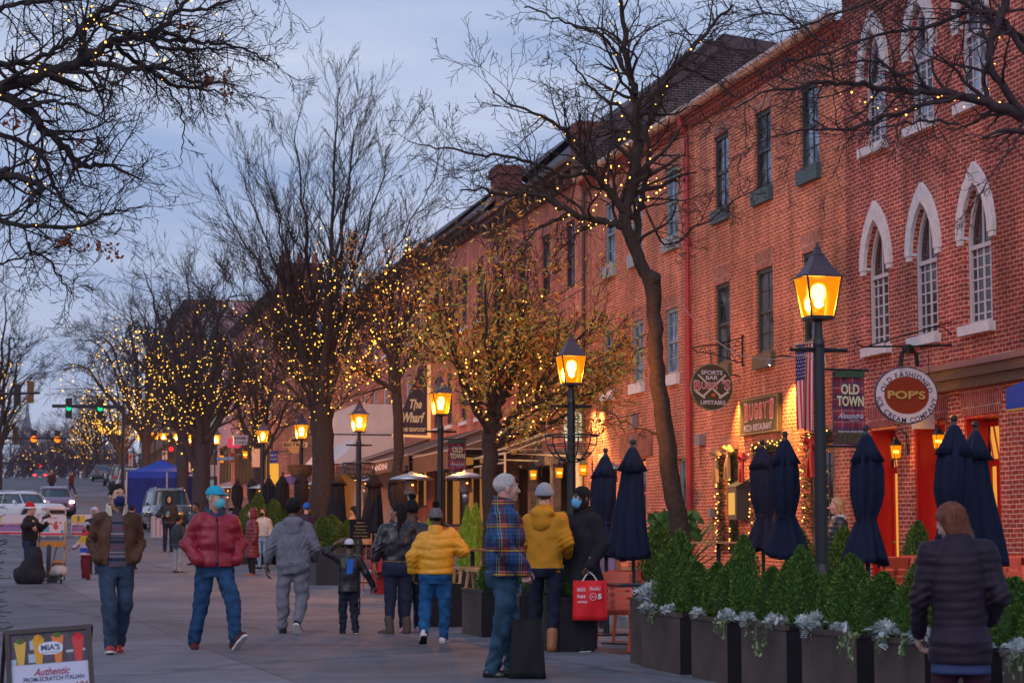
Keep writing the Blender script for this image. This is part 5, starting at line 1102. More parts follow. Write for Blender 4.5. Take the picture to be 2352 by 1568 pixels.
for i,(x,yb,ytop,w,lab)in enumerate(((760,1262,1185,1.5,'pyramid shaped green conifer in the dark box by the boy in black'),(800,1262,1195,1.1,'slim green conifer right of the pyramid shaped one'),(738,1240,1190,1.1,'slim green conifer left of the pyramid shaped one'),(627,1230,1150,1.6,'green conifer behind the woman in the long red coat'),(588,1230,1135,1.4,'tall green conifer before the far black umbrellas'),(660,1225,1170,1.5,'round green conifer behind the grey hooded man'),(700,1215,1165,1.4,'green conifer behind the blue hatted person'),(570,1230,1160,1.4,'green conifer beside the red jacket shoulder'))):
 q=onY(x,yb,44 if i<3 else 55);h=(yb-ytop)*q.y*1.02/F;cedar(lab,q.x,q.y,q.z,h,w*1.15,None,'conifer','green conifers in the terrace boxes','shrub')
 if i in(0,3,5,7):tag(MB().box(q.x-.45,q.x+.45,q.y-.3,q.y+.3,gz(q.y),q.z+.03).build('planter_box',blkp),'dark planter box under the '+lab.split('green conifer')[1].strip()[:40]+' conifer' if 0 else 'dark planter box holding the '+lab.split(' in the dark')[0][:60],'planter','dark planter boxes of the far terrace')
for i,(x,y,Y,h,w,lab)in enumerate(((1240,1225,36,.85,1.0,'lime green conifer left of the plaid collar'),(985,1225,34,.5,1.0,'lime green bush beside the pompom hat'),(1085,1225,34,.6,.9,'tall lime bush behind the yellow puffer sleeve'),(1290,1225,33,.45,1.2,'lime bush between the grey beanie and the black hat'),(1065,1215,35,.5,.8,'small lime bush right of the grey pompom hat'))):
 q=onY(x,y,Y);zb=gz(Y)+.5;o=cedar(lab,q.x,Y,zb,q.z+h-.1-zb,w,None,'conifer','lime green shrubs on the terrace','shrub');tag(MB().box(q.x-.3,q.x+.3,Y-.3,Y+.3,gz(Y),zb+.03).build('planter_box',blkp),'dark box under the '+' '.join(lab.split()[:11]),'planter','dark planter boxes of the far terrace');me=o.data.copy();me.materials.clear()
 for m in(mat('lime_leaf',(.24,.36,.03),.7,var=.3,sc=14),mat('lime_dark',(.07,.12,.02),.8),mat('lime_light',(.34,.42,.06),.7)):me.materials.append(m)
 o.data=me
for x,yt,Y,w,lab in((1928,1212,24,1.5,'dark cedar right of the nearest lamp post'),(1850,1216,24,1.4,'cedar left of the nearest lamp post'),(2095,1200,27,1.6,'dark round cedar below the brick pier between the red doors'),(1505,1200,27,1.7,'dark cedar left of the crooked tree trunk')):
 q=onY(x,yt,Y);z_=gz(Y)+.14;cedar(lab,q.x,Y,z_,q.z-z_,w,None,'cedar_shrub','dark cedars on the pavement','shrub')
rg=random.Random(4);b=MB()
for k in range(160):
 p=onY(1500+rg.uniform(0,95),1175+rg.uniform(0,60),31.2);a=Vector((rg.gauss(0,1),rg.gauss(0,.5),rg.gauss(0,.8))).normalized()*rg.uniform(.06,.13);v=a.cross(Vector((rg.gauss(0,.5),-1,rg.gauss(0,.5)))).normalized()*a.length*.6
 p.y+=rg.uniform(-.4,.4);b.add([p-a,p-a*.2+v,p+a,p-a*.2-v],[(0,1,2,3)])
t=thing('broad_leaf_plant','broad leaved green plant in a pot behind the crooked tree trunk','plant');b.build('leaves',mat('broad_leaf',(.05,.16,.03),.5,var=.4,sc=6),t);q=onY(1545,1240,31.2);MB().lathe([(.3,0),(.42,.6),(.4,.6),(.38,.5)],16,(q.x,31.2,.15)).build('pot',mat('grey_pot',(.1,.09,.09),.7),t)
b=MB()
for k in range(26):b.tube([(q.x+rg.uniform(-.2,.2),31.2,.6),(q.x+rg.uniform(-.8,.8),31.2+rg.uniform(-.3,.3),rg.uniform(.9,1.6))],.012,3)
b.build('stems',_m['broad_leaf'],t)
navy=mat('navy_canvas',(.006,.010,.032),.85,var=.2,sc=8,sheen=0);blkc=mat('black_canvas',(.012,.010,.014),.85)
def umbrella(label,x,y,z0,top,kind='tied',m=navy,s=1.0,seed=0,grp='closed navy umbrellas on the terrace'):
 rg=random.Random(seed);t=thing('closed_umbrella',label,'umbrella',(x,y,z0),rg.uniform(0,6),grp);H_=top-z0
 b=MB();b.tube([(0,0,.02),(0,0,H_-.1)],.022*s,8);b.build('pole',blk,t)
 b=MB();b.ico((0,0,H_-.035),.038*s);b.lathe([(.022,H_-.14),(.03,H_-.1),(.02,H_-.06)],8);b.build('finial',blk,t)
 nf=8;f1=lambda a,t_:.19*math.cos(nf*a+t_*2.5+seed)*(.6+.4*math.cos(2*a+seed*1.7))+.09*math.cos(13*a-t_*3+seed)+.06*math.cos(a*2+t_*5+seed*2)*min(1,t_*4+.15)+.07*math.cos(3*a+seed)
 if kind=='tied':prof=[(.03,-.10),(.05,-.14),(.09,-.25),(.13,-.36),(.145,-.45),(.148,-.58),(.150,-.70),(.130,-.82),(.10,-.93),(.085,-.97),(.115,-1.05),(.16,-1.2),(.205,-1.36),(.22,-1.42),(.20,-1.41),(.1,-1.3)]
 else:prof=[(.03,-.10),(.05,-.15),(.085,-.28),(.105,-.40),(.115,-.55),(.135,-.75),(.16,-.95),(.185,-1.15),(.21,-1.32),(.215,-1.38),(.20,-1.375),(.1,-1.25)]
 b=MB();b.lathe([(r*s*1.0,H_+z)for r,z in prof],48,fold=f1);b.build('canopy',m,t,smooth=True)
 b=MB();f2=lambda a,t_:.22*math.cos(nf*a+seed)*t_+.1*math.cos(3*a+1);b.lathe([(.034*s,H_-.10),(.058*s,H_-.14),(.105*s,H_-.26),(.155*s,H_-.38),(.147*s,H_-.378),(.1,H_-.33)],48,fold=f2);b.build('vent_flap',m,t,smooth=True)
 for q in(t.children if False else[o_ for o_ in bpy.data.objects if o_.parent==t and o_.name.startswith(('canopy','vent'))]):
  for v in q.data.vertices:z=v.co.z;w=min(1,max(0,H_-z));v.co.x+=.035*w*math.sin(z*2.6+seed*1.9);v.co.y+=.035*w*math.cos(z*2.1+seed*2.7);k_=1+.10*math.sin(seed*3.1+z*3)*w;v.co.x*=k_;v.co.z-=.03*w*math.sin(math.atan2(v.co.y,v.co.x)*2+seed)
 if kind=='tied':b=MB();b.lathe([(.095*s,H_-.94),(.10*s,H_-.96),(.095*s,H_-.98)],16);b.build('strap',m,t)
 b=MB();b.box(-.28,.28,-.28,.28,.0,.035);b.lathe([(.04,.036),(.035,.3),(.028,.31)],8);b.build('base',blk,t);return t
def atd(x,y,d):r=ray(x,y);k=d/float(np.dot(r,fwv));return Vector(r*k)+Vector((0,0,CAMH))
for k,(x,top,d,kind,lab)in enumerate(((1391,1028,25.5,'tied','navy umbrella behind the man in the black coat'),(1453,1008,23.3,'loose','flared navy umbrella beside the orange chairs'),(1750,1008,25.0,'tied','navy umbrella half hidden left of the lamp post, farther of the pair'),(1803,990,22.6,'tied','tied navy umbrella left of the nearest lamp post, nearer of the pair'),(1988,975,20.5,'tied','tied navy umbrella before the leftmost red doorway'),(2191,952,18.6,'tied','tallest navy umbrella behind the woman with brown hair'),(2240,966,19.4,'loose','flared navy umbrella at the right, before a red doorway'))):
 q=atd(x,top,d);umbrella(lab,q.x,q.y,gz(q.y)+(.145 if q.x>8.3 else 0),q.z,kind,navy,1.05,k)
for k,(x,top,X_)in enumerate(((545,1096,7.2),(577,1093,8.6),(617,1090,7.0),(648,1084,7.2),(690,1076,7.4),(775,1080,8.0),(857,1078,7.6),(914,1070,7.9),(933,1068,8.9))):
 q=onX(x,top,X_);q=onX(x,1236,X_);g=gz(q.y);tz=onY(x,top,q.y).z
 umbrella('black umbrella '+('farthest left in the far row','second from the left in the far row','third from the left in the far row','left of the brown hanging basket','right under the brown hanging basket','right of the thick tree trunk','before the white shop bay','beside the slim tree, left of the silver heater','just right of the slim tree')[k],X_,q.y,g,tz,'tied' if k not in(5,6)else 'loose',blkc,1.25,20+k,'closed black umbrellas of the far terrace')
steel=mat('brushed_steel',(.50,.48,.48),.32,.9,var=.1);cop=mat('heater_mesh',(.25,.14,.08),.5,.7)
def heater(label,x,y,top):
 g=gz(y)+.02;H_=top-g;t=thing('patio_heater',label,'patio heater',(x,y,g),0,'mushroom patio heaters')
 b=MB();b.lathe([(.42,H_-.15),(.425,H_-.14),(.30,H_-.085),(.15,H_-.045),(.06,H_-.03),(.05,H_),(.01,H_+.005)],28);b.build('reflector',steel,t,smooth=True)
 b=MB();b.lathe([(.10,H_-.43),(.13,H_-.42),(.135,H_-.36),(.12,H_-.34),(.12,H_-.17),(.1,H_-.15)],20);b.build('burner',cop,t)
 b=MB()
 for z in(.36,.39,.415):b.lathe([(.137,H_-z-.006),(.139,H_-z+.006)],20)
 b.build('grille',steel,t)
 b=MB();b.lathe([(.05,.6),(.05,H_-.62),(.065,H_-.62),(.07,H_-.44),(.05,H_-.43)],14);b.build('pole',steel,t,smooth=True)
 b=MB();b.lathe([(.23,.0),(.23,.06),(.20,.08),(.19,.62),(.17,.66),(.06,.7)],20);b.build('gas_housing',steel,t)
 b=MB();b.ico((0,-.1,H_-.25),.03);b.build('flame',glow('heater_flame',(1,.35,.05),6),t)
for x,top,d,lab in((1070,1080,39,'silver patio heater left of the plaid jacketed man'),(945,1083,37.5,'silver patio heater left of the black lamp post'),(1405,1062,44,'patio heater glimpsed between the navy umbrellas'),(838,1094,70,'far patio heater before the white shop bay'),(523,1111,74,'far patio heater nearest the turquoise cap'),(595,1112,76,'far patio heater between the black umbrellas'),(708,1104,72,'far patio heater under the brown basket')):
 q=atd(x,top,d);heater(lab,q.x,q.y,q.z)
orng=mat('orange_chair_plastic',(.66,.075,.022),.38,var=.05,sc=3)
def chair_proto():
 t=thing('orange_chair','x','chair',group='orange moulded chairs');b=MB();b.box(-.22,.22,-.21,.21,.42,.455);b.box(-.22,.22,-.222,-.21,.40,.45);b.build('seat',orng,t)
 b=MB();y=.20;
 def bk(x0,x1,z0,z1):
  f=lambda x,z:(x,y+.10*(z-.45)/.4-.05*(1-(x/.22)**2)*0+.02,z);b.add([f(x0,z0),f(x1,z0),f(x1,z1),f(x0,z1)]+[(a,c+.02,d_)for a,c,d_ in(f(x0,z0),f(x1,z0),f(x1,z1),f(x0,z1))],[(0,1,2,3),(5,4,7,6),(3,2,6,7),(0,4,5,1),(0,3,7,4),(1,5,6,2)])
 bk(-.22,-.185,.44,.84);bk(.185,.22,.44,.84);bk(-.22,.22,.74,.86)
 for z in(.50,.58,.66):bk(-.185,.185,z,z+.055)
 bk(-.185,.185,.44,.49);bk(-.03,.02,.44,.74);b.build('backrest',orng,t)
 for x in(-.19,.19):
  for y_ in(-.18,.2):
   l_=MB();l_.tube([(x,y_,.43),(x*1.12,y_*1.2,0)],[.022,.016],6);l_.build('leg',orng,t)
 return t
cp=chair_proto();first=True
for x,y,d,z0,rz,lab in((1410,1470,21.9,0,2.9,'orange chair behind the red paper bag'),(1466,1470,22.9,0,3.3,'orange chair behind the umbrella pole'),(1492,1440,21.6,0,1.2,'orange chair pulled up at the right of the small black table'),(2075,1300,24,.15,2.9,'orange chair back seen left of the woman with brown hair'),(2012,1300,23,.15,.4,'orange chair under the navy umbrella before the red doorway'),(2320,1300,25,.15,2.8,'orange chair back at the right edge, farther one'),(2340,1320,22,.15,3.2,'orange chair back at the right edge, nearer one'),(2140,1300,26,.15,3.4,'orange chair mostly hidden behind the woman with brown hair')):
 q=atd(x,1300,d)
 if first:cp.location=(q.x,q.y,z0);cp.rotation_euler=(0,0,rz+math.pi);cp['label']=lab;first=False
 else:dup(cp,(q.x,q.y,z0),rz+math.pi,lab)
def table(label,x,y,z0,w=.7,l=.7,h=.75,top=None,grp='terrace tables'):
 t=thing('terrace_table',label,'table',(x,y,z0),0,grp);b=MB();b.box(-w/2,w/2,-l/2,l/2,h-.03,h);b.build('tabletop',top or blk,t);b=MB();b.tube([(0,0,.03),(0,0,h-.03)],.035,10);b.build('post',blk,t);b=MB();b.box(-.25,.25,-.25,.25,0,.025);b.build('base',blk,t)
q=atd(1462,1340,21.2);table('small black table beside the flared navy umbrella',q.x,q.y,0,.6,.6)
wood=mat('oiled_wood',(.42,.22,.09),.5,var=.2,sc=4)
q=atd(1650,1240,31.5);table('wood topped table under the lit garland window',q.x,q.y,.16,1.6,.7,1.02,wood)
q=atd(2100,1300,25);table('black table behind the woman with brown hair',q.x,q.y,.15,.7,.7,.74)
q=atd(1085,1300,30.5);table('high wooden bar table behind the plaid jacketed man',q.x,q.y,.05,.5,1.2,1.02,mat('brown_top',(.2,.09,.05),.5))
def stool(label,x,y,z0):
 t=thing('bar_stool',label,'stool',(x,y,z0),U3(0,1),'wooden bar stools');b=MB();b.box(-.17,.17,-.17,.17,.72,.76);b.build('seat',wood,t)
 for a in(-1,1):
  for c in(-1,1):l_=MB();l_.tube([(a*.13,c*.13,.73),(a*.22,c*.22,0)],[.028,.014],6);l_.build('leg',wood,t)
 r=MB()
 for z in(.25,):
  w_=.195;r.tube([(-w_,-w_,z),(w_,-w_,z),(w_,w_,z),(-w_,w_,z),(-w_,-w_,z)],.01,5)
 r.build('footrest',steel,t)
q=atd(1106,1290,28.5);stool('wooden bar stool between the yellow puffer and the plaid jacket',q.x,q.y,.04);q=atd(1072,1290,30);stool('wooden bar stool half hidden by the yellow puffer jacket',q.x,q.y,.05)
rch=mat('red_metal',(.40,.012,.016),.4)
for k,(x,y,d,lab)in enumerate(((1000,1215,37,'red metal chair back right of the braided woman'),(880,1200,38,'red metal chair beside the small menu board'),(1060,1215,39,'red metal chair back beside the silver heater'),(850,1212,40,'red metal chair behind the boy with the white cap'))):
 q=atd(x,y,d);g=gz(q.y);t=thing('metal_chair',lab,'chair',(q.x,q.y,g),U3(2.6,3.6),'red metal chairs');b=MB();b.box(-.2,.2,-.2,.2,.44,.46);b.build('seat',rch,t);b=MB();b.tube([(-.2,.2,.45),(-.2,.24,.85),(.2,.24,.85),(.2,.2,.45)],.014,6);b.box(-.07,.07,.235,.245,.46,.84);b.build('backrest',rch,t)
 for a in(-1,1):
  for c in(-1,1):l_=MB();l_.tube([(a*.18,c*.18,.44),(a*.21,c*.21,0)],.013,5);l_.build('leg',rch,t)
q=gp(865,1368);t=thing('red_planter','tall red square pot holding a dry brown shrub beside the boy in black','planter',(q.x+.25,q.y+.6,q.z));MB().lathe([(.22,0),(.30,.6),(.27,.6),(.25,.5)],4,rot=.8).build('pot',rch,t)
rg=random.Random(8);b=MB()
for k in range(260):a=Vector((rg.gauss(0,.16),rg.gauss(0,.16),.6+abs(rg.gauss(.18,.16))));d_=Vector((rg.gauss(0,1),rg.gauss(0,1),rg.gauss(.5,1))).normalized()*.09;b.tube([a,a+d_],.005,3,cap=False)
tag(b.build('dry_shrub',mat('dry_twig',(.16,.07,.05),.9),loc=(q.x+.25,q.y+.6,q.z)),'dry brown shrub in the tall red pot','shrub')
q=gp(760,1345);t=thing('planter_box','dark grey planter box left of the boy in black','planter',(q.x,q.y+.2,q.z),.2,'dark planter boxes of the far terrace');MB().box(-.42,.42,-.3,.3,0,.8).build('box',mat('grey_black_planter',(.035,.034,.04),.5),t)
q2=gp(700,1322);t=thing('planter_box','brown planter box hidden behind the grey hooded man','planter',(q2.x+.6,q2.y+2,q2.z),.1,'dark planter boxes of the far terrace');MB().box(-.8,.5,-.3,.3,0,.75).build('box',brow,t)
q=atd(828,1215,30);t=thing('menu_board','small black menu board with gold lettering on a thin stand','menu board',(q.x,q.y,gz(q.y)),.1);b=MB();b.box(-.16,.16,0,.03,q.z-.14-gz(q.y),q.z+.15-gz(q.y));b.build('board',blkc,t);z_=q.z-gz(q.y)
b=MB();b.tube([(0,.015,z_-.14),(0,.015,0)],.012,5);b.box(-.15,.15,-.12,.15,0,.015);b.build('stand',blk,t);g=MB()
for k,w_ in enumerate(('MENU','Appetizers','Oysters','Fresh Fish','Crab Cakes')):text(g,w_,(0,-.006,z_+.10-k*.05),EX,EZ,.022,(.12,.2,.16,.2,.22)[k],bold=.01)
g.build('lettering',mat('gold_chalk',(.45,.3,.1),.6),t)
t=thing('menu_case','grey wall mounted menu case with a lit yellow window','menu case',(14.7,40.15,0));zt=onX(1690,1097,14.6).z;zb=onX(1690,1192,14.6).z
b=MB();b.box(-.0,.28,-.28,.28,zb,zt-.18);b.add([(-.03,-.32,zt-.18),(-.03,.32,zt-.18),(.3,.32,zt-.0),(.3,-.32,zt-.0),(.3,-.32,zt-.18),(.3,.32,zt-.18)],[(0,1,2,3),(0,3,4),(1,5,2),(0,4,5,1)]);b.build('case',mat('grey_green_case',(.055,.06,.06),.5),t)
b=MB();quad(b,(-.004,0,(zb+zt-.2)/2),EY,EZ,.40,zt-zb-.4);b.build('lit_window',glow('menu_glow',(1,.50,.10),.75),t)
garm=[mat('garland_green',(.03,.06,.02),.8),mat('garland_gold',(.28,.17,.06),.6)]
def garland(label,pts,n,r=.09,bulbs=26):
 rg=random.Random(hash(label)%999 if 0 else len(label)*7+n);t=thing('garland',label,'garland',group='lit evergreen garlands');b=MB();c=MB();L_=len(pts)-1
 for k in range(n):
  f=rg.random()*L_;i=min(int(f),L_-1);p=Vector(pts[i]).lerp(Vector(pts[i+1]),f-i)+Vector((rg.gauss(0,r*.5)-.05,rg.gauss(0,r*.6),rg.gauss(0,r*.4)));a=Vector((rg.gauss(0,1),rg.gauss(0,1),rg.gauss(0,1))).normalized()*.06;v=a.cross(Vector((-1,.2,.1))).normalized()*.012;b.add([p-a,p+v,p+a,p-v],[(0,1,2,3)])
 for k in range(bulbs):
  f=(k+rg.random())/bulbs*L_;i=min(int(f),L_-1);p=Vector(pts[i]).lerp(Vector(pts[i+1]),f-i)+Vector((-.14,rg.gauss(0,r*.6),rg.gauss(0,r*.4)));c.ico(p,.016)
 b.build('greenery',garm[0],t);tag(c.build('bulbs',bulbw,t),kind='stuff');return t
garland('lit evergreen garland down the left side of the tall window',[(14.95,41.4,3.1),(14.95,41.45,.9)],900);garland('lit evergreen garland down the right side of the tall window',[(14.95,40.65,3.1),(14.95,40.6,1.0)],700,.07,18)
garland('lit garland framing the wide window behind the navy umbrellas',[(14.95,39.4,1.0),(14.95,39.35,3.1),(14.95,37.55,3.15),(14.95,37.5,1.0)],1500,.1,44);garland('lit garland round the door below the flag',[(14.95,36.5,1.4),(14.95,36.45,3.2),(14.95,35.3,3.2)],900,.12,24)
def bow(label,p,m,s=1.0):
 b=MB();p=Vector(p)
 for sg in(-1,1):
  b.tube([p,p+Vector((-.05,sg*.14,.08))*s,p+Vector((-.03,sg*.2,0))*s,p+Vector((-.02,sg*.1,-.05))*s,p],[.02*s,.05*s,.06*s,.04*s,.02*s],6);b.tube([p,p+Vector((-.04,sg*.07,-.3))*s,p+Vector((-.04,sg*.11,-.55))*s],[.03*s,.045*s,.04*s],5)
 b.ico(p,.05*s);tag(b.build('ribbon_bow',m),label,'bow','ribbon bows')
bow('gold ribbon bow at the top left of the tall garland window',(14.85,41.45,3.05),mat('gold_ribbon',(.40,.24,.10),.5),1.1);bow('gold ribbon bow at the top right of the tall garland window',(14.85,40.7,3.1),_m['gold_ribbon'],1.1)
bow('red ribbon bow left of the navy umbrella pair',(14.8,39.7,2.9),redp,.9);bow('red ribbon bow below the flag',(14.8,35.9,3.05),redp,1.2)
for x,y,lab,m_ in((1762,1085-0,None,None),):pass
def fitting(label,x,y,w,h,d=.15,m=None,X=15.0,name='utility_box'):
 q=onX(x,y,X);t=thing(name,label,'wall fitting',(X,q.y,q.z));MB().box(-d,-.01,-w/2,w/2,-h/2,h/2).build('cover',m or mat('grey_fitting',(.22,.20,.22),.6),t);MB().tube([(-.03,w/2-.03,-h/2),(-.03,w/2-.03,-h/2-.5)],.012,5).build('conduit',_m.get('grey_fitting')or iron,t)
fitting('round alarm bell box on the brick right of the red pipe',1605+10,1092-82,.35,.25);fitting('grey meter box on the brick beside the crooked trunk',1463,968,.18,.35);fitting('white conduit box above the brown stone lintel',1463,1068-52,.12,.3);fitting('pale notice panel on the brick under the floodlights',1385,1065,.7,.55,.04,mat('notice_panel',(.45,.33,.28),.6));fitting('small grey wall box by the oxide red pipe',1642,1178,.2,.2)
t=thing('cable','thin sagging cable from the lamp post to the sports bar bracket','cable');b=MB();P1=Vector((LP[0][0],LP[0][1],3.1));pts=[P1,onY(1850,816,24),onY(1790,824,29),onY(1715,818,33),onY(1660,793,37),onY(1600,742,41),onY(1560,690,43.3)]
P_,_=Tree(random.Random(1)).smooth(pts,[1]*7,5);b.tube(P_,.009,4);b.build('wire',mat('grey_cable',(.25,.22,.25),.6),t)
c=atd(118,1530,13.0);roll=R(4.2);U_=Vector((math.cos(roll),-.10,math.sin(roll))).normalized();V_=Vector((-math.sin(roll),.22,math.cos(roll))).normalized();W_=U_.cross(V_)
sb=thing('sandwich_board','black framed sandwich board advertising brunch, at the lower left','sandwich board');s_=13.1/F;w_=192*s_;top=atd(110,1441,13.0)
def sp(u,v,o=0.0):return top+U_*(u*w_)+V_*(-v*w_)+W_*o
Hh=1.22
b=MB()
for u0,u1,v0,v1 in((-.5,.5,0,.055),(-.5,-.445,.055,Hh),(.445,.5,.055,Hh),(-.445,.445,Hh-.1,Hh-.045)):
 b.poly([sp(u0,v1,-.01),sp(u1,v1,-.01),sp(u1,v0,-.01),sp(u0,v0,-.01)],W_*.035)
b.build('frame',mat('board_frame',(.035,.018,.022),.5),sb)
b=MB();b.poly([sp(-.445,1.1),sp(.445,1.1),sp(.445,.055),sp(-.445,.055)],W_*.008);b.build('panel',mat('board_white',(.50,.50,.66),.5),sb)
b=MB();b.add([sp(-.445,.42,.0095),sp(.445,.42,.0095),sp(.445,.055,.0095),sp(-.445,.055,.0095)],[(0,1,2,3)]);b.build('drinks_photo',mat('photo_dark',(.05,.035,.055),.5,var=.6,sc=14),sb)
for k,(u,cc,gc)in enumerate(((-.33,(.62,.36,.05),(.08,.13,.03)),(-.12,(.62,.30,.01),(.65,.28,.02)),(.105,(.66,.17,.02),(.10,.15,.03)),(.34,(.55,.02,.03),(.62,.02,.03)))):
 b=MB();h0=(.15,.12,.10,.13)[k];b.add([sp(u-.035,.42,.0105),sp(u+.035,.42,.0105),sp(u+.07,h0,.0105),sp(u-.07,h0,.0105)],[(0,1,2,3)]);b.build('glass_print',mat('drink_%d'%k,cc,.5),sb)
 b=MB();ell(b,sp(u,h0-.01,.0112),U_,V_,.05*w_,.035*w_,14);b.build('garnish_print',mat('garnish_%d'%k,gc,.6,var=.4,sc=60),sb)
b=MB()
for u0,u1,v0,v1 in((-.22,-.16,.14,.25),(-.24,-.12,.30,.40),(.2,.28,.28,.31),(.42,.3,.27,.3),(-.44,-.38,.35,.42)):b.add([sp(u0,v1,.0100),sp(u1,v1,.0100),sp(u1,v0,.0100),sp(u0,v0,.0100)],[(0,1,2,3)])
b.build('highlight_print',mat('print_pale_blue',(.35,.42,.55),.5),sb)
b=MB();pts=[]
for k in range(28):a=2*math.pi*k/28;r_=1+.05*math.cos(4*a);pts.append(sp(.02+.135*r_*(abs(math.cos(a))**.55)*(1 if math.cos(a)>0 else-1),.245-.072*r_*(abs(math.sin(a))**.55)*(1 if math.sin(a)>0 else-1),.0125))
b.add(pts,[tuple(range(28))]);b.build('logo_plate',mat('logo_white',(.62,.62,.74),.5),sb)
b=MB();text(b,"MIA'S",sp(.02,.235,.0135),U_,V_,.065*w_,.22*w_,bold=.03);text(b,'ITALIAN KITCHEN',sp(.02,.295,.0135),U_,V_,.015*w_,.2*w_)
text(b,'FROM-SCRATCH ITALIAN',sp(.04,.60,.0105),U_,V_,.048*w_,.70*w_,bold=.02);text(b,'BOTTOMLESS BRUNCH',sp(-.06,.72,.0105),U_,V_,.05*w_,.68*w_,bold=.02);text(b,'SATURDAY & SUNDAY',sp(0,.84,.0105),U_,V_,.045*w_,.6*w_,bold=.02);b.build('lettering',mat('board_ink',(.05,.06,.12),.6),sb)
b=MB();text(b,'Authentic',sp(.02,.515,.0112),U_,V_,.085*w_,.42*w_,shear=.4,bold=.01);text(b,'$',sp(.30,.69,.0105),U_,V_,.05*w_,.03*w_,shear=.3,bold=.01);text(b,'26',sp(.375,.705,.0105),U_,V_,.085*w_,.11*w_,shear=.3,bold=.02);b.build('red_lettering',mat('board_red',(.35,.015,.05),.6),sb)
bl=MB()
for u0,u1 in((-.55,-.49),(.49,.55)):bl.poly([sp(u0,Hh),sp(u1,Hh),sp(u1,0),sp(u0,0)],Vector((0,.001,0)))if 0 else None
back=[sp(-.5,0,-.03),sp(.5,0,-.03)]
for q in back:bl.tube([q,Vector((q.x-.03,q.y+.42,.01))],.018,4)
bl.tube([Vector((back[0].x-.03,back[0].y+.36,.09)),Vector((back[1].x-.03,back[1].y+.36,.09))],.014,4);bl.build('rear_leg',_m['board_frame'],sb)
fl=MB()
for u in(-.47,.47):q=sp(u,Hh,0);fl.tube([sp(u,Hh-.05,0),Vector((q.x,q.y-.005,.005))],.018,4)
fl.build('front_leg',_m['board_frame'],sb)
def smin(a,b,k):
 if k<=0:return np.minimum(a,b)
 h=np.maximum(k-np.abs(a-b),0)/k;return np.minimum(a,b)-h*h*k*.25
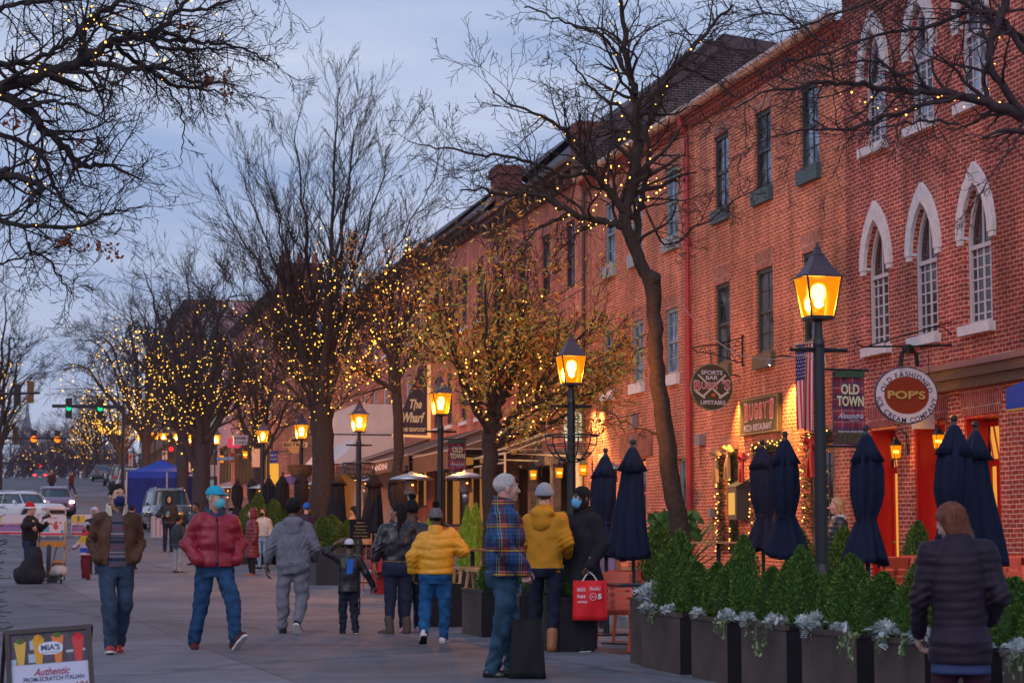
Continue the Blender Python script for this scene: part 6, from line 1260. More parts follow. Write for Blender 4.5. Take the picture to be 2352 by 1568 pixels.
class Fld:
 def __init__(s,lo,hi,res):
  s.lo=np.array(lo,np.float32);s.res=res;n=[int(math.ceil((b-a)/res))+1 for a,b in zip(lo,hi)]
  s.ax=[s.lo[i]+res*np.arange(n[i],dtype=np.float32)for i in range(3)];s.d=np.full(n,.5,np.float32)
 def sl(s,lo,hi):
  r=[]
  for i in range(3):a=max(0,int((lo[i]-s.lo[i])/s.res));b=min(len(s.ax[i]),int((hi[i]-s.lo[i])/s.res)+2);r.append(slice(a,max(b,a)))
  return tuple(r)
 def apply(s,fn,lo,hi,k,op='u'):
  sl=s.sl(lo,hi)
  if any(q.stop<=q.start for q in sl):return s
  X=s.ax[0][sl[0]][:,None,None];Y=s.ax[1][sl[1]][None,:,None];Z=s.ax[2][sl[2]][None,None,:];v=fn(X,Y,Z)
  s.d[sl]=smin(s.d[sl],v,k)if op=='u' else-smin(-s.d[sl],v,k);return s
 def cap(s,a,b,ra,rb=None,k=.03,sy=1.0,op='u'):
  rb=ra if rb is None else rb;a=np.array(a,np.float32);b=np.array(b,np.float32);m=max(ra,rb)+k+.04;ba=b-a;L2=float(ba@ba)+1e-9
  def fn(X,Y,Z):
   x,y,z=X-a[0],(Y-a[1]),Z-a[2];h=np.clip((x*ba[0]+y*ba[1]+z*ba[2])/L2,0,1);return np.sqrt((x-h*ba[0])**2+((y-h*ba[1])*sy)**2+(z-h*ba[2])**2)-(ra+(rb-ra)*h)
  return s.apply(fn,np.minimum(a,b)-m,np.maximum(a,b)+m,k,op)
 def ell(s,c,r,k=.03,M=None,op='u'):
  c=np.array(c,np.float32);r=np.array(r,np.float32);m=float(max(r))+k+.04
  def fn(X,Y,Z):
   x,y,z=X-c[0],Y-c[1],Z-c[2]
   if M is not None:x,y,z=(M[0][0]*x+M[1][0]*y+M[2][0]*z,M[0][1]*x+M[1][1]*y+M[2][1]*z,M[0][2]*x+M[1][2]*y+M[2][2]*z)
   q=np.sqrt((x/r[0])**2+(y/r[1])**2+(z/r[2])**2);g=np.sqrt((x/r[0]**2)**2+(y/r[1]**2)**2+(z/r[2]**2)**2)+1e-6;return q*(q-1)/g
  return s.apply(fn,c-m,c+m,k,op)
 def loft(s,st,k=.04):
  """st rows: z, rx, ry, cx, cy"""
  st=sorted(st);zz=[q[0]for q in st];m=max(max(q[1],q[2])for q in st)+.1
  def fn(X,Y,Z):
   rx=np.interp(Z,zz,[q[1]for q in st]);ry=np.interp(Z,zz,[q[2]for q in st]);cx=np.interp(Z,zz,[q[3]for q in st]);cy=np.interp(Z,zz,[q[4]for q in st])
   q=(np.abs((X-cx)/rx)**2.4+np.abs((Y-cy)/ry)**2.4)**(1/2.4);d=(q-1)*np.minimum(rx,ry);e=np.maximum(zz[0]-Z,Z-zz[-1]);return np.maximum(d,e)+0*X
  return s.apply(fn,(min(q[3]for q in st)-m,min(q[4]for q in st)-m,zz[0]-.08),(max(q[3]for q in st)+m,max(q[4]for q in st)+m,zz[-1]+.08),k)
 def disp(s,fn):
  X=s.ax[0][:,None,None];Y=s.ax[1][None,:,None];Z=s.ax[2][None,None,:];m=np.abs(s.d)<.08;s.d=np.where(m,s.d+fn(X,Y,Z),s.d).astype(np.float32);return s
 def cut(s,fn):
  X=s.ax[0][:,None,None];Y=s.ax[1][None,:,None];Z=s.ax[2][None,None,:];s.d=np.maximum(s.d,fn(X,Y,Z)).astype(np.float32);return s
 def mesh(s):
  d=s.d;d=np.pad(d,1,constant_values=.5);lo=s.lo-s.res;S=d<0
  c=[S[i:S.shape[0]-1+i,j:S.shape[1]-1+j,k:S.shape[2]-1+k]for i in(0,1)for j in(0,1)for k in(0,1)]
  n=sum(q.astype(np.int8)for q in c);act=(n>0)&(n<8);ids=-np.ones(act.shape,np.int32);I=np.argwhere(act)
  if not len(I):return np.zeros((0,3)),np.zeros((0,4),int)
  ids[act]=np.arange(len(I));cor=np.array([(i,j,k)for i in(0,1)for j in(0,1)for k in(0,1)]);V=np.stack([d[I[:,0]+q[0],I[:,1]+q[1],I[:,2]+q[2]]for q in cor],1)
  acc=np.zeros((len(I),3));cn=np.zeros(len(I))
  for a in range(8):
   for b in range(a+1,8):
    if np.abs(cor[a]-cor[b]).sum()!=1:continue
    m=(V[:,a]<0)!=(V[:,b]<0);t=np.where(m,V[:,a]/(V[:,a]-V[:,b]+1e-12),0);acc+=np.where(m[:,None],cor[a]+t[:,None]*(cor[b]-cor[a]),0);cn+=m
  P=lo+(I+acc/cn[:,None])*s.res;Fs=[]
  for ax in range(3):
   o=[q for q in range(3)if q!=ax];A=np.take(S,range(S.shape[ax]-1),ax);B=np.take(S,range(1,S.shape[ax]),ax);E_=np.argwhere(A!=B)
   E_=E_[(E_[:,o[0]]>0)&(E_[:,o[1]]>0)&(E_[:,o[0]]<S.shape[o[0]]-1)&(E_[:,o[1]]<S.shape[o[1]]-1)];fl=A[tuple(E_.T)]
   def idx(u,v):q=E_.copy();q[:,o[0]]-=u;q[:,o[1]]-=v;return ids[tuple(q.T)]
   Q=np.stack([idx(1,1),idx(0,1),idx(0,0),idx(1,0)],1);fl2=fl if ax!=1 else~fl;Q[~fl2]=Q[~fl2][:,::-1];Fs.append(Q)
  return P,np.concatenate(Fs)
def npbuild(name,parts,m,parent):
 P=np.concatenate([p for p,f in parts]);o=0;Q=[]
 for p,f in parts:Q.append(f+o);o+=len(p)
 Q=np.concatenate(Q)
 if not len(P):return None
 me=bpy.data.meshes.new(name);me.vertices.add(len(P));me.vertices.foreach_set('co',P.astype(np.float32).ravel());me.loops.add(len(Q)*4);me.loops.foreach_set('vertex_index',Q.astype(np.int32).ravel())
 me.polygons.add(len(Q));me.polygons.foreach_set('loop_start',np.arange(0,len(Q)*4,4,dtype=np.int32));me.polygons.foreach_set('loop_total',np.full(len(Q),4,np.int32));me.polygons.foreach_set('use_smooth',[True]*len(Q))
 me.update(calc_edges=True);me.validate()
 for q in(m if isinstance(m,(list,tuple))else[m]):me.materials.append(q)
 ob=bpy.data.objects.new(name,me);COL.objects.link(ob);ob.parent=parent;return ob
def n3(seed,f,fz=None):
 rg=random.Random(seed);W=[(rg.gauss(0,1)*f,rg.gauss(0,1)*f,rg.gauss(0,1)*(fz or f),rg.uniform(0,6.28))for _ in range(5)]
 return lambda X,Y,Z:sum(np.sin(a*X+b*Y+c*Z+p)for a,b,c,p in W)/2.5
def stripes(name,bands,base,axis=2,extra=None):
 """cloth with horizontal bands given as (z0, z1, colour)"""
 if name in _m:return _m[name]
 m=mat(name,base,.85);n=m.node_tree.nodes;l=m.node_tree.links;b=n['Principled BSDF'];t=n.new('ShaderNodeTexCoord');sp=n.new('ShaderNodeSeparateXYZ');l.new(t.outputs['Object'],sp.inputs[0]);z=sp.outputs[axis]
 cur=n.new('ShaderNodeRGB');cur.outputs[0].default_value=(*base,1);cur=cur.outputs[0]
 def mth(op,a,v):q=n.new('ShaderNodeMath');q.operation=op;l.new(a,q.inputs[0]);(q.inputs.__getitem__(1).__setattr__('default_value',v)if not hasattr(v,'is_linked')else l.new(v,q.inputs[1]));return q.outputs[0]
 for z0,z1,c,*dots in bands:
  f=mth('MULTIPLY',mth('GREATER_THAN',z,z0),mth('LESS_THAN',z,z1))
  if dots:
   q=mth('ADD',mth('MULTIPLY',sp.outputs[0],1/dots[0]),50.0);f=mth('MULTIPLY',f,mth('GREATER_THAN',mth('FRACT',q,0),.5))
  mx=n.new('ShaderNodeMixRGB');l.new(f,mx.inputs[0]);l.new(cur,mx.inputs[1]);mx.inputs[2].default_value=(*c,1);cur=mx.outputs[0]
 l.new(cur,b.inputs['Base Color']);return m
def plaid(name):
 m=mat(name,(.05,.05,.1),.75);n=m.node_tree.nodes;l=m.node_tree.links;b=n['Principled BSDF'];t=n.new('ShaderNodeTexCoord');sp=n.new('ShaderNodeSeparateXYZ');l.new(t.outputs['Object'],sp.inputs[0])
 ad=n.new('ShaderNodeMath');ad.operation='SUBTRACT';l.new(sp.outputs[1],ad.inputs[0])
 cur=n.new('ShaderNodeRGB');cur.outputs[0].default_value=(.028,.018,.045,1);cur=cur.outputs[0]
 def band(src,per,ph,w):
  a=n.new('ShaderNodeMath');a.operation='MULTIPLY_ADD';a.inputs[1].default_value=1/per;a.inputs[2].default_value=40+ph;l.new(src,a.inputs[0]);f=n.new('ShaderNodeMath');f.operation='FRACT';l.new(a.outputs[0],f.inputs[0]);q=n.new('ShaderNodeMath');q.operation='LESS_THAN';q.inputs[1].default_value=w;l.new(f.outputs[0],q.inputs[0]);return q.outputs[0]
 def mix(f,c,k):
  nonlocal cur
  q=n.new('ShaderNodeMath');q.operation='MULTIPLY';q.inputs[1].default_value=k;l.new(f,q.inputs[0]);mx=n.new('ShaderNodeMixRGB');l.new(q.outputs[0],mx.inputs[0]);l.new(cur,mx.inputs[1]);mx.inputs[2].default_value=(*c,1);cur=mx.outputs[0]
 h,v=ad.outputs[0],sp.outputs[2]
 mix(band(v,.20,0,.42),(.015,.09,.22),.7);mix(band(h,.17,.3,.42),(.02,.07,.18),.6)
 a,c=band(h,.17,.78,.2),band(v,.20,.55,.2);q=n.new('ShaderNodeMath');q.operation='MULTIPLY';l.new(a,q.inputs[0]);l.new(c,q.inputs[1]);mix(a,(.20,.02,.03),.55);mix(c,(.22,.02,.03),.55);mix(q.outputs[0],(.62,.02,.02),.9)
 for s_,p in((h,.17),(v,.20)):
  mix(band(s_,p,.52,.045),(.42,.36,.05),.75);mix(band(s_,p,.40,.03),(.35,.34,.30),.5);mix(band(s_,.035,.1,.25),(.01,.01,.03),.5)
 l.new(cur,b.inputs['Base Color']);return m
denim=lambda nme,c:mat(nme,c,.85,var=.5,sc=9,bump=.5)
eyew=mat('eye_white',(.6,.58,.55),.3);eyed=mat('eye_dark',(.02,.012,.01),.2)
def rotm(yaw,pitch,roll=0):return Matrix.Rotation(yaw,3,'Z')@Matrix.Rotation(pitch,3,'X')@Matrix.Rotation(roll,3,'Y')
def hand_field(w,D,Nn,thumb,curl,res=.0055,sc=1.0):
 """five separate fingers; D points wrist to knuckles, Nn is the back of the hand, thumb = +1/-1 gives its side"""
 w=Vector(w);D=Vector(D).normalized();Nn=Vector(Nn);Nn=(Nn-D*Nn.dot(D)).normalized();S_=D.cross(Nn)*thumb
 f=Fld(tuple(w-Vector((.2,.2,.2))*sc),tuple(w+Vector((.2,.2,.2))*sc),res);wk=w+D*.085*sc
 f.cap(w-D*.07*sc,w+D*.01,.027*sc,.026*sc,.01)
 for i in range(4):
  s0=w+S_*(.014-.0095*i)*sc+D*.01;k0=w+D*(.088-.004*abs(i-1))*sc+S_*(.029-.0195*i)*sc;f.cap(s0,k0,.0145*sc,.0115*sc,.012)
  L_=(.044,.048,.045,.035)[i];p=k0;a=0;r=.0098*sc
  for j in range(3):
   a+=curl*(1.0,1.15,.8)[j]*(1+.08*i);d=D*math.cos(a)-Nn*math.sin(a);q=p+d*L_*(1,.62,.5)[j]*sc;f.cap(p,q,r,r*.9,.004);p=q;r*=.9
 p=w+S_*.020*sc+D*.018*sc;q=p+(D*.55+S_*.75-Nn*.25).normalized()*.045*sc;f.cap(p,q,.0150*sc,.0125*sc,.012);q2=q+(D*.9+S_*.25-Nn*(.2+curl*.5)).normalized()*.034*sc;f.cap(q,q2,.0115*sc,.0105*sc,.005);f.cap(q2,q2+(D*.8-Nn*(.3+curl*.6)).normalized()*.024*sc,.0105*sc,.009*sc,.004)
 return f.mesh()
def person(label,pos,rz,h=1.75,skin=(.42,.24,.17),top=None,under=None,legs=None,shoe=None,J=None,head=(0,0),hair=None,hat=None,mask=None,hands=(None,None),res=.013,group=None,fat=1.0,hood=None,extras=None,hres=None,face=True,lookroll=0):
 j=dict(hipA=(.09,0,.91),hipB=(-.09,0,.91),kneeA=(.10,-.02,.50),kneeB=(-.10,-.02,.50),ankA=(.10,.02,.095),ankB=(-.10,.02,.095),toeA=(.12,-.13,.035),toeB=(-.12,-.13,.035),shA=(.175,0,1.405),shB=(-.175,0,1.405),elA=(.25,.03,1.13),elB=(-.25,.03,1.13),wrA=(.26,-.04,.89),wrB=(-.26,-.04,.89),hc=(0,-.015,1.628),nk=(0,.01,1.45))
 if J:j.update(J)
 S_=h/1.75;t=thing('person',label,'person',pos,rz,group);t.scale=(S_,)*3
 sk=mat('skin_%.2f_%.2f'%(skin[0],skin[1]),skin,.5,var=.1,sc=18);hr=hres or min(.008,res)
 hc=Vector(j['hc']);M=rotm(head[0],head[1],lookroll);hp=lambda x,y,z:tuple(hc+M@Vector((x,y,z)))
 Mt=[[M[r][c]for c in range(3)]for r in range(3)]
 f=Fld(tuple(hc-Vector((.16,.17,.24))),tuple(hc+Vector((.16,.17,.16))),hr)
 f.ell(hp(0,.015,.035),(.075,.093,.083),0,Mt);f.ell(hp(0,-.018,-.035),(.059,.070,.083),.03,Mt);f.cap(hp(0,-.062,-.098),hp(0,-.055,-.09),.021,k=.03)
 nk=Vector(j['nk']);f.cap(hp(0,.025,-.05),tuple(nk+Vector((0,.015,-.03))),.052,.062,.03)
 if face:
  f.ell(hp(.030,-.098,.008),(.019,.017,.013),.012,Mt,'s');f.ell(hp(-.030,-.098,.008),(.019,.017,.013),.012,Mt,'s')
  f.cap(hp(0,-.090,.006),hp(0,-.109,-.030),.0075,.0135,.010);f.cap(hp(-.011,-.096,-.034),hp(.011,-.096,-.034),.009,k=.006);f.cap(hp(-.032,-.082,.026),hp(.032,-.082,.026),.010,k=.014)
  f.cap(hp(-.019,-.083,-.060),hp(.019,-.083,-.060),.0065,k=.006);f.cap(hp(-.014,-.083,-.071),hp(.014,-.083,-.071),.0075,k=.006)
 for s in(-1,1):f.cap(hp(s*.037,-.062,-.022),hp(s*.034,-.055,-.03),.020,k=.02);f.ell(hp(s*.077,.008,-.012),(.009,.020,.031),.006,Mt)
 parts=[f.mesh()]
 f=Fld((-.75,-.6,.05),(.75,.6,1.5),.03 if res>.01 else.024);st=[(.86,.14,.095,0,0),(1.0,.13,.09,0,0),(1.2,.14,.095,0,0),(1.38,.15,.09,0,0),(1.45,.08,.06,0,0)];f.loft(st)
 for s in 'AB':
  f.cap(j['hip'+s],j['knee'+s],.07,.05,.03);f.cap(j['knee'+s],j['ank'+s],.05,.035,.03);f.cap(j['sh'+s],j['el'+s],.045,.036,.03);f.cap(j['el'+s],j['wr'+s],.036,.028,.03)
 parts.append(f.mesh())
 for s,hd in zip('AB',hands):
  if hd is None:continue
  D,Nn,th,curl=hd;w=Vector(j['wr'+s]);parts.append(hand_field(w,D,Nn,th,curl,max(.0052,res*.42),1.0 if h>1.4 else 1.15))
 npbuild('body',parts,sk,t)
 if face and res<.02 and not(hat and hat[0]=='back'):
  for s in(-1,1):
   b=MB();c=hp(s*.030,-.079,.007)
   b.lathe([(.0003,-.0115),(.008,-.0085),(.0115,0),(.008,.0085),(.0003,.0115)],10,c);e=b.build('eye',eyew,t,smooth=True);b=MB();c=hp(s*.030,-.0885,.007);b.ico(c,.0052);b.build('pupil',eyed,e)
   b=MB();b.tube([hp(s*.014,-.092,.030),hp(s*.030,-.094,.036),hp(s*.047,-.080,.030)],[.003,.004,.002],5);b.build('eyebrow',hair[1]if hair else eyed,t)
 if hair:
  kind,hm=hair[0],hair[1];f=Fld(tuple(hc-Vector((.2,.25,.62))),tuple(hc+Vector((.2,.3,.2))),hr)
  th=dict(short=.007,afro=.026,buzz=.004).get(kind,.013);f.ell(hp(0,.017,.037),(.077+th,.094+th,.085+th),0,Mt)
  Mi=M.transposed()
  def loc(X,Y,Z):x,y,z=X-hc.x,Y-hc.y,Z-hc.z;return(Mi[0][0]*x+Mi[0][1]*y+Mi[0][2]*z,Mi[1][0]*x+Mi[1][1]*y+Mi[1][2]*z,Mi[2][0]*x+Mi[2][1]*y+Mi[2][2]*z)
  def cutf(X,Y,Z):x,y,z=loc(X,Y,Z);return np.maximum((-y-.75*z-.012)*.8,-.075-z)
  f.cut(cutf)
  if kind=='long':
   Ln=hair[2]
   for x in(-.055,-.02,.02,.055):f.cap(hp(x,.045,.03),hp(x*1.1,.085,-Ln),.045,.028,.03)
   for s in(-1,1):f.cap(hp(s*.068,.01,.03),hp(s*.085,.03,-Ln*.8),.026,.018,.02)
  if kind=='fall':
   for k in range(9):a=-1+k*.25;f.cap(hp(.07*a,.06-.03*abs(a),.04),hp(.02+.085*a,.075-.03*abs(a),-.27-.012*k),.040,.024,.03)
  if kind=='braid':
   for k in range(15):a=-1+k/7;f.cap(hp(.065*a,.07-.03*a*a,.02),hp(.11*a+.03,.11-.02*abs(a),-.40-.04*math.sin(k*2.1)),.016,.011,.008)
   f.ell(hp(0,.05,-.02),(.085,.07,.09),.03,Mt)
  q=n3(5,55,20 if kind in('long','fall')else 55);f.disp(lambda X,Y,Z:(.005 if kind in('short','afro','buzz')else.0025)*q(X,Y,Z)+(.003*np.sin(X*210+Y*60)if kind in('long','fall')else 0));npbuild('hair',[f.mesh()],hm,t)
 if mask:
  f=Fld(tuple(hc-Vector((.16,.17,.24))),tuple(hc+Vector((.16,.17,.16))),hr);f.ell(hp(0,-.028,-.045),(.064,.082,.082),0,Mt);f.ell(hp(0,-.10,-.045),(.026,.028,.045),.03,Mt);Mi=M.transposed()
  def cutm(X,Y,Z):x,y,z=X-hc.x,Y-hc.y,Z-hc.z;ly=Mi[1][0]*x+Mi[1][1]*y+Mi[1][2]*z;lz=Mi[2][0]*x+Mi[2][1]*y+Mi[2][2]*z;return np.maximum(np.maximum(ly+.045,lz+.004-(.35*(ly+.06)*0)),-.110-lz)
  f.cut(cutm);f.disp(lambda X,Y,Z:.0015*np.sin((Z-hc.z)*300));npbuild('face_mask',[f.mesh()],mask,t);b=MB()
  for s in(-1,1):b.tube([hp(s*.062,-.045,-.02),hp(s*.078,-.01,.012),hp(s*.086,.014,-.005)],.0018,4);b.tube([hp(s*.055,-.045,-.08),hp(s*.072,-.01,-.045),hp(s*.086,.012,-.02)],.0018,4)
  b.build('ear_loop',mat('white_elastic',(.6,.6,.62),.7),t)
 if hat:
  kind,hm=hat[0],hat[1];f=Fld(tuple(hc-Vector((.2,.3,.25))),tuple(hc+Vector((.2,.25,.32))),hr);Mi=M.transposed();lz=lambda X,Y,Z:Mi[2][0]*(X-hc.x)+Mi[2][1]*(Y-hc.y)+Mi[2][2]*(Z-hc.z)
  if kind=='cap':
   f.ell(hp(0,.018,.045),(.088,.108,.092),0,Mt);f.cut(lambda X,Y,Z:.036-lz(X,Y,Z));f.ell(hp(0,-.105,.042),(.072,.082,.009),.004,Mt)
  elif kind in('beanie','pom'):
   f.ell(hp(0,.022,.052),(.088,.106,.100),0,Mt);f.cut(lambda X,Y,Z:.012-lz(X,Y,Z));g=Fld(tuple(hc-Vector((.2,.3,.25))),tuple(hc+Vector((.2,.25,.32))),hr);g.ell(hp(0,.018,.035),(.096,.115,.095),0,Mt);g.cut(lambda X,Y,Z:np.maximum(.008-lz(X,Y,Z),lz(X,Y,Z)-.062));f.d=np.minimum(f.d,g.d)
   f.disp(lambda X,Y,Z:.0022*np.sin(np.arctan2(Y-hc.y,X-hc.x)*34))
  elif kind=='hood':
   f.ell(hp(0,.03,.03),(.105,.125,.125),0,Mt);f.ell(hp(0,.05,-.08),(.11,.11,.12),.05,Mt);f.ell(hp(0,-.10,.0),(.062,.09,.095),.02,Mt,'s');q=n3(8,22);f.disp(lambda X,Y,Z:.005*q(X,Y,Z))
  elif kind=='santa':
   f.ell(hp(0,.022,.05),(.088,.106,.100),0,Mt);f.cut(lambda X,Y,Z:.02-lz(X,Y,Z));f.cap(hp(0,.05,.12),hp(.02,.16,.02),.05,.02,.04)
  elif kind=='sock':
   f.ell(hp(0,.017,.037),(.086,.103,.094),0,Mt);f.ell(hp(0,.0,-.06),(.078,.09,.09),.03,Mt);f.ell(hp(0,-.105,-.01),(.052,.06,.062),.01,Mt,'s')
  ho=npbuild('hat' if kind!='hood' else 'raised_hood',[f.mesh()],hm,t)
  if kind=='pom':
   b=MB();rg=random.Random(3);c=Vector(hp(0,.05,.185))
   for k in range(420):d=Vector((rg.gauss(0,1),rg.gauss(0,1),rg.gauss(0,1))).normalized();e=d.orthogonal().normalized()*.006;b.add([c+e,c-e,c+d*rg.uniform(.045,.062)],[(0,1,2)])
   b.ico(c,.042);b.build('pompom',hat[2]if len(hat)>2 else hm,ho)
  if kind=='santa':
   b=MB();b.tube([hp(.094*math.cos(a),.018+.112*math.sin(a),.028)for a in[i*math.pi/8 for i in range(17)]],.022,8);b.build('fur_band',mat('white_fur',(.65,.62,.6),.9),ho)
 def torso(sp_,name,m,res_):
  """sp_: dict(z=hem, w=list of loft rows, arm=(r0,r1,r2), cuff=fraction, puff=period, amp, collar, open)"""
  f=Fld((-.8,-.62,sp_['z']-.06),(.8,.62,1.62),res_);rows=[(z,rx*fat*sp_.get('s',1),ry*fat*sp_.get('s',1),cx,cy)for z,rx,ry,cx,cy in sp_['w']];f.loft(rows)
  r=sp_.get('arm')
  if r:
   for s in 'AB':
    e=Vector(j['el'+s]);w_=Vector(j['wr'+s]);sh=Vector(j['sh'+s]);sg=1 if sh.x>0 else-1;sh=Vector((sh.x-sg*max(0,r[0]-.065)*.7,sh.y,sh.z-max(0,r[0]-.055)*.95));f.cap(sh,e,r[0],r[1],.022);cu=e.lerp(w_,sp_.get('cuff',.97));f.cap(e,cu,r[1],r[2],.02)
    f.cap((sg*.035,sh.y+.01,1.455),(sh.x,sh.y,sh.z),.038,r[0]*.82,.06)
  if 'puff' in sp_:f.disp(lambda X,Y,Z:-.012*min(1,sp_['puff']/.11)*np.abs(np.sin(math.pi*(Z+.05*Y+.012*np.sin(X*9+Y*7))/sp_['puff']))**.6+.005)
  q=n3(len(label)+3,16,24);q2=n3(len(label)+9,38,30);am=sp_.get('amp',.006)*.55;q3=n3(len(label)+4,75,60);f.disp(lambda X,Y,Z:am*q(X,Y,Z)+am*.5*q2(X,Y,Z)+am*.35*q3(X,Y,Z))
  if r:
   def creases(X,Y,Z):
    v=0
    for s in 'AB':
     e=j['el'+s];g=np.exp(-((X-e[0])**2+(Y-e[1])**2+(Z-e[2])**2)/.010);v=v+g*.008*np.sin((Z*1.0+X*.6)*110)
    return v
   f.disp(creases)
  f.cut(lambda X,Y,Z:sp_['z']-Z+0*X)
  if sp_.get('open'):
   w_=sp_['open'];f.cut(lambda X,Y,Z:np.where(Y<-.02,w_*(.55+.6*np.clip((1.5-Z)/.6,0,1))-np.abs(X-sp_.get('ox',0)),-1.0)+0*Z)
  if not sp_.get('nocol'):f.ell((nk.x,nk.y-.035,1.555),(.058,.075,.10),.01,None,'s')
  o=npbuild(name,[f.mesh()],m,t)
  if sp_.get('collar'):
   c=sp_['collar'];g=Fld((-.3,-.3,1.3),(.3,.3,1.7),.009);g.cap((nk.x,nk.y+.01,1.44),(nk.x,nk.y+.0,c[1]),c[0],c[0]*.93,0);g.cut(lambda X,Y,Z:np.maximum(1.42-Z,Z-c[1]-(Y*.25))+0*X);g.cap((nk.x,nk.y-.0,1.40),(nk.x,nk.y-.01,1.75),c[0]*.78,k=.005,op='s')
   if len(c)>3 and c[3]:g.cut(lambda X,Y,Z:np.where(Y<0,c[3]*(1+(Z-1.44)*3)-np.abs(X),-1.0)+0*Z)
   npbuild('collar',[g.mesh()],c[2],o)
  if sp_.get('rib'):
   z0,z1,mm=sp_['rib'];g=Fld((-.4,-.4,z0-.05),(.4,.4,z1+.05),.011);g.loft([(z0,rows[0][1]*.93,rows[0][2]*.93,rows[0][3],rows[0][4]),(z1,rows[0][1]*1.0,rows[0][2]*1.0,rows[0][3],rows[0][4])]);npbuild('hem_band',[g.mesh()],mm,o)
  return o
 if under:torso(under[0],'shirt',under[1],res)
 if top:tp_=torso(top[0],top[2]if len(top)>2 else 'jacket',top[1],res)
 if hood:
  f=Fld((-.3,-.2,1.2),(.3,.4,1.75),.012);f.ell((0,.085,1.46),(.13,.085,.075),0);f.ell((0,.12,1.36),(.10,.05,.10),.05);f.ell((0,.0,1.58),(.085,.10,.09),.03,None,'s');q=n3(2,30);f.disp(lambda X,Y,Z:.006*q(X,Y,Z));npbuild('hood',[f.mesh()],hood,t)
 if legs:
  sp_,m=legs;f=Fld((-.6,-.75,.02),(.6,.75,1.16),res);a,b_=Vector(j['hipA']),Vector(j['hipB']);r=sp_['r'];c=(a+b_)/2
  f.loft([(.80,.155*fat*sp_.get('hip',1),.115*fat*sp_.get('hip',1),c.x,c.y),(.92,.175*fat*sp_.get('hip',1),.125*fat*sp_.get('hip',1),c.x,c.y+.01),(1.08,.15*fat,.11*fat,c.x,c.y)])
  f.ell((c.x+.075,c.y+.055,.90),(.095*fat,.09*fat,.10),.05);f.ell((c.x-.075,c.y+.055,.90),(.095*fat,.09*fat,.10),.05)
  for s in 'AB':
   hp_,k_,n_=Vector(j['hip'+s]),Vector(j['knee'+s]),Vector(j['ank'+s]);end=k_.lerp(n_,sp_.get('len',.97));f.cap(tuple(hp_),tuple(k_),r[0],r[1],.03);f.cap(tuple(k_),tuple(end),r[1],r[2],.02)
  q=n3(len(label),18,30);am=sp_.get('amp',.006)*1.1
  def cr(X,Y,Z):
   v=am*q(X,Y,Z)
   for s in 'AB':
    n_=j['ank'+s];k_=j['knee'+s];g=np.exp(-((X-n_[0])**2+(Y-n_[1])**2)/.02-((Z-n_[2]-.08)/.10)**2);v=v+g*.006*np.sin(Z*75+X*60+Y*35);g=np.exp(-((X-k_[0])**2+(Y-k_[1])**2+(Z-k_[2])**2)/.012);v=v+g*.004*np.sin(Z*60-X*70+Y*20)
   return v
  f.disp(cr)
  if top:hz=top[0]['z']+.05;f.cut(lambda X,Y,Z:Z-hz+0*X+0*Y)
  npbuild('trousers',[f.mesh()],m,t)
 if shoe:
  kind,m,solem=shoe
  for s in 'AB':
   n_,to=Vector(j['ank'+s]),Vector(j['toe'+s]);d=(to-n_);hz_=Vector((d.x,d.y,0)).normalized();fd=(to-Vector((n_.x,n_.y,n_.z-.06))).normalized();heel=Vector((n_.x,n_.y,n_.z-.045))-fd*.035;upv_=fd.cross(hz_.cross(EZ)).normalized();upv_=upv_ if upv_.z>0 else-upv_
   lo=tuple(min(a,b)-.16 for a,b in zip(n_,to));hi=tuple(max(a,b)+.16 for a,b in zip(n_,to));hi=(hi[0],hi[1],hi[2]+(.15 if kind=='boot' else 0));f=Fld(lo,hi,min(res,.009));tip=heel+fd*.235
   f.cap(tuple(heel),tuple(heel+fd*.12),.040,.040,0);f.cap(tuple(heel+fd*.1),tuple(tip-fd*.03),.043,.034,.03);f.cap(tuple(heel+upv_*.03),tuple(n_+EZ*(.13 if kind=='boot' else.02)),.045 if kind!='boot' else.053,.042 if kind!='boot' else.060,.03)
   c0=heel-upv_*.028;f.cut(lambda X,Y,Z:-((X-c0.x)*upv_.x+(Y-c0.y)*upv_.y+(Z-c0.z)*upv_.z));so_=npbuild('boot' if kind=='boot' else 'shoe',[f.mesh()],m,t)
   g=Fld(lo,hi,min(res,.008));g.cap(tuple(heel-upv_*.02),tuple(heel+fd*.12-upv_*.02),.045,.044,0);g.cap(tuple(heel+fd*.1-upv_*.02),tuple(tip-fd*.035-upv_*.02),.047,.040,.03);c1=heel-upv_*.016;c2=heel-upv_*.042
   g.cut(lambda X,Y,Z:np.maximum((X-c1.x)*upv_.x+(Y-c1.y)*upv_.y+(Z-c1.z)*upv_.z,-((X-c2.x)*upv_.x+(Y-c2.y)*upv_.y+(Z-c2.z)*upv_.z)));npbuild('sole',[g.mesh()],solem,so_)
 return t
def face_to(p,a=0):return math.atan2(-p[0],p[1])*-1*0+math.atan2(-p.x,p.y)*1.0+a
JK=[(.93,.185,.135,0,.0),(1.05,.19,.14,0,.0),(1.22,.20,.145,0,0),(1.34,.180,.13,0,0),(1.40,.145,.11,0,.01),(1.45,.09,.08,0,.01),(1.49,.07,.07,0,.01)]
def jk(z,s=1.0,flare=1.0):return[(z,.18*flare*s,.135*flare*s,0,0)]+[(a,b*s,c*s,d,e)for a,b,c,d,e in JK if a>z+.04]
lea=mat('brown_leather',(.075,.033,.018),.62,var=.35,sc=5,bump=.15);fleece=mat('cream_fleece',(.55,.50,.42),.95,bump=.8,sc=70)
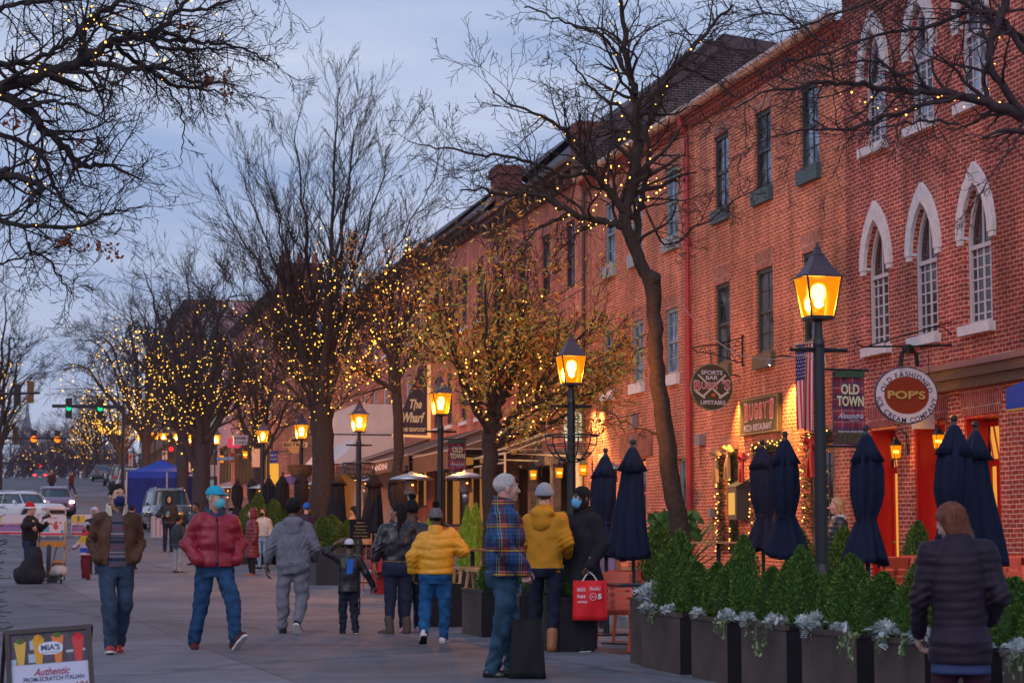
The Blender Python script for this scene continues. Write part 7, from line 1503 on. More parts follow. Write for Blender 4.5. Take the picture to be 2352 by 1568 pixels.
sweat=stripes('fair_isle_knit',[(1.34,1.365,(.018,.022,.05)),(1.28,1.31,(.20,.05,.07),.028),(1.235,1.25,(.45,.42,.42),.018),(1.19,1.205,(.03,.035,.07)),(1.145,1.175,(.018,.022,.05)),(1.09,1.12,(.22,.05,.08),.03),(1.05,1.06,(.42,.4,.4),.016),(1.01,1.02,(.42,.4,.4),.02),(.965,.995,(.02,.025,.055))],(.095,.075,.105))
j1=denim('blue_denim',(.028,.047,.085));j2=denim('mid_blue_denim',(.014,.05,.12));dkd=denim('dark_denim',(.012,.016,.035));blks=mat('black_sole',(.015,.014,.014),.7);whs_=mat('white_sole',(.6,.57,.56),.6)
SKA,SKB,SKC=(.46,.25,.16),(.52,.28,.21),(.10,.045,.028)
blkhair=mat('black_hair',(.010,.008,.009),.8,spec=.2)
g=gp(262,1507);fc=lambda p:-math.atan2(p.x,p.y)
person('man in a brown jacket with cream collar walking towards the camera',g,fc(g)+.08,1.80,SKA,(dict(z=.925,w=jk(.925,1.0,1.06),arm=(.073,.062,.052),cuff=.98,amp=.009,open=.080,collar=(.118,1.545,fleece,.05)),lea),(dict(z=.90,w=jk(.90,.93),nocol=False,amp=.004,collar=(.074,1.50,mat('knit_collar',(.07,.06,.085),.9))),sweat),(dict(r=(.095,.078,.062),hip=1.0),j1),('shoe',mat('red_sneaker',(.35,.02,.02),.5),whs_),dict(elA=(.252,.07,1.15),wrA=(.185,-.10,.985),elB=(-.245,.07,1.15),wrB=(-.185,-.10,.985),kneeB=(-.07,-.16,.51),ankB=(-.055,-.22,.11),toeB=(-.07,-.37,.075),kneeA=(.095,-.04,.51),ankA=(.05,.16,.115),toeA=(.06,.02,.04)),head=(.30,-.02),hair=('short',blkhair),mask=mat('starry_navy_mask',(.02,.02,.10),.8,var=.9,sc=60),res=.011)
g=gp(490,1498);rdn=mat('crimson_nylon',(.24,.006,.022),.5,var=.12,sc=4);tc_=mat('turquoise_cotton',(.02,.33,.50),.8,var=.1)
person('man in a crimson padded jacket and turquoise cap striding with hands in pockets',g,fc(g)+.18,1.79,SKB,(dict(z=.90,w=jk(.90,1.06,1.08),arm=(.088,.078,.064),cuff=.98,amp=.010,puff=.21,collar=(.115,1.53,mat('slate_collar',(.035,.06,.10),.7),.035),open=.012),rdn),(dict(z=1.33,w=[(1.33,.12,.09,0,0),(1.43,.11,.085,0,0),(1.49,.07,.065,0,.0)],amp=.002),stripes('blue_striped_shirt',[(1.30,1.32,(.5,.5,.55)),(1.26,1.275,(.5,.5,.55)),(1.35,1.365,(.5,.5,.55))],(.02,.04,.14))),(dict(r=(.105,.082,.066),hip=1.05),j2),('shoe',mat('maroon_suede',(.09,.018,.022),.8),whs_),dict(elA=(.275,.06,1.14),wrA=(.205,-.12,.98),elB=(-.28,.06,1.14),wrB=(-.205,-.12,.98),kneeB=(-.14,.02,.50),ankB=(-.20,.05,.11),toeB=(-.21,-.10,.04),kneeA=(.17,-.16,.52),ankA=(.19,-.26,.135),toeA=(.25,-.38,.19)),head=(.62,.0),hat=('cap',tc_),mask=mat('surgical_blue',(.10,.45,.58),.8),hair=('buzz',mat('grey_hair',(.3,.28,.27),.8)),res=.011)
g=gp(672,1462);gr=mat('grey_jersey',(.15,.152,.19),.95,var=.15,sc=14)
person('man in a grey hooded track suit walking away',g,fc(g)+math.pi-.12,1.72,SKC,(dict(z=.93,w=jk(.93,1.10,1.04),arm=(.086,.070,.05),cuff=.95,amp=.011,rib=(.90,.95,gr)),gr,'hoodie'),None,(dict(r=(.112,.088,.060),hip=1.08,amp=.012,len=.93),gr),('shoe',mat('navy_canvas_shoe',(.015,.018,.03),.8),whs_),dict(elA=(.37,.08,1.16),wrA=(.24,-.12,1.0),elB=(.0,0,0),)|dict(elB=(-.285,.04,1.14),wrB=(-.25,-.14,.97))|dict(elA=(.285,.05,1.15),wrA=(.345,-.02,.90),kneeA=(.13,.0,.5),ankA=(.12,.02,.10),toeA=(.14,-.13,.035),kneeB=(-.11,-.02,.50),ankB=(-.09,.26,.19),toeB=(-.10,.20,.06)),head=(-.45,0),hair=('afro',blkhair),hood=gr,hands=((Vector((.05,-.1,-1)),Vector((1,0,0)),1,.35),None),res=.012,fat=1.06)
g=gp(800,1462);blj=mat('black_nylon',(.012,.012,.017),.40)
person('boy in a black jacket and white cap, one hand on his cap',g,fc(g)+math.pi+.1,1.22,SKC,(dict(z=.80,w=[(.80,.20,.15,0,0)]+JK,arm=(.085,.068,.055),cuff=.97,amp=.009),blj),None,(dict(r=(.10,.08,.065),amp=.010),dkd),('shoe',blks,whs_),dict(elA=(.42,.05,1.52),wrA=(.20,-.02,1.69),elB=(-.30,.02,1.16),wrB=(-.44,-.02,.93),ankB=(-.12,.1,.12),toeB=(-.12,.02,.04)),head=(.1,-.1),hat=('cap',mat('white_cap',(.52,.52,.62),.7)),hair=('short',blkhair),hands=((Vector((-.6,0,.35)),Vector((.2,1,.5)),1,.25),(Vector((-.5,0,-1)),Vector((0,1,0)),1,.6)),res=.012)
tag(MB().poly([Vector(g)+Vector(q)for q in((-.05,-.115,.78),(.03,-.115,.80),(.045,-.095,.97),(-.03,-.09,.97))],(0,.02,0)).build('blue_scarf',mat('bright_blue_knit',(.02,.12,.5),.9)),'bright blue cloth hanging at the back of the boy in black','scarf')
g=gp(912,1462);sat=mat('black_satin',(.014,.012,.016),.32,var=.2,sc=6)
person('woman with long braids in a black satin jacket and grey boots',g,fc(g)+math.pi+.15,1.68,(.26,.12,.075),(dict(z=.98,w=jk(.98,1.0,1.08),arm=(.086,.074,.056),cuff=.97,amp=.010,rib=(.955,1.0,stripes('striped_hem',[(.965,.975,(.5,.5,.5)),(.98,.99,(.30,.18,.05))],(.015,.015,.02)))),sat),None,(dict(r=(.105,.078,.055),hip=1.14,amp=.004,len=.8),mat('navy_leggings',(.014,.02,.05),.8)),('boot',mat('grey_suede',(.085,.06,.055),.95,bump=.4),mat('boot_sole',(.05,.04,.04),.8)),dict(elA=(.265,.0,1.15),wrA=(.30,-.02,.93),elB=(-.25,.0,1.15),wrB=(-.2,-.16,.98),kneeA=(.09,.0,.5),ankA=(.12,.06,.10),toeA=(.20,-.06,.035),kneeB=(-.11,0,.5),ankB=(-.12,.02,.10)),head=(.95,0),hair=('braid',blkhair),hands=((Vector((.2,0,-1)),Vector((1,0,0)),-1,.5),None),res=.012,fat=1.05)
g=gp(1000,1484);yel=mat('yellow_nylon',(.66,.29,.006),.5,var=.08,sc=5);gk=mat('grey_rib_knit',(.12,.12,.13),.95,var=.4,sc=40)
person('woman in a yellow puffer jacket and grey pompom hat, hand to her ear',g,fc(g)+math.pi-.1,1.56,SKC,(dict(z=.92,w=jk(.92,1.17,1.04),arm=(.104,.090,.070),cuff=.92,amp=.008,puff=.125,collar=(.105,1.53,yel)),yel),None,(dict(r=(.112,.084,.062),hip=1.14,amp=.008),denim('bright_denim',(.010,.075,.21))),('shoe',mat('white_trainer',(.5,.46,.5),.5),blks),dict(elB=(-.34,-.05,1.22),wrB=(-.17,-.07,1.48),elA=(.29,.04,1.14),wrA=(.29,-.05,.92),kneeA=(.13,-.02,.5),ankA=(.13,.24,.17),toeA=(.15,.16,.05),ankB=(-.10,-.02,.10),kneeB=(-.12,-.03,.5)),head=(0,.05),hat=('pom',gk,blkhair),hair=('short',blkhair),hands=((Vector((0,-.2,-1)),Vector((1,0,0)),1,.5),(Vector((.25,-.1,1)),Vector((-1,.2,0)),1,.7)),res=.012)
g2=gp(1022,1466);person('person in black with a fluffy black pompom hat, hidden behind the yellow puffer',g2+Vector((-.25,.9,0)),fc(g2)+math.pi,1.70,SKC,(dict(z=.85,w=jk(.85,1.05),arm=(.09,.08,.06),amp=.006),blj),None,(dict(r=(.1,.08,.06)),dkd),('shoe',mat('pink_trainer',(.5,.25,.28),.5),whs_),None,hat=('pom',mat('black_knit',(.01,.01,.012),.95),blkhair),hair=('short',blkhair),res=.016,face=False)
g=gp(1160,1563);pld=plaid('plaid_nylon')
fa=fc(g)+math.pi/2+.12
person('grey haired man in a plaid padded jacket and jeans seen from the side',g,fa,1.79,(.55,.27,.21),(dict(z=.88,w=jk(.88,1.06,1.04),arm=(.092,.080,.066),cuff=.97,amp=.007,puff=.16,collar=(.105,1.545,pld)),pld),None,(dict(r=(.098,.074,.062),hip=1.0,amp=.010),denim('washed_denim',(.022,.060,.105))),('shoe',mat('black_leather',(.012,.010,.012),.25),blks),dict(elB=(-.31,.06,1.15),wrB=(-.28,-.13,.93),elA=(.28,.02,1.15),wrA=(.26,-.08,.92),hipA=(.085,.02,.91),kneeA=(.09,-.06,.5),kneeB=(-.09,.03,.5),ankA=(.10,-.07,.095),ankB=(-.10,.12,.095),toeA=(.10,-.22,.035),toeB=(-.11,-.03,.035)),head=(.10,-.04),hair=('short',mat('silver_hair',(.42,.38,.37),.8,var=.3,sc=60)),hands=(None,(Vector((0,-.25,-1)),Vector((-1,.1,0)),-1,.95)),res=.0105,fat=1.08)
def tote(label,c,U_,w,hh,m,dep=.10,name='tote_bag',cat='bag',handle=.34,hm=None,taper=1.12):
 t=thing(name,label,cat,c);U_=Vector(U_).normalized();W_=U_.cross(EZ)*-1;b=MB();nx,nz_=10,8;rg=random.Random(4)
 for sg in(-1,1):
  o=len(b.v)
  for i in range(nz_+1):
   for k in range(nx+1):
    v=i/nz_;u=(k/nx-.5);x=u*w*(1+(taper-1)*v);bulge=(dep/2)*(.35+.65*math.sin(min(v*1.4,1)*math.pi/2))*(1-(2*abs(u))**6*.2)+.008*math.sin(u*9+v*5+sg);q=U_*x+W_*sg*bulge*(1 if abs(u)<.499 else.6)-EZ*hh*v;b.v.append(tuple(q))
  for i in range(nz_):
   for k in range(nx):a=o+i*(nx+1)+k;b.f.append((a,a+1,a+nx+2,a+nx+1)if sg<0 else(a,a+nx+1,a+nx+2,a+1));b.m.append(0)
 n1=(nx+1)*(nz_+1)
 for i in range(nz_):
  for k in(0,nx):a=i*(nx+1)+k;b.f.append((a,a+nx+1,a+nx+1+n1,a+n1));b.m.append(0)
 for k in range(nx):a=nz_*(nx+1)+k;b.f.append((a,a+1,a+1+n1,a+n1));b.m.append(0)
 b.build('bag_body',m,t,smooth=True);hb=MB()
 for sg in(-1,1):hb.tube([U_*(-w*.22)+W_*sg*.02-EZ*.01,U_*(-w*.12)+W_*sg*.015+EZ*handle*.6,EZ*handle,U_*(w*.12)+W_*sg*.015+EZ*handle*.6,U_*(w*.22)+W_*sg*.02-EZ*.01],.007,5)
 hb.build('handle',hm or m,t);return t,U_,W_
hw=Matrix.Rotation(fa,4,'Z')@(Vector((-.27,-.155,.86))*(1.79/1.75));hp_=Vector(g)+hw
tote('big black cloth tote bag held by the plaid jacketed man',hp_-EZ*.34,(.97,-.24,0),.25,.50,mat('black_tote_cloth',(.012,.012,.014),.8),.12,handle=.335,taper=1.28)
g=gp(1252,1502);ya=mat('mustard_anorak',(.46,.195,.008),.6,var=.12,sc=4)
person('man in a mustard yellow anorak and grey beanie, seen from behind',g,fc(g)+math.pi-.35,1.80,SKB,(dict(z=.84,w=jk(.84,.98,1.02),arm=(.080,.066,.055),cuff=.98,amp=.008,collar=(.10,1.53,ya)),ya),None,(dict(r=(.095,.074,.058),hip=1.0),denim('ink_denim',(.008,.012,.028))),('boot',mat('tan_leather',(.26,.09,.03),.5,var=.2),blks),dict(elA=(.25,-.0,1.15),wrA=(.19,-.16,1.03),elB=(-.25,-.0,1.15),wrB=(-.19,-.16,1.03),ankA=(.17,-.10,.10),kneeA=(.13,-.08,.5),toeA=(.2,-.24,.035),ankB=(-.10,.05,.10),toeB=(-.08,-.10,.035)),head=(-.1,0),hat=('beanie',mat('light_grey_knit',(.26,.28,.33),.95)),hair=('short',mat('brown_hair',(.05,.025,.015),.5)),hood=ya,res=.012)
g=gp(1338,1499);bc=mat('black_wool',(.012,.012,.018),.9,var=.3,sc=9)
fb=fc(g)-.75
person('man in a long black coat and blue mask holding a red paper bag',g,fb,1.79,SKC,(dict(z=.66,w=[(.66,.25,.19,0,0),(.80,.225,.175,0,0)]+[(a,b*1.04,c*1.1,d,e)for a,b,c,d,e in JK],arm=(.088,.076,.064),cuff=.98,amp=.006,collar=(.115,1.52,bc,.03)),bc,'coat'),None,(dict(r=(.095,.078,.068)),denim('charcoal_denim',(.02,.026,.038))),('shoe',mat('black_trainer',(.012,.014,.018),.6),whs_),dict(elA=(.265,.02,1.13),wrA=(.26,-.16,.92),elB=(-.25,.05,1.13),wrB=(-.20,-.14,.98),ankA=(.12,.0,.10),toeA=(.15,-.14,.035),ankB=(-.12,.06,.10)),head=(-.05,0),hat=('sock',mat('black_sock_knit',(.010,.010,.012),.95)),mask=mat('pale_surgical_blue',(.12,.38,.62),.8),hands=((Vector((0,-.1,-1)),Vector((1,-.1,0)),1,.95),None),res=.012,fat=1.04)
hw=Matrix.Rotation(fb,4,'Z')@(Vector((.27,-.175,.85))*(1.79/1.75));hq=Vector(g)+hw
redb=mat('red_paper',(.62,.012,.02),.55,var=.06,sc=3)
t,U_,W_=tote('red paper carrier bag printed with white restaurant names',hq-EZ*.085,(.97,-.22,0),.36,.42,redb,.14,'paper_bag','bag',.085,mat('white_cord',(.6,.55,.55),.7),1.03)
b=MB();W_=-U_.cross(EZ)*-1;Wn=U_.cross(EZ);Wn=Wn if Wn.y<0 else-Wn
def on(u,v,o=.089):return U_*u+Wn*o-EZ*v
text(b,"MIA'S",on(-.095,.095),U_,EZ,.028,.075,bold=.02);text(b,'Pizza & Bar',on(.05,.085),U_,EZ,.022,.10,bold=.03);text(b,"Vola's",on(-.095,.165),U_,EZ,.035,.09,shear=.3,bold=.03);text(b,'HITIDE',on(-.085,.225),U_,EZ,.022,.10,bold=.03);text(b,'5',on(.10,.165),U_,EZ,.05,.04,bold=.06)
ell(b,on(.03,.17),U_,EZ,.038,.038,20,r0=.88);text(b,'LENA',on(.03,.17),U_,EZ,.014,.05,bold=.02)
for u,v,w_,h_ in((-.095,.095,.088,.040),(.05,.085,.115,.038)):
 for du,dv,ww,hh in((0,h_/2,w_,.002),(0,-h_/2,w_,.002),(w_/2,0,.002,h_),(-w_/2,0,.002,h_)):quad(b,on(u+du,v+dv),U_,EZ,ww,hh)
b.build('white_print',wht,t)
q=atd(2200,1236,10.45);q.z=0;pm_=mat('plum_quilted_nylon',(.018,.010,.022),.6,var=.15,sc=6);hb_=mat('chestnut_hair',(.12,.036,.018),.6,var=.4,sc=30)
person('woman with long brown hair in a dark plum quilted jacket, closest to the camera',q,fc(q)+math.pi+.05,1.455,SKB,(dict(z=.70,w=[(.70,.195,.175,0,.02),(.85,.195,.178,0,.02)]+[(a,b*.93,c*1.02,d,e-.0)for a,b,c,d,e in JK],arm=(.074,.062,.05),cuff=.97,amp=.006,puff=.055),pm_),(dict(z=.64,w=[(.64,.185,.165,0,.015),(.80,.17,.14,0,.015)],amp=.003,nocol=True),mat('blue_blouse',(.035,.05,.13),.8)),(dict(r=(.10,.08,.06)),mat('maroon_trousers',(.05,.012,.025),.8)),('shoe',blks,blks),dict(hc=(.035,-.075,1.575),nk=(0,-.01,1.44),elA=(.245,.0,1.10),wrA=(.25,-.15,.88),elB=(-.25,.05,1.12),wrB=(-.19,-.14,.96)),head=(.85,.30),hair=('fall',hb_),res=.010,hands=((Vector((0,-.6,-1)),Vector((1,0,0)),1,.4),None),lookroll=.15)
def simple(label,fx_,fy_,h,rot,skin,topc,legc,shoec,z=.92,s=1.05,d=None,**k):
 g=gp(fx_,fy_)if d is None else d;sp_=dict(z=z,w=([(z,.21*s,.16*s,0,0)]+[(a,b*s,c*s,e,f_)for a,b,c,e,f_ in JK])if z<.9 else jk(z,s),arm=k.pop('arm',(.088,.074,.058)),amp=.008)
 if 'puff' in k:sp_['puff']=k.pop('puff')
 if 'collar' in k:sp_['collar']=k.pop('collar')
 return person(label,g,fc(g)+rot,h,skin,(sp_,topc),None,(dict(r=k.pop('leg',(.092,.072,.055))),legc),shoec,k.pop('J',None),res=k.pop('res',.017),**k)
SH=('shoe',mat('tan_shoe',(.25,.12,.08),.6),whs_);SB=('shoe',blks,whs_);SBB=('shoe',blks,blks)
simple('woman in a long quilted burgundy coat facing left',578,1325,1.62,-1.3,SKB,mat('burgundy_nylon',(.14,.008,.016),.5),mat('black_tights',(.01,.01,.012),.7),SH,.50,1.12,puff=.09,hair=('short',blkhair),hat=('hood',mat('burgundy_nylon',(.1,.01,.02))),hands=(None,None))
simple('young woman in a cream fleece and ripped pale jeans beside the burgundy coat',603,1309,1.60,-.5,SKB,mat('cream_wool',(.50,.42,.36),.95),denim('pale_denim',(.20,.27,.36)),SB,.95,1.08,hair=('long',mat('dark_brown_hair',(.03,.015,.01),.5),.28),mask=blks)
simple('man in a dark hooded jacket holding a blue cup',386,1270,1.80,.1,SKB,mat('slate_black_nylon',(.018,.022,.03),.6),dkd,SB,.88,1.1,hat=('hood',mat('black_hood',(.008,.008,.01),.9)),J=dict(elB=(-.33,.02,1.15),wrB=(-.14,-.24,1.12)),hands=(None,None),legs_=None)if 0 else simple('man in a dark hooded jacket holding a blue cup',386,1270,1.80,.1,SKB,mat('slate_black_nylon',(.018,.022,.03),.6),dkd,SB,.88,1.1,hat=('hood',mat('black_hood',(.008,.008,.01),.9)),J=dict(elB=(-.33,.02,1.15),wrB=(-.14,-.24,1.12)),hands=(None,(Vector((1,-.3,.1)),Vector((0,-1,.2)),-1,.8)))
g=gp(386,1270);a_=fc(g)+.1;hw=Matrix.Rotation(a_,4,'Z')@Vector((-.05,-.30,1.17));tag(MB().lathe([(.032,0),(.042,.12),(.044,.125),(.03,.12)],14,tuple(Vector(g)+hw)).build('paper_cup',mat('cup_blue',(.08,.35,.5),.6)),'blue paper cup in the hand of the dark hooded man','cup')
simple('boy in a dark jacket and pale grey trousers left of the crimson jacket',408,1319,1.42,2.2,(.30,.14,.09),mat('charcoal_nylon',(.02,.024,.03),.6),mat('pale_grey_sweatpants',(.26,.27,.32),.9),SB,.82,1.12,hair=('short',blkhair),J=dict(elB=(-.3,0,1.15),wrB=(-.2,-.25,1.05)),hands=(None,(Vector((.3,-1,0)),Vector((0,0,1)),1,.6)))
g=gp(448,1300);simple('person with short black hair in a black jacket, half hidden by the crimson jacket',448,1300,1.70,-.9,(.2,.09,.06),mat('black_nylon',(.012,.012,.017)),dkd,SB,.88,1.1,hair=('short',blkhair),d=g)
g=gp(700,1300);simple('person in a dark purple jacket and bright blue beanie behind the grey track suit',700,1310,1.74,3.0,SKB,mat('aubergine_nylon',(.028,.012,.030),.6),dkd,SBB,.78,1.12,hat=('beanie',mat('bright_blue_knit',(.02,.12,.5),.9)),hair=('short',blkhair),d=gp(703,1318))
g=gp(66,1342);simple('street musician in a santa hat playing beside a loaded trolley',66,1342,1.72,1.15,SKB,mat('washed_black_cotton',(.018,.014,.018),.9),denim('navy_work_trousers',(.018,.025,.07)),SBB,.95,1.1,hat=('santa',mat('santa_red',(.5,.01,.015),.9)),hair=('short',mat('brown_hair',(.05,.025,.015))),J=dict(elB=(-.36,-.02,1.25),wrB=(-.26,-.20,1.30),elA=(.30,-.1,1.2),wrA=(.2,-.3,1.32),toeA=(.12,-.13,.035)),hands=((Vector((0,-1,.2)),Vector((0,0,1)),-1,.5),(Vector((-.2,-.3,-1)),Vector((-1,0,0)),1,.5)),leg=(.10,.085,.07))
simple('girl in a grey beanie and yellow, pink and blue coat with dark red trousers',196,1335,1.30,-1.2,(.3,.15,.1),stripes('colour_block_coat',[(1.15,1.36,(.55,.30,.02)),(1.36,1.5,(.45,.02,.04)),(.86,1.0,(.02,.07,.4))],(.55,.33,.38)),mat('dark_red_trousers',(.14,.012,.018),.8),('shoe',mat('navy_white_shoe',(.2,.2,.28),.6),whs_),.78,1.15,hat=('beanie',mat('pale_grey_knit',(.33,.34,.42),.95)),hair=('long',blkhair,.2),J=dict(elB=(-.25,-.1,1.15),wrB=(-.15,-.33,1.0)),hands=(None,(Vector((0,-1,0)),Vector((0,0,1)),1,.6)),leg=(.11,.095,.09))
simple('young person in a white hood behind the brown leather jacket',214,1322,1.62,-.35,(.3,.14,.09),mat('dark_plum_cotton',(.03,.014,.02),.8),dkd,SB,.85,1.05,hat=('hood',mat('white_hood',(.42,.42,.50),.9)))
simple('person in a navy coat almost hidden behind the brown leather jacket',300,1310,1.66,2.9,SKB,mat('navy_cotton',(.02,.025,.07),.8),dkd,SB,.85,1.1,hair=('short',blkhair))
simple('two tone dark haired woman leaning over a phone behind the menu board',815,1240,1.62,-1.9,SKA,mat('beige_wool_coat',(.32,.22,.14),.9),dkd,SBB,.6,1.05,hair=('long',blkhair,.2),d=gp(812,1300),head=(0,.35))
simple('woman with long golden brown hair in a beige coat behind the menu board',835,1240,1.60,2.6,SKA,mat('camel_coat',(.36,.24,.15),.9),dkd,SBB,.6,1.1,hair=('long',mat('golden_brown_hair',(.22,.10,.03),.5),.42),d=gp(840,1296))
q=atd(1925,1236,30.5);q.z=.16;simple('blonde woman in a black quilted jacket waiting by the brick wall',0,0,1.62,-1.35,SKB,mat('black_quilted',(.012,.014,.022),.4),dkd,SBB,.85,1.1,puff=.08,hair=('long',mat('blonde_hair',(.40,.22,.09),.5),.12),d=atd(1925,1236,27)-EZ*1.07,collar=(.11,1.5,mat('white_lapel',(.5,.48,.5))))
q=atd(1340,1236,27);q.z=0;simple('pink faced passer by glimpsed between the two standing men',0,0,1.5,0,SKB,mat('lilac_cotton',(.2,.15,.25),.8),dkd,SBB,.85,1.0,hair=('short',mat('brown_hair',(.05,.025,.015))),d=atd(1368,1236,27)-EZ*1.23)
simple('person in a dark red hooded top bending while crossing the far street',163,1143,1.62,1.4,SKB,mat('dark_red_cotton',(.10,.012,.018),.9),denim('far_denim',(.03,.05,.12)),SH,.80,1.2,res=.03,face=False,hair=('short',mat('dark_brown_hair',(.03,.015,.01))),J=dict(kneeA=(.1,-.2,.5),ankA=(.1,-.35,.1),toeA=(.1,-.5,.04),ankB=(-.1,.4,.15),toeB=(-.1,.3,.04),kneeB=(-.1,.1,.5)))
simple('fair haired woman in dark clothes walking across the far street',118,1141,1.66,-.6,SKB,mat('dark_maroon_cotton',(.05,.015,.018),.9),mat('black_tights',(.01,.01,.012)),SH,.92,1.0,res=.03,face=False,hair=('long',mat('fair_hair',(.3,.17,.07),.6),.3),J=dict(ankA=(.1,.2,.15),toeA=(.1,.1,.04),ankB=(-.1,-.15,.1),toeB=(-.1,-.3,.04)))
for x,lab,c in((432,'person in dark red by the tree right of the canopy',(.09,.015,.02)),(447,'person in grey blue by the tree right of the canopy',(.06,.08,.12)),(207,'distant walker left of the canopy tent',(.05,.03,.04))):
 q=gp(x,1180);simple(lab,0,0,1.68,.8,SKB,mat('far_top_%d'%x,c,.9),dkd,SBB,.85,1.05,d=q,res=.03,face=False,hair=('short',blkhair))if x!=207 else None
def car(label,pos,rz,paint,kind='sedan',lights='off',res=.045,cat='car',deco=False):
 t=thing('parked_car' if lights!='on' else 'car',label,cat,pos,rz,'cars on the street');suv=kind=='suv'
 Ht=1.72 if suv else 1.44;belt=1.02 if suv else.90
 def sloft(f,st,p=4.5,k=.08):
  zz=[q[0]for q in st];m=max(q[2]for q in st)+.1
  def fn(X,Y,Z):
   rx=np.interp(Z,zz,[q[1]for q in st]);ry=np.interp(Z,zz,[q[2]for q in st]);cy=np.interp(Z,zz,[q[4]for q in st]);q=(np.abs(X/rx)**p+np.abs((Y-cy)/ry)**p)**(1/p);d=(q-1)*np.minimum(rx,ry);return np.maximum(d,np.maximum(zz[0]-Z,Z-zz[-1]))+0*X
  f.apply(fn,(-1.2,-2.6,zz[0]-.1),(1.2,2.6,zz[-1]+.1),k)
 f=Fld((-1.1,-2.55,.15),(1.1,2.55,Ht+.1),res);sloft(f,[(.26,.84,2.18,0,0),(.45,.91,2.30,0,0),(.72,.91,2.28,0,0),(belt-.05,.87,2.15 if not suv else 2.22,0,.02),(belt,.82,2.05 if not suv else 2.15,0,.05)],5)
 sloft(f,[(Ht-.13,.64 if not suv else.70,.95 if not suv else 1.5,0,.2 if not suv else.45),(Ht-.02,.56 if not suv else.64,.78 if not suv else 1.38,0,.2 if not suv else.45),(Ht,.45,.6 if not suv else 1.2,0,.2 if not suv else.45)],5,.0)
 y0,y1=(-.85,1.45)if not suv else(-.95,2.08);ry0,ry1=(-.62,1.05)if not suv else(-.85,1.9)
 for s in(-1,1):
  f.cap((s*.76,y0-.25,belt-.03),(s*.59,ry0,Ht-.09),.035,k=.03);f.cap((s*.76,y1,belt-.03),(s*.6,ry1-.05,Ht-.09),.05,k=.03);f.cap((s*.78,.25,belt),(s*.62,.25,Ht-.1),.035,k=.02)
  for wy in(-1.42,1.38):f.cap((s*.62,wy,.33),(s*1.1,wy,.33),.37,k=.02,op='s')
 npbuild('body',[f.mesh()],paint,t)
 f=Fld((-1.0,-2.0,.8),(1.0,2.3,Ht),res);sloft(f,[(belt-.06,.79,(1.32 if not suv else 1.66),0,.20 if not suv else.46),(Ht-.08,.60 if not suv else.665,(.86 if not suv else 1.38),0,.22 if not suv else.47)],6);npbuild('window_glass',[f.mesh()],mat('car_glass',(.03,.05,.06),.05,spec=.9),t)
 ty,rm_=mat('tyre',(.012,.012,.013),.8),mat('alloy_rim',(.3,.3,.32),.3,.8)
 for s in(-1,1):
  for wy in(-1.42,1.38):
   w=MB();n=18;w.add([],[]);pr=[(.19,.70),(.30,.70),(.33,.73),(.33,.87),(.30,.90),(.19,.89)]
   for i,(r,x)in enumerate(pr):
    for k in range(n):a=2*math.pi*k/n;w.v.append((s*x,wy+r*math.cos(a),.33+r*math.sin(a)))
   for i in range(len(pr)-1):
    for k in range(n):a=i*n+k;c=i*n+(k+1)%n;w.f.append((a,c,c+n,a+n));w.m.append(0)
   wo=w.build('wheel',ty,t,smooth=True);q=MB();q.tube([(s*.80,wy,.33),(s*.885,wy,.33)],[.2,.17],10);q.build('rim',rm_,wo)
 hl=glow('headlight_on',(1,.92,.62),16)if lights=='on' else mat('headlight_off',(.45,.48,.5),.15);tl=glow('tail_light_on',(1,.02,.03),7)if lights=='tail' else mat('tail_light_off',(.35,.01,.01),.3)
 for s in(-1,1):
  b=MB();b.lathe([(.002,-.05),(.09,-.04),(.12,0),(.09,.05),(.002,.06)],12,(s*.66,-2.22,.68));b.build('headlight',hl,t);b=MB();b.box(s*.58-.14,s*.58+.14,2.2,2.33,.74,.9);b.build('tail_light',tl,t)
  b=MB();b.tube([(s*.82,-.72,belt+.02),(s*1.0,-.75,belt+.08)],[.03,.08],8);b.build('door_mirror',paint,t)
 b=MB();b.box(-.42,.42,-2.34,-2.24,.48,.62);b.box(-.5,.5,-2.33,-2.22,.30,.42);b.build('grille',mat('black_grille',(.01,.01,.012),.4),t)
 b=MB();b.box(-.16,.16,2.31,2.345,.52,.64);b.build('number_plate',mat('plate_white',(.6,.6,.62),.5),t)
 b=MB()
 for s in(-1,1):b.tube([(s*.55,-.3 if not suv else-.5,Ht+.03),(s*.55,.8 if not suv else 1.7,Ht+.03)],.02,5)
 b.build('roof_rail',steel,t);return t
wp,pp_,sp__,dp=mat('white_car_paint',(.55,.55,.60),.25,coat=1),mat('plum_car_paint',(.16,.09,.17),.22,coat=1),mat('silver_car_paint',(.32,.34,.38),.25,.4,coat=1),mat('dark_red_car_paint',(.05,.012,.016),.2,coat=1)
def cpos(x,d,dz=0):q=atd(x,1236,d);q.z=gz(q.y)+.03+dz;return q
q=cpos(122,94);car('plum grey sedan facing the camera with its headlights on',q,.05,pp_,'sedan','on')
q=cpos(42,85.5);car('white car at the left edge behind the striped barriers',q,.75,wp,'sedan','off')
q=cpos(384,82);car('grey estate car in front of the blue canopy tent',q,.06,mat('steel_grey_car_paint',(.13,.14,.16),.25,.4,coat=1),'suv','off',.04)
q=cpos(277,140);car('dark red sport utility car parked left of the canopy',q,3.12,dp,'suv','off',.06)
q=cpos(296,122);car('silver hatchback parked nearest the canopy',q,3.12,sp__,'suv','off',.06)
q=cpos(262,155);car('black car parked in front of the dark red one',q,3.12,mat('black_car_paint',(.012,.012,.015),.2,coat=1),'sedan','off',.06)
q=cpos(88,222);car('distant car with red tail lights going over the crest',q,3.14,mat('grey_car_paint',(.1,.1,.12),.3),'sedan','tail',.08)
q=cpos(232,175);car('distant parked car up the hill',q,3.12,mat('grey_car_paint',(.1,.1,.12),.3),'sedan','off',.08)
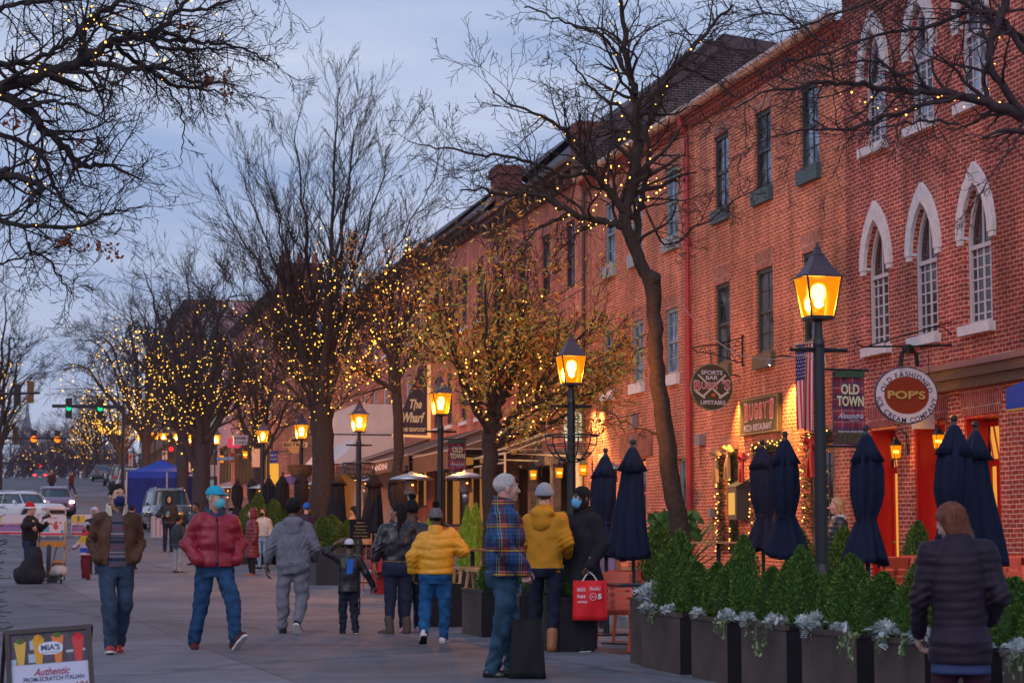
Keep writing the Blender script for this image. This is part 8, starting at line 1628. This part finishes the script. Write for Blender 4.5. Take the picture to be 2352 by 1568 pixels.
c=(onY(292,1087,98)+onY(428,1093,98))/2;g0=gz(98);t=thing('canopy_tent','blue pop up canopy tent with a blue side wall, in the middle of the road','tent',(c.x+.2,98,g0),-.06);w=1.62;e=2.15
blu=mat('blue_canopy_cloth',(.012,.045,.36),.6,var=.12,sc=2)
b=MB();top=(0,0,2.78);cs_=[(-w,-w,e),(w,-w,e),(w,w,e),(-w,w,e)]
for k in range(4):
 a,d_=Vector(cs_[k]),Vector(cs_[(k+1)%4]);m_=(a+d_)/2;tp_=Vector(top);n=6
 for i in range(n):
  f0,f1=i/n,(i+1)/n;sag=lambda f:-.10*math.sin(math.pi*f);p=[a.lerp(tp_,f0)+EZ*sag(f0)*.6,d_.lerp(tp_,f0)+EZ*sag(f0)*.6,d_.lerp(tp_,f1)+EZ*sag(f1)*.6,a.lerp(tp_,f1)+EZ*sag(f1)*.6];b.add(p,[(0,1,2,3)])
 b.add([a,d_,d_-EZ*.32,a-EZ*.32],[(0,1,2,3)])
b.build('canopy',blu,t)
b=MB();n=16
for i in range(n+1):
 x=-w+2*w*i/n;y=-w+.03*math.sin(i*1.3);b.v+=[(x,y,.12),(x,y,e-.31)]
for i in range(n):b.f.append((2*i,2*i+2,2*i+3,2*i+1));b.m.append(0)
b.add([(-w,-w,.12),(-w,w,.12),(-w,w,e-.3),(-w,-w,e-.3)],[(0,1,2,3)]);b.build('side_wall',mat('deep_blue_cloth',(.006,.02,.16),.7,var=.2,sc=3),t)
for x in(-w,w):
 for y in(-w,w):MB().box(x-.03,x+.03,y-.035,y+.03,0,e).build('leg',mat('white_pole',(.45,.4,.45),.5),t)
b=MB();quad(b,(w-.22,-w-.006,e-.16),EX,EZ,.2,.1);b.build('logo_patch',wht,t)
t=thing('white_pole','thin white pole standing before the canopy tent','pole');a=onY(384,1084,84);MB().tube([(a.x,84,gz(84)),(a.x,84,a.z)],.035,6).build('shaft',mat('white_pole',(.45,.4,.45)),t)
t=thing('white_pole','tall pale pole right behind the canopy tent','pole');a=onY(436,1040,104);MB().tube([(a.x,104,gz(104)),(a.x,104,a.z)],.05,6).build('shaft',mat('white_pole',(.45,.4,.45)),t)
bw_=mat('barrier_white',(.55,.50,.56),.5);yl=mat('barrier_yellow',(.60,.38,.03),.5);pu=mat('barrier_purple',(.30,.15,.35),.6);brd=mat('barrier_red',(.50,.02,.05),.5)
def barrier(label,x0,x1,y,flip=False,six=False,base=1243,topy=1181):
 P=lambda xx:onY(xx,1236,y).x;a,c=P(x0),P(x1);z0=gz(y);z1=onY(x0,topy,y).z;H_=z1-z0;t=thing('traffic_barrier',label,'barrier',((a+c)/2,y,z0),0,'printed white street barriers');w=(c-a)/2;r=.12
 pts=[(-w,0,.1),(w,0,.1)]+[(w-r+r*math.cos(k*math.pi/8),0,H_-r+r*math.sin(k*math.pi/8))for k in range(5)]+[(-w+r-r*math.sin(k*math.pi/8),0,H_-r+r*math.cos(k*math.pi/8))for k in range(5)]
 b=MB();b.poly(pts,(0,.14,0));b.build('panel',bw_,t);f=-.006
 b=MB();b.add([(-w+.01,f,.12),(w-.01,f,.12),(w-.01,f,.2),(-w+.01,f,.2)],[(0,1,2,3)]);b.build('red_band',brd,t)
 if six:
  b=MB();text(b,'6',(.12,f,H_*.55),EX,EZ,.26,.18,bold=.08);text(b,'ft',(.29,f,H_*.66),EX,EZ,.10,.09,bold=.02);text(b,'KEEP APART',(-.1,f,H_*.86),EX,EZ,.05,.6,bold=.02);b.build('red_lettering',brd,t)
  b=MB();b.add([(-w+.06,f-.002,.25),(-.12,f-.002,.25),(-.12,f-.002,.45),(-w+.06,f-.002,.45)],[(0,1,2,3)]);ell(b,(.35,f-.002,.26),EX,EZ,.06,.06,12);b.build('picture',mat('barrier_teal',(.10,.28,.42),.6),t)
 else:
  s=-1 if not flip else 1;b=MB();b.add([(-w+.03 if not flip else w-.5,f,H_*.66),(-w+.5 if not flip else w-.03,f,H_*.66),(-w+.5 if not flip else w-.03,f,H_-.04),(-w+.03 if not flip else w-.5,f,H_-.04)],[(0,1,2,3)]);b.build('yellow_panel',yl,t)
  cx=-w+.26 if not flip else w-.26;b=MB();ell(b,(cx,f-.003,H_*.93),EX,EZ,.03,.03,10);b.add([(cx-.04,f-.003,H_*.80),(cx+.04,f-.003,H_*.80),(cx+.05,f-.003,H_*.90),(cx-.05,f-.003,H_*.90)],[(0,1,2,3)]);b.add([(cx-.04,f-.003,H_*.69),(cx-.01,f-.003,H_*.69),(cx,f-.003,H_*.80),(cx-.04,f-.003,H_*.80)],[(0,1,2,3)]);b.add([(cx+.01,f-.003,H_*.69),(cx+.04,f-.003,H_*.69),(cx+.04,f-.003,H_*.80),(cx,f-.003,H_*.80)],[(0,1,2,3)]);b.build('walking_figure',mat('figure_grey',(.10,.12,.12),.6),t)
  b=MB();b.add([(-w+.03,f,.24),(w-.1,f,.24),(w-.1,f,.48),(-w+.03,f,.48)],[(0,1,2,3)]);b.build('purple_panel',pu,t)
  b=MB();text(b,'DO YOUR PART',(0,f,H_*.60),EX,EZ,.06,.8,bold=.02);text(b,'KEEP YOUR DISTANCE',(0,f,H_*.52),EX,EZ,.05,1.0,bold=.02);b.build('red_lettering',brd,t)
 b=MB()
 for x in(-w+.2,w-.2):b.box(x-.06,x+.06,-.25,.38,0,.1)
 b.build('foot',mat('barrier_foot',(.3,.3,.3),.7),t)
barrier('printed barrier with a yellow corner panel at the left edge of the view',-30,86,77.5,False);barrier('printed barrier showing a big red 6 behind the street musician',88,152,76.5,six=True);barrier('printed barrier with a yellow panel left of the brown leather jacket',163,235,77,False)
t=thing('crowd_fence','pale metal crowd control fence left of the hooded man with the blue cup','fence',(0,0,0));y=74.5;a,c=onY(347,1236,y).x,onY(398,1236,y).x;z0=gz(y);z1=onY(350,1187,y).z;b=MB()
b.tube([(a,y,z0+.12),(a,y,z1),(c,y,z1),(c,y,z0+.12),(a,y,z0+.12)],.025,6);b.build('frame',steel,t);b=MB();n=5
b.add([(a+.01,y+.02,z0+.13),(c-.01,y+.02,z0+.13),(c-.01,y+.02,z1-.02),(a+.01,y+.02,z1-.02)],[(0,1,2,3)]);b.build('panel',mat('pale_lilac_panel',(.42,.36,.44),.6),t)
b=MB()
for k in range(6):x=a+(c-a)*k/5;b.tube([(x,y,z0+.13),(x,y,z1)],.012,4)
b.tube([(a,y-.3,z0+.02),(a,y+.3,z0+.02)],.02,4);b.tube([(c,y-.3,z0+.02),(c,y+.3,z0+.02)],.02,4);b.build('bars',mat('dark_bar',(.08,.08,.1),.5),t)
g=gp(118,1342);t=thing('trolley','hand trolley piled with trays, white sacks and sticks beside the street musician','trolley',g);k=.0098
b=MB()
for x in(-.26,.27):b.tube([(x,0,.1),(x,.02,1.0)],.014,5)
b.tube([(-.26,0,.1),(.27,0,.1)],.012,5);b.tube([(-.26,.02,.98),(.27,.02,.98)],.012,5);b.tube([(-.05,-.1,.05),(.12,0,.95)],.014,5);b.build('frame',mat('dark_tube',(.06,.05,.05),.5),t)
b=MB();b.box(-.27,.28,-.14,.18,.80,.90);b.box(-.25,.26,-.12,.16,.90,.915);b.build('orange_tray',mat('orange_wood',(.42,.17,.03),.6,var=.2,sc=6),t)
b=MB();b.box(.0,.27,-.12,.15,.46,.52);b.build('cardboard_tray',mat('cardboard',(.36,.20,.10),.8),t)
f=Fld((-.4,-.3,.05),(.45,.3,.5),.02);f.ell((-.12,0,.30),(.16,.13,.16),0);f.ell((.14,0,.30),(.18,.14,.17),.04);q_=n3(4,20);f.disp(lambda X,Y,Z:.015*q_(X,Y,Z));npbuild('white_sack',[f.mesh()],mat('white_plastic',(.45,.42,.42),.6),t)
b=MB();b.box(.24,.275,-.06,-.03,.5,1.35);b.build('wooden_stick',wood,t);b=MB();b.box(-.10,-.05,-.16,-.1,0,.85);b.tube([(-.07,-.13,.3),(-.07,-.13,.82)],.05,6);b.build('folded_stand',mat('slate_tube',(.03,.035,.05),.5),t)
for x in(.18,):w_=MB();w_.tube([(x,-.16,.12),(x+.03,-.16,.12)],.12,16);w_.tube([(x,.16,.12),(x+.03,.16,.12)],.12,16);w_.build('wheel',mat('tyre',(.012,.012,.013)),t);h_=MB();h_.ico((x+.02,-.17,.12),.06);h_.build('hub',steel,t)
b=MB();b.box(-.05,.12,-.14,.0,.05,.2);b.build('battery_box',mat('dark_box',(.03,.03,.03),.6),t)
g=gp(62,1343);f=Fld((-.5,-.35,0),(.5,.35,.9),.022);f.ell((0,0,.22),(.34,.22,.24),0);f.ell((.08,.02,.55),(.18,.16,.28),.15);q_=n3(6,14);f.disp(lambda X,Y,Z:.022*q_(X,Y,Z));f.cut(lambda X,Y,Z:-Z+0*X+0*Y)
t=thing('backpack','big slumped black backpack on the road at the musician\'s feet','backpack',(g.x+.05,g.y-.35,g.z));npbuild('bag_body',[f.mesh()],mat('navy_black_cloth',(.015,.014,.022),.8),t);b=MB();b.tube([(-.1,-.2,.4),(-.16,-.26,.25),(-.12,-.24,.1)],.014,5);b.build('strap',blks,t)
g=gp(88,1338);t=thing('music_stand','black microphone stand between the musician and his trolley','stand',g);b=MB();b.tube([(0,0,0),(0,0,1.25),(.1,-.05,1.42)],.012,5);b.build('pole',blk,t);b=MB();b.tube([(.05,-.05,1.40),(.22,-.08,1.48)],[.03,.05],8);b.build('horn',blk,t)
for a in(0,2.1,4.2):l_=MB();l_.tube([(0,0,.15),(.2*math.cos(a),.2*math.sin(a),0)],.01,4);l_.build('leg',blk,t)
sy_=mat('signal_yellow',(.14,.08,.03),.6);sk_=mat('signal_black',(.03,.025,.025),.6)
def signal(label,x,y,d,col=None,st=14,arm=None,back=False,r=None):
 q=atd(x,y,d);t=thing('traffic_signal',label,'traffic light',q,0,'traffic signals over the junctions');s=max(1,d/110);r=r or.13*s;b=MB();b.box(-.16*s,.16*s,0,.2,-.5*s,.5*s);b.build('housing',sy_ if back else sk_,t)
 if col:
  b=MB();z={'g':-.32,'a':0,'r':.32}[col[0]]*s*.0;n=16;b.lathe([(.002,-.04),(r*.8,-.02),(r,0)],n);b2=MB();slab(b2,(0,-.03,z),EX,EZ,r,r,-.03,18);b2.build('lit_lens',glow('signal_'+col,{'green':(.0,.32,.12),'amber':(1,.16,.0),'red':(1,.012,.015)}[col],st),t)
 return t
signal('green traffic light, left one of the green pair',158,937,100,'green',3);signal('green traffic light, right one of the green pair',230,938,100,'green',3)
signal('amber lit traffic light, left one of the amber pair',78,1008,195,'amber',2.6,r=.30);signal('amber lit traffic light, right one of the amber pair',132,1009,195,'amber',2.6,r=.30)
signal('red traffic light, left one of the red pair',95,1067,262,'red',4,r=.38);signal('red traffic light, right one of the red pair',140,1067,262,'red',4,r=.38);signal('small red light far up the hill right of the trees',393,1031,135,'red',8,r=.14)
signal('yellow backed traffic signal seen from behind at upper left',70,900,93,back=True);signal('black backed traffic signal lying along the mast arm',40,906,93,back=False);signal('small yellow backed signal left of the pale tower',36,1000,150,back=True);signal('small yellow backed signal right of the red lights mast',72,1080,270,back=True)
t=thing('signal_mast','dark mast arm reaching in from the left carrying two signals','mast');b=MB();b.tube([atd(-120,908,93),atd(92,902,93)],[.09,.05],6);a=atd(-120,908,93);b.tube([Vector((a.x,a.y,gz(a.y))),a],.13,8);b.build('arm',sk_,t)
for lab,p0,p1,d in(('mast arm carrying the green traffic lights, half lost in branches',(285,934),(120,932),100),('mast arm carrying the amber traffic lights',(-60,1006),(160,1006),195),('mast arm carrying the red traffic lights',(-60,1062),(160,1064),262)):
 t=thing('signal_mast',lab,'mast');b=MB();a,c=atd(*p0,d),atd(*p1,d);b.tube([a,c],.05+d*.0004,5);b.tube([Vector((a.x,a.y,gz(a.y))),a],.1,6);b.build('arm',sk_,t)
board('blue street sign beside the amber traffic lights',152,188,1004,1013,196,(.08,.28,.50),[('KING ST',.5,.5)],wht,[(150,1006)]);board('blue street sign beside the red traffic lights',160,190,1069,1078,263,(.10,.25,.45),None,None,[(150,1066)])
for y,lab in((185,'first lamp of the far glowing row up the hill'),(212,'second lamp of the far glowing row'),(238,'third lamp of the far glowing row'),(268,'fourth lamp of the far glowing row'),(305,'last lamp of the far glowing row at the crest')):lamp(lab,8.4,y,False,None,1.35,en=5)
rg=random.Random(2);b=MB();c=atd(-22,1245,14);
for k in range(46):
 z=rg.uniform(.55,1.55);a=rg.uniform(-.9,.9);L_=rg.uniform(.05,.12)*(1.7-z*.3);d_=Vector((math.cos(a),math.sin(a),rg.uniform(-.2,.5))).normalized();p=Vector((c.x,c.y,z));b.tube([p,p+d_*L_],.003,3,cap=False)
 for m_ in range(8):q=p+d_*L_*(m_+1)/8;u=Vector((rg.gauss(0,1),rg.gauss(0,1),rg.gauss(0,1))).normalized()*.02;b.add([q,q+u+Vector((.002,0,0)),q+u*1.05],[(0,1,2)])
t=thing('evergreen_shrub','dark evergreen twigs at the left edge beside the sandwich board','shrub');b.build('twigs',mat('pine_green',(.02,.04,.02),.8),t);MB().tube([(c.x,c.y,0),(c.x,c.y,1.6)],[.02,.006],6).build('stem',bark,t)
rg=random.Random(77);b=MB()
for k in range(70):
 x,y=rg.uniform(-1.5,5.4),rg.uniform(14,34);s=rg.uniform(.006,.02);z=gz(y)+.045;a=rg.uniform(0,6.28);b.add([(x+s*math.cos(a+q),y+s*1.4*math.sin(a+q),z+.003*(i%2))for i,q in enumerate((0,1.6,3.1,4.7))],[(0,1,2,3)])
tag(b.build('litter',mat('pale_scrap',(.3,.27,.25),.8)),'scattered tiny pale scraps on the asphalt','litter',kind='stuff')
hz_=bpy.data.materials.new('air');hz_.use_nodes=True;n=hz_.node_tree.nodes;n.clear();pv=n.new('ShaderNodeVolumePrincipled');pv.inputs['Color'].default_value=(.80,.84,1,1);pv.inputs['Density'].default_value=.00022;pv.inputs['Anisotropy'].default_value=.2;o_=n.new('ShaderNodeOutputMaterial');hz_.node_tree.links.new(pv.outputs[0],o_.inputs['Volume'])
tag(MB().box(-1550,1550,-60,3050,-3,220).build('haze',hz_),'thin dusk haze that pales the far end of the street','haze',kind='stuff')
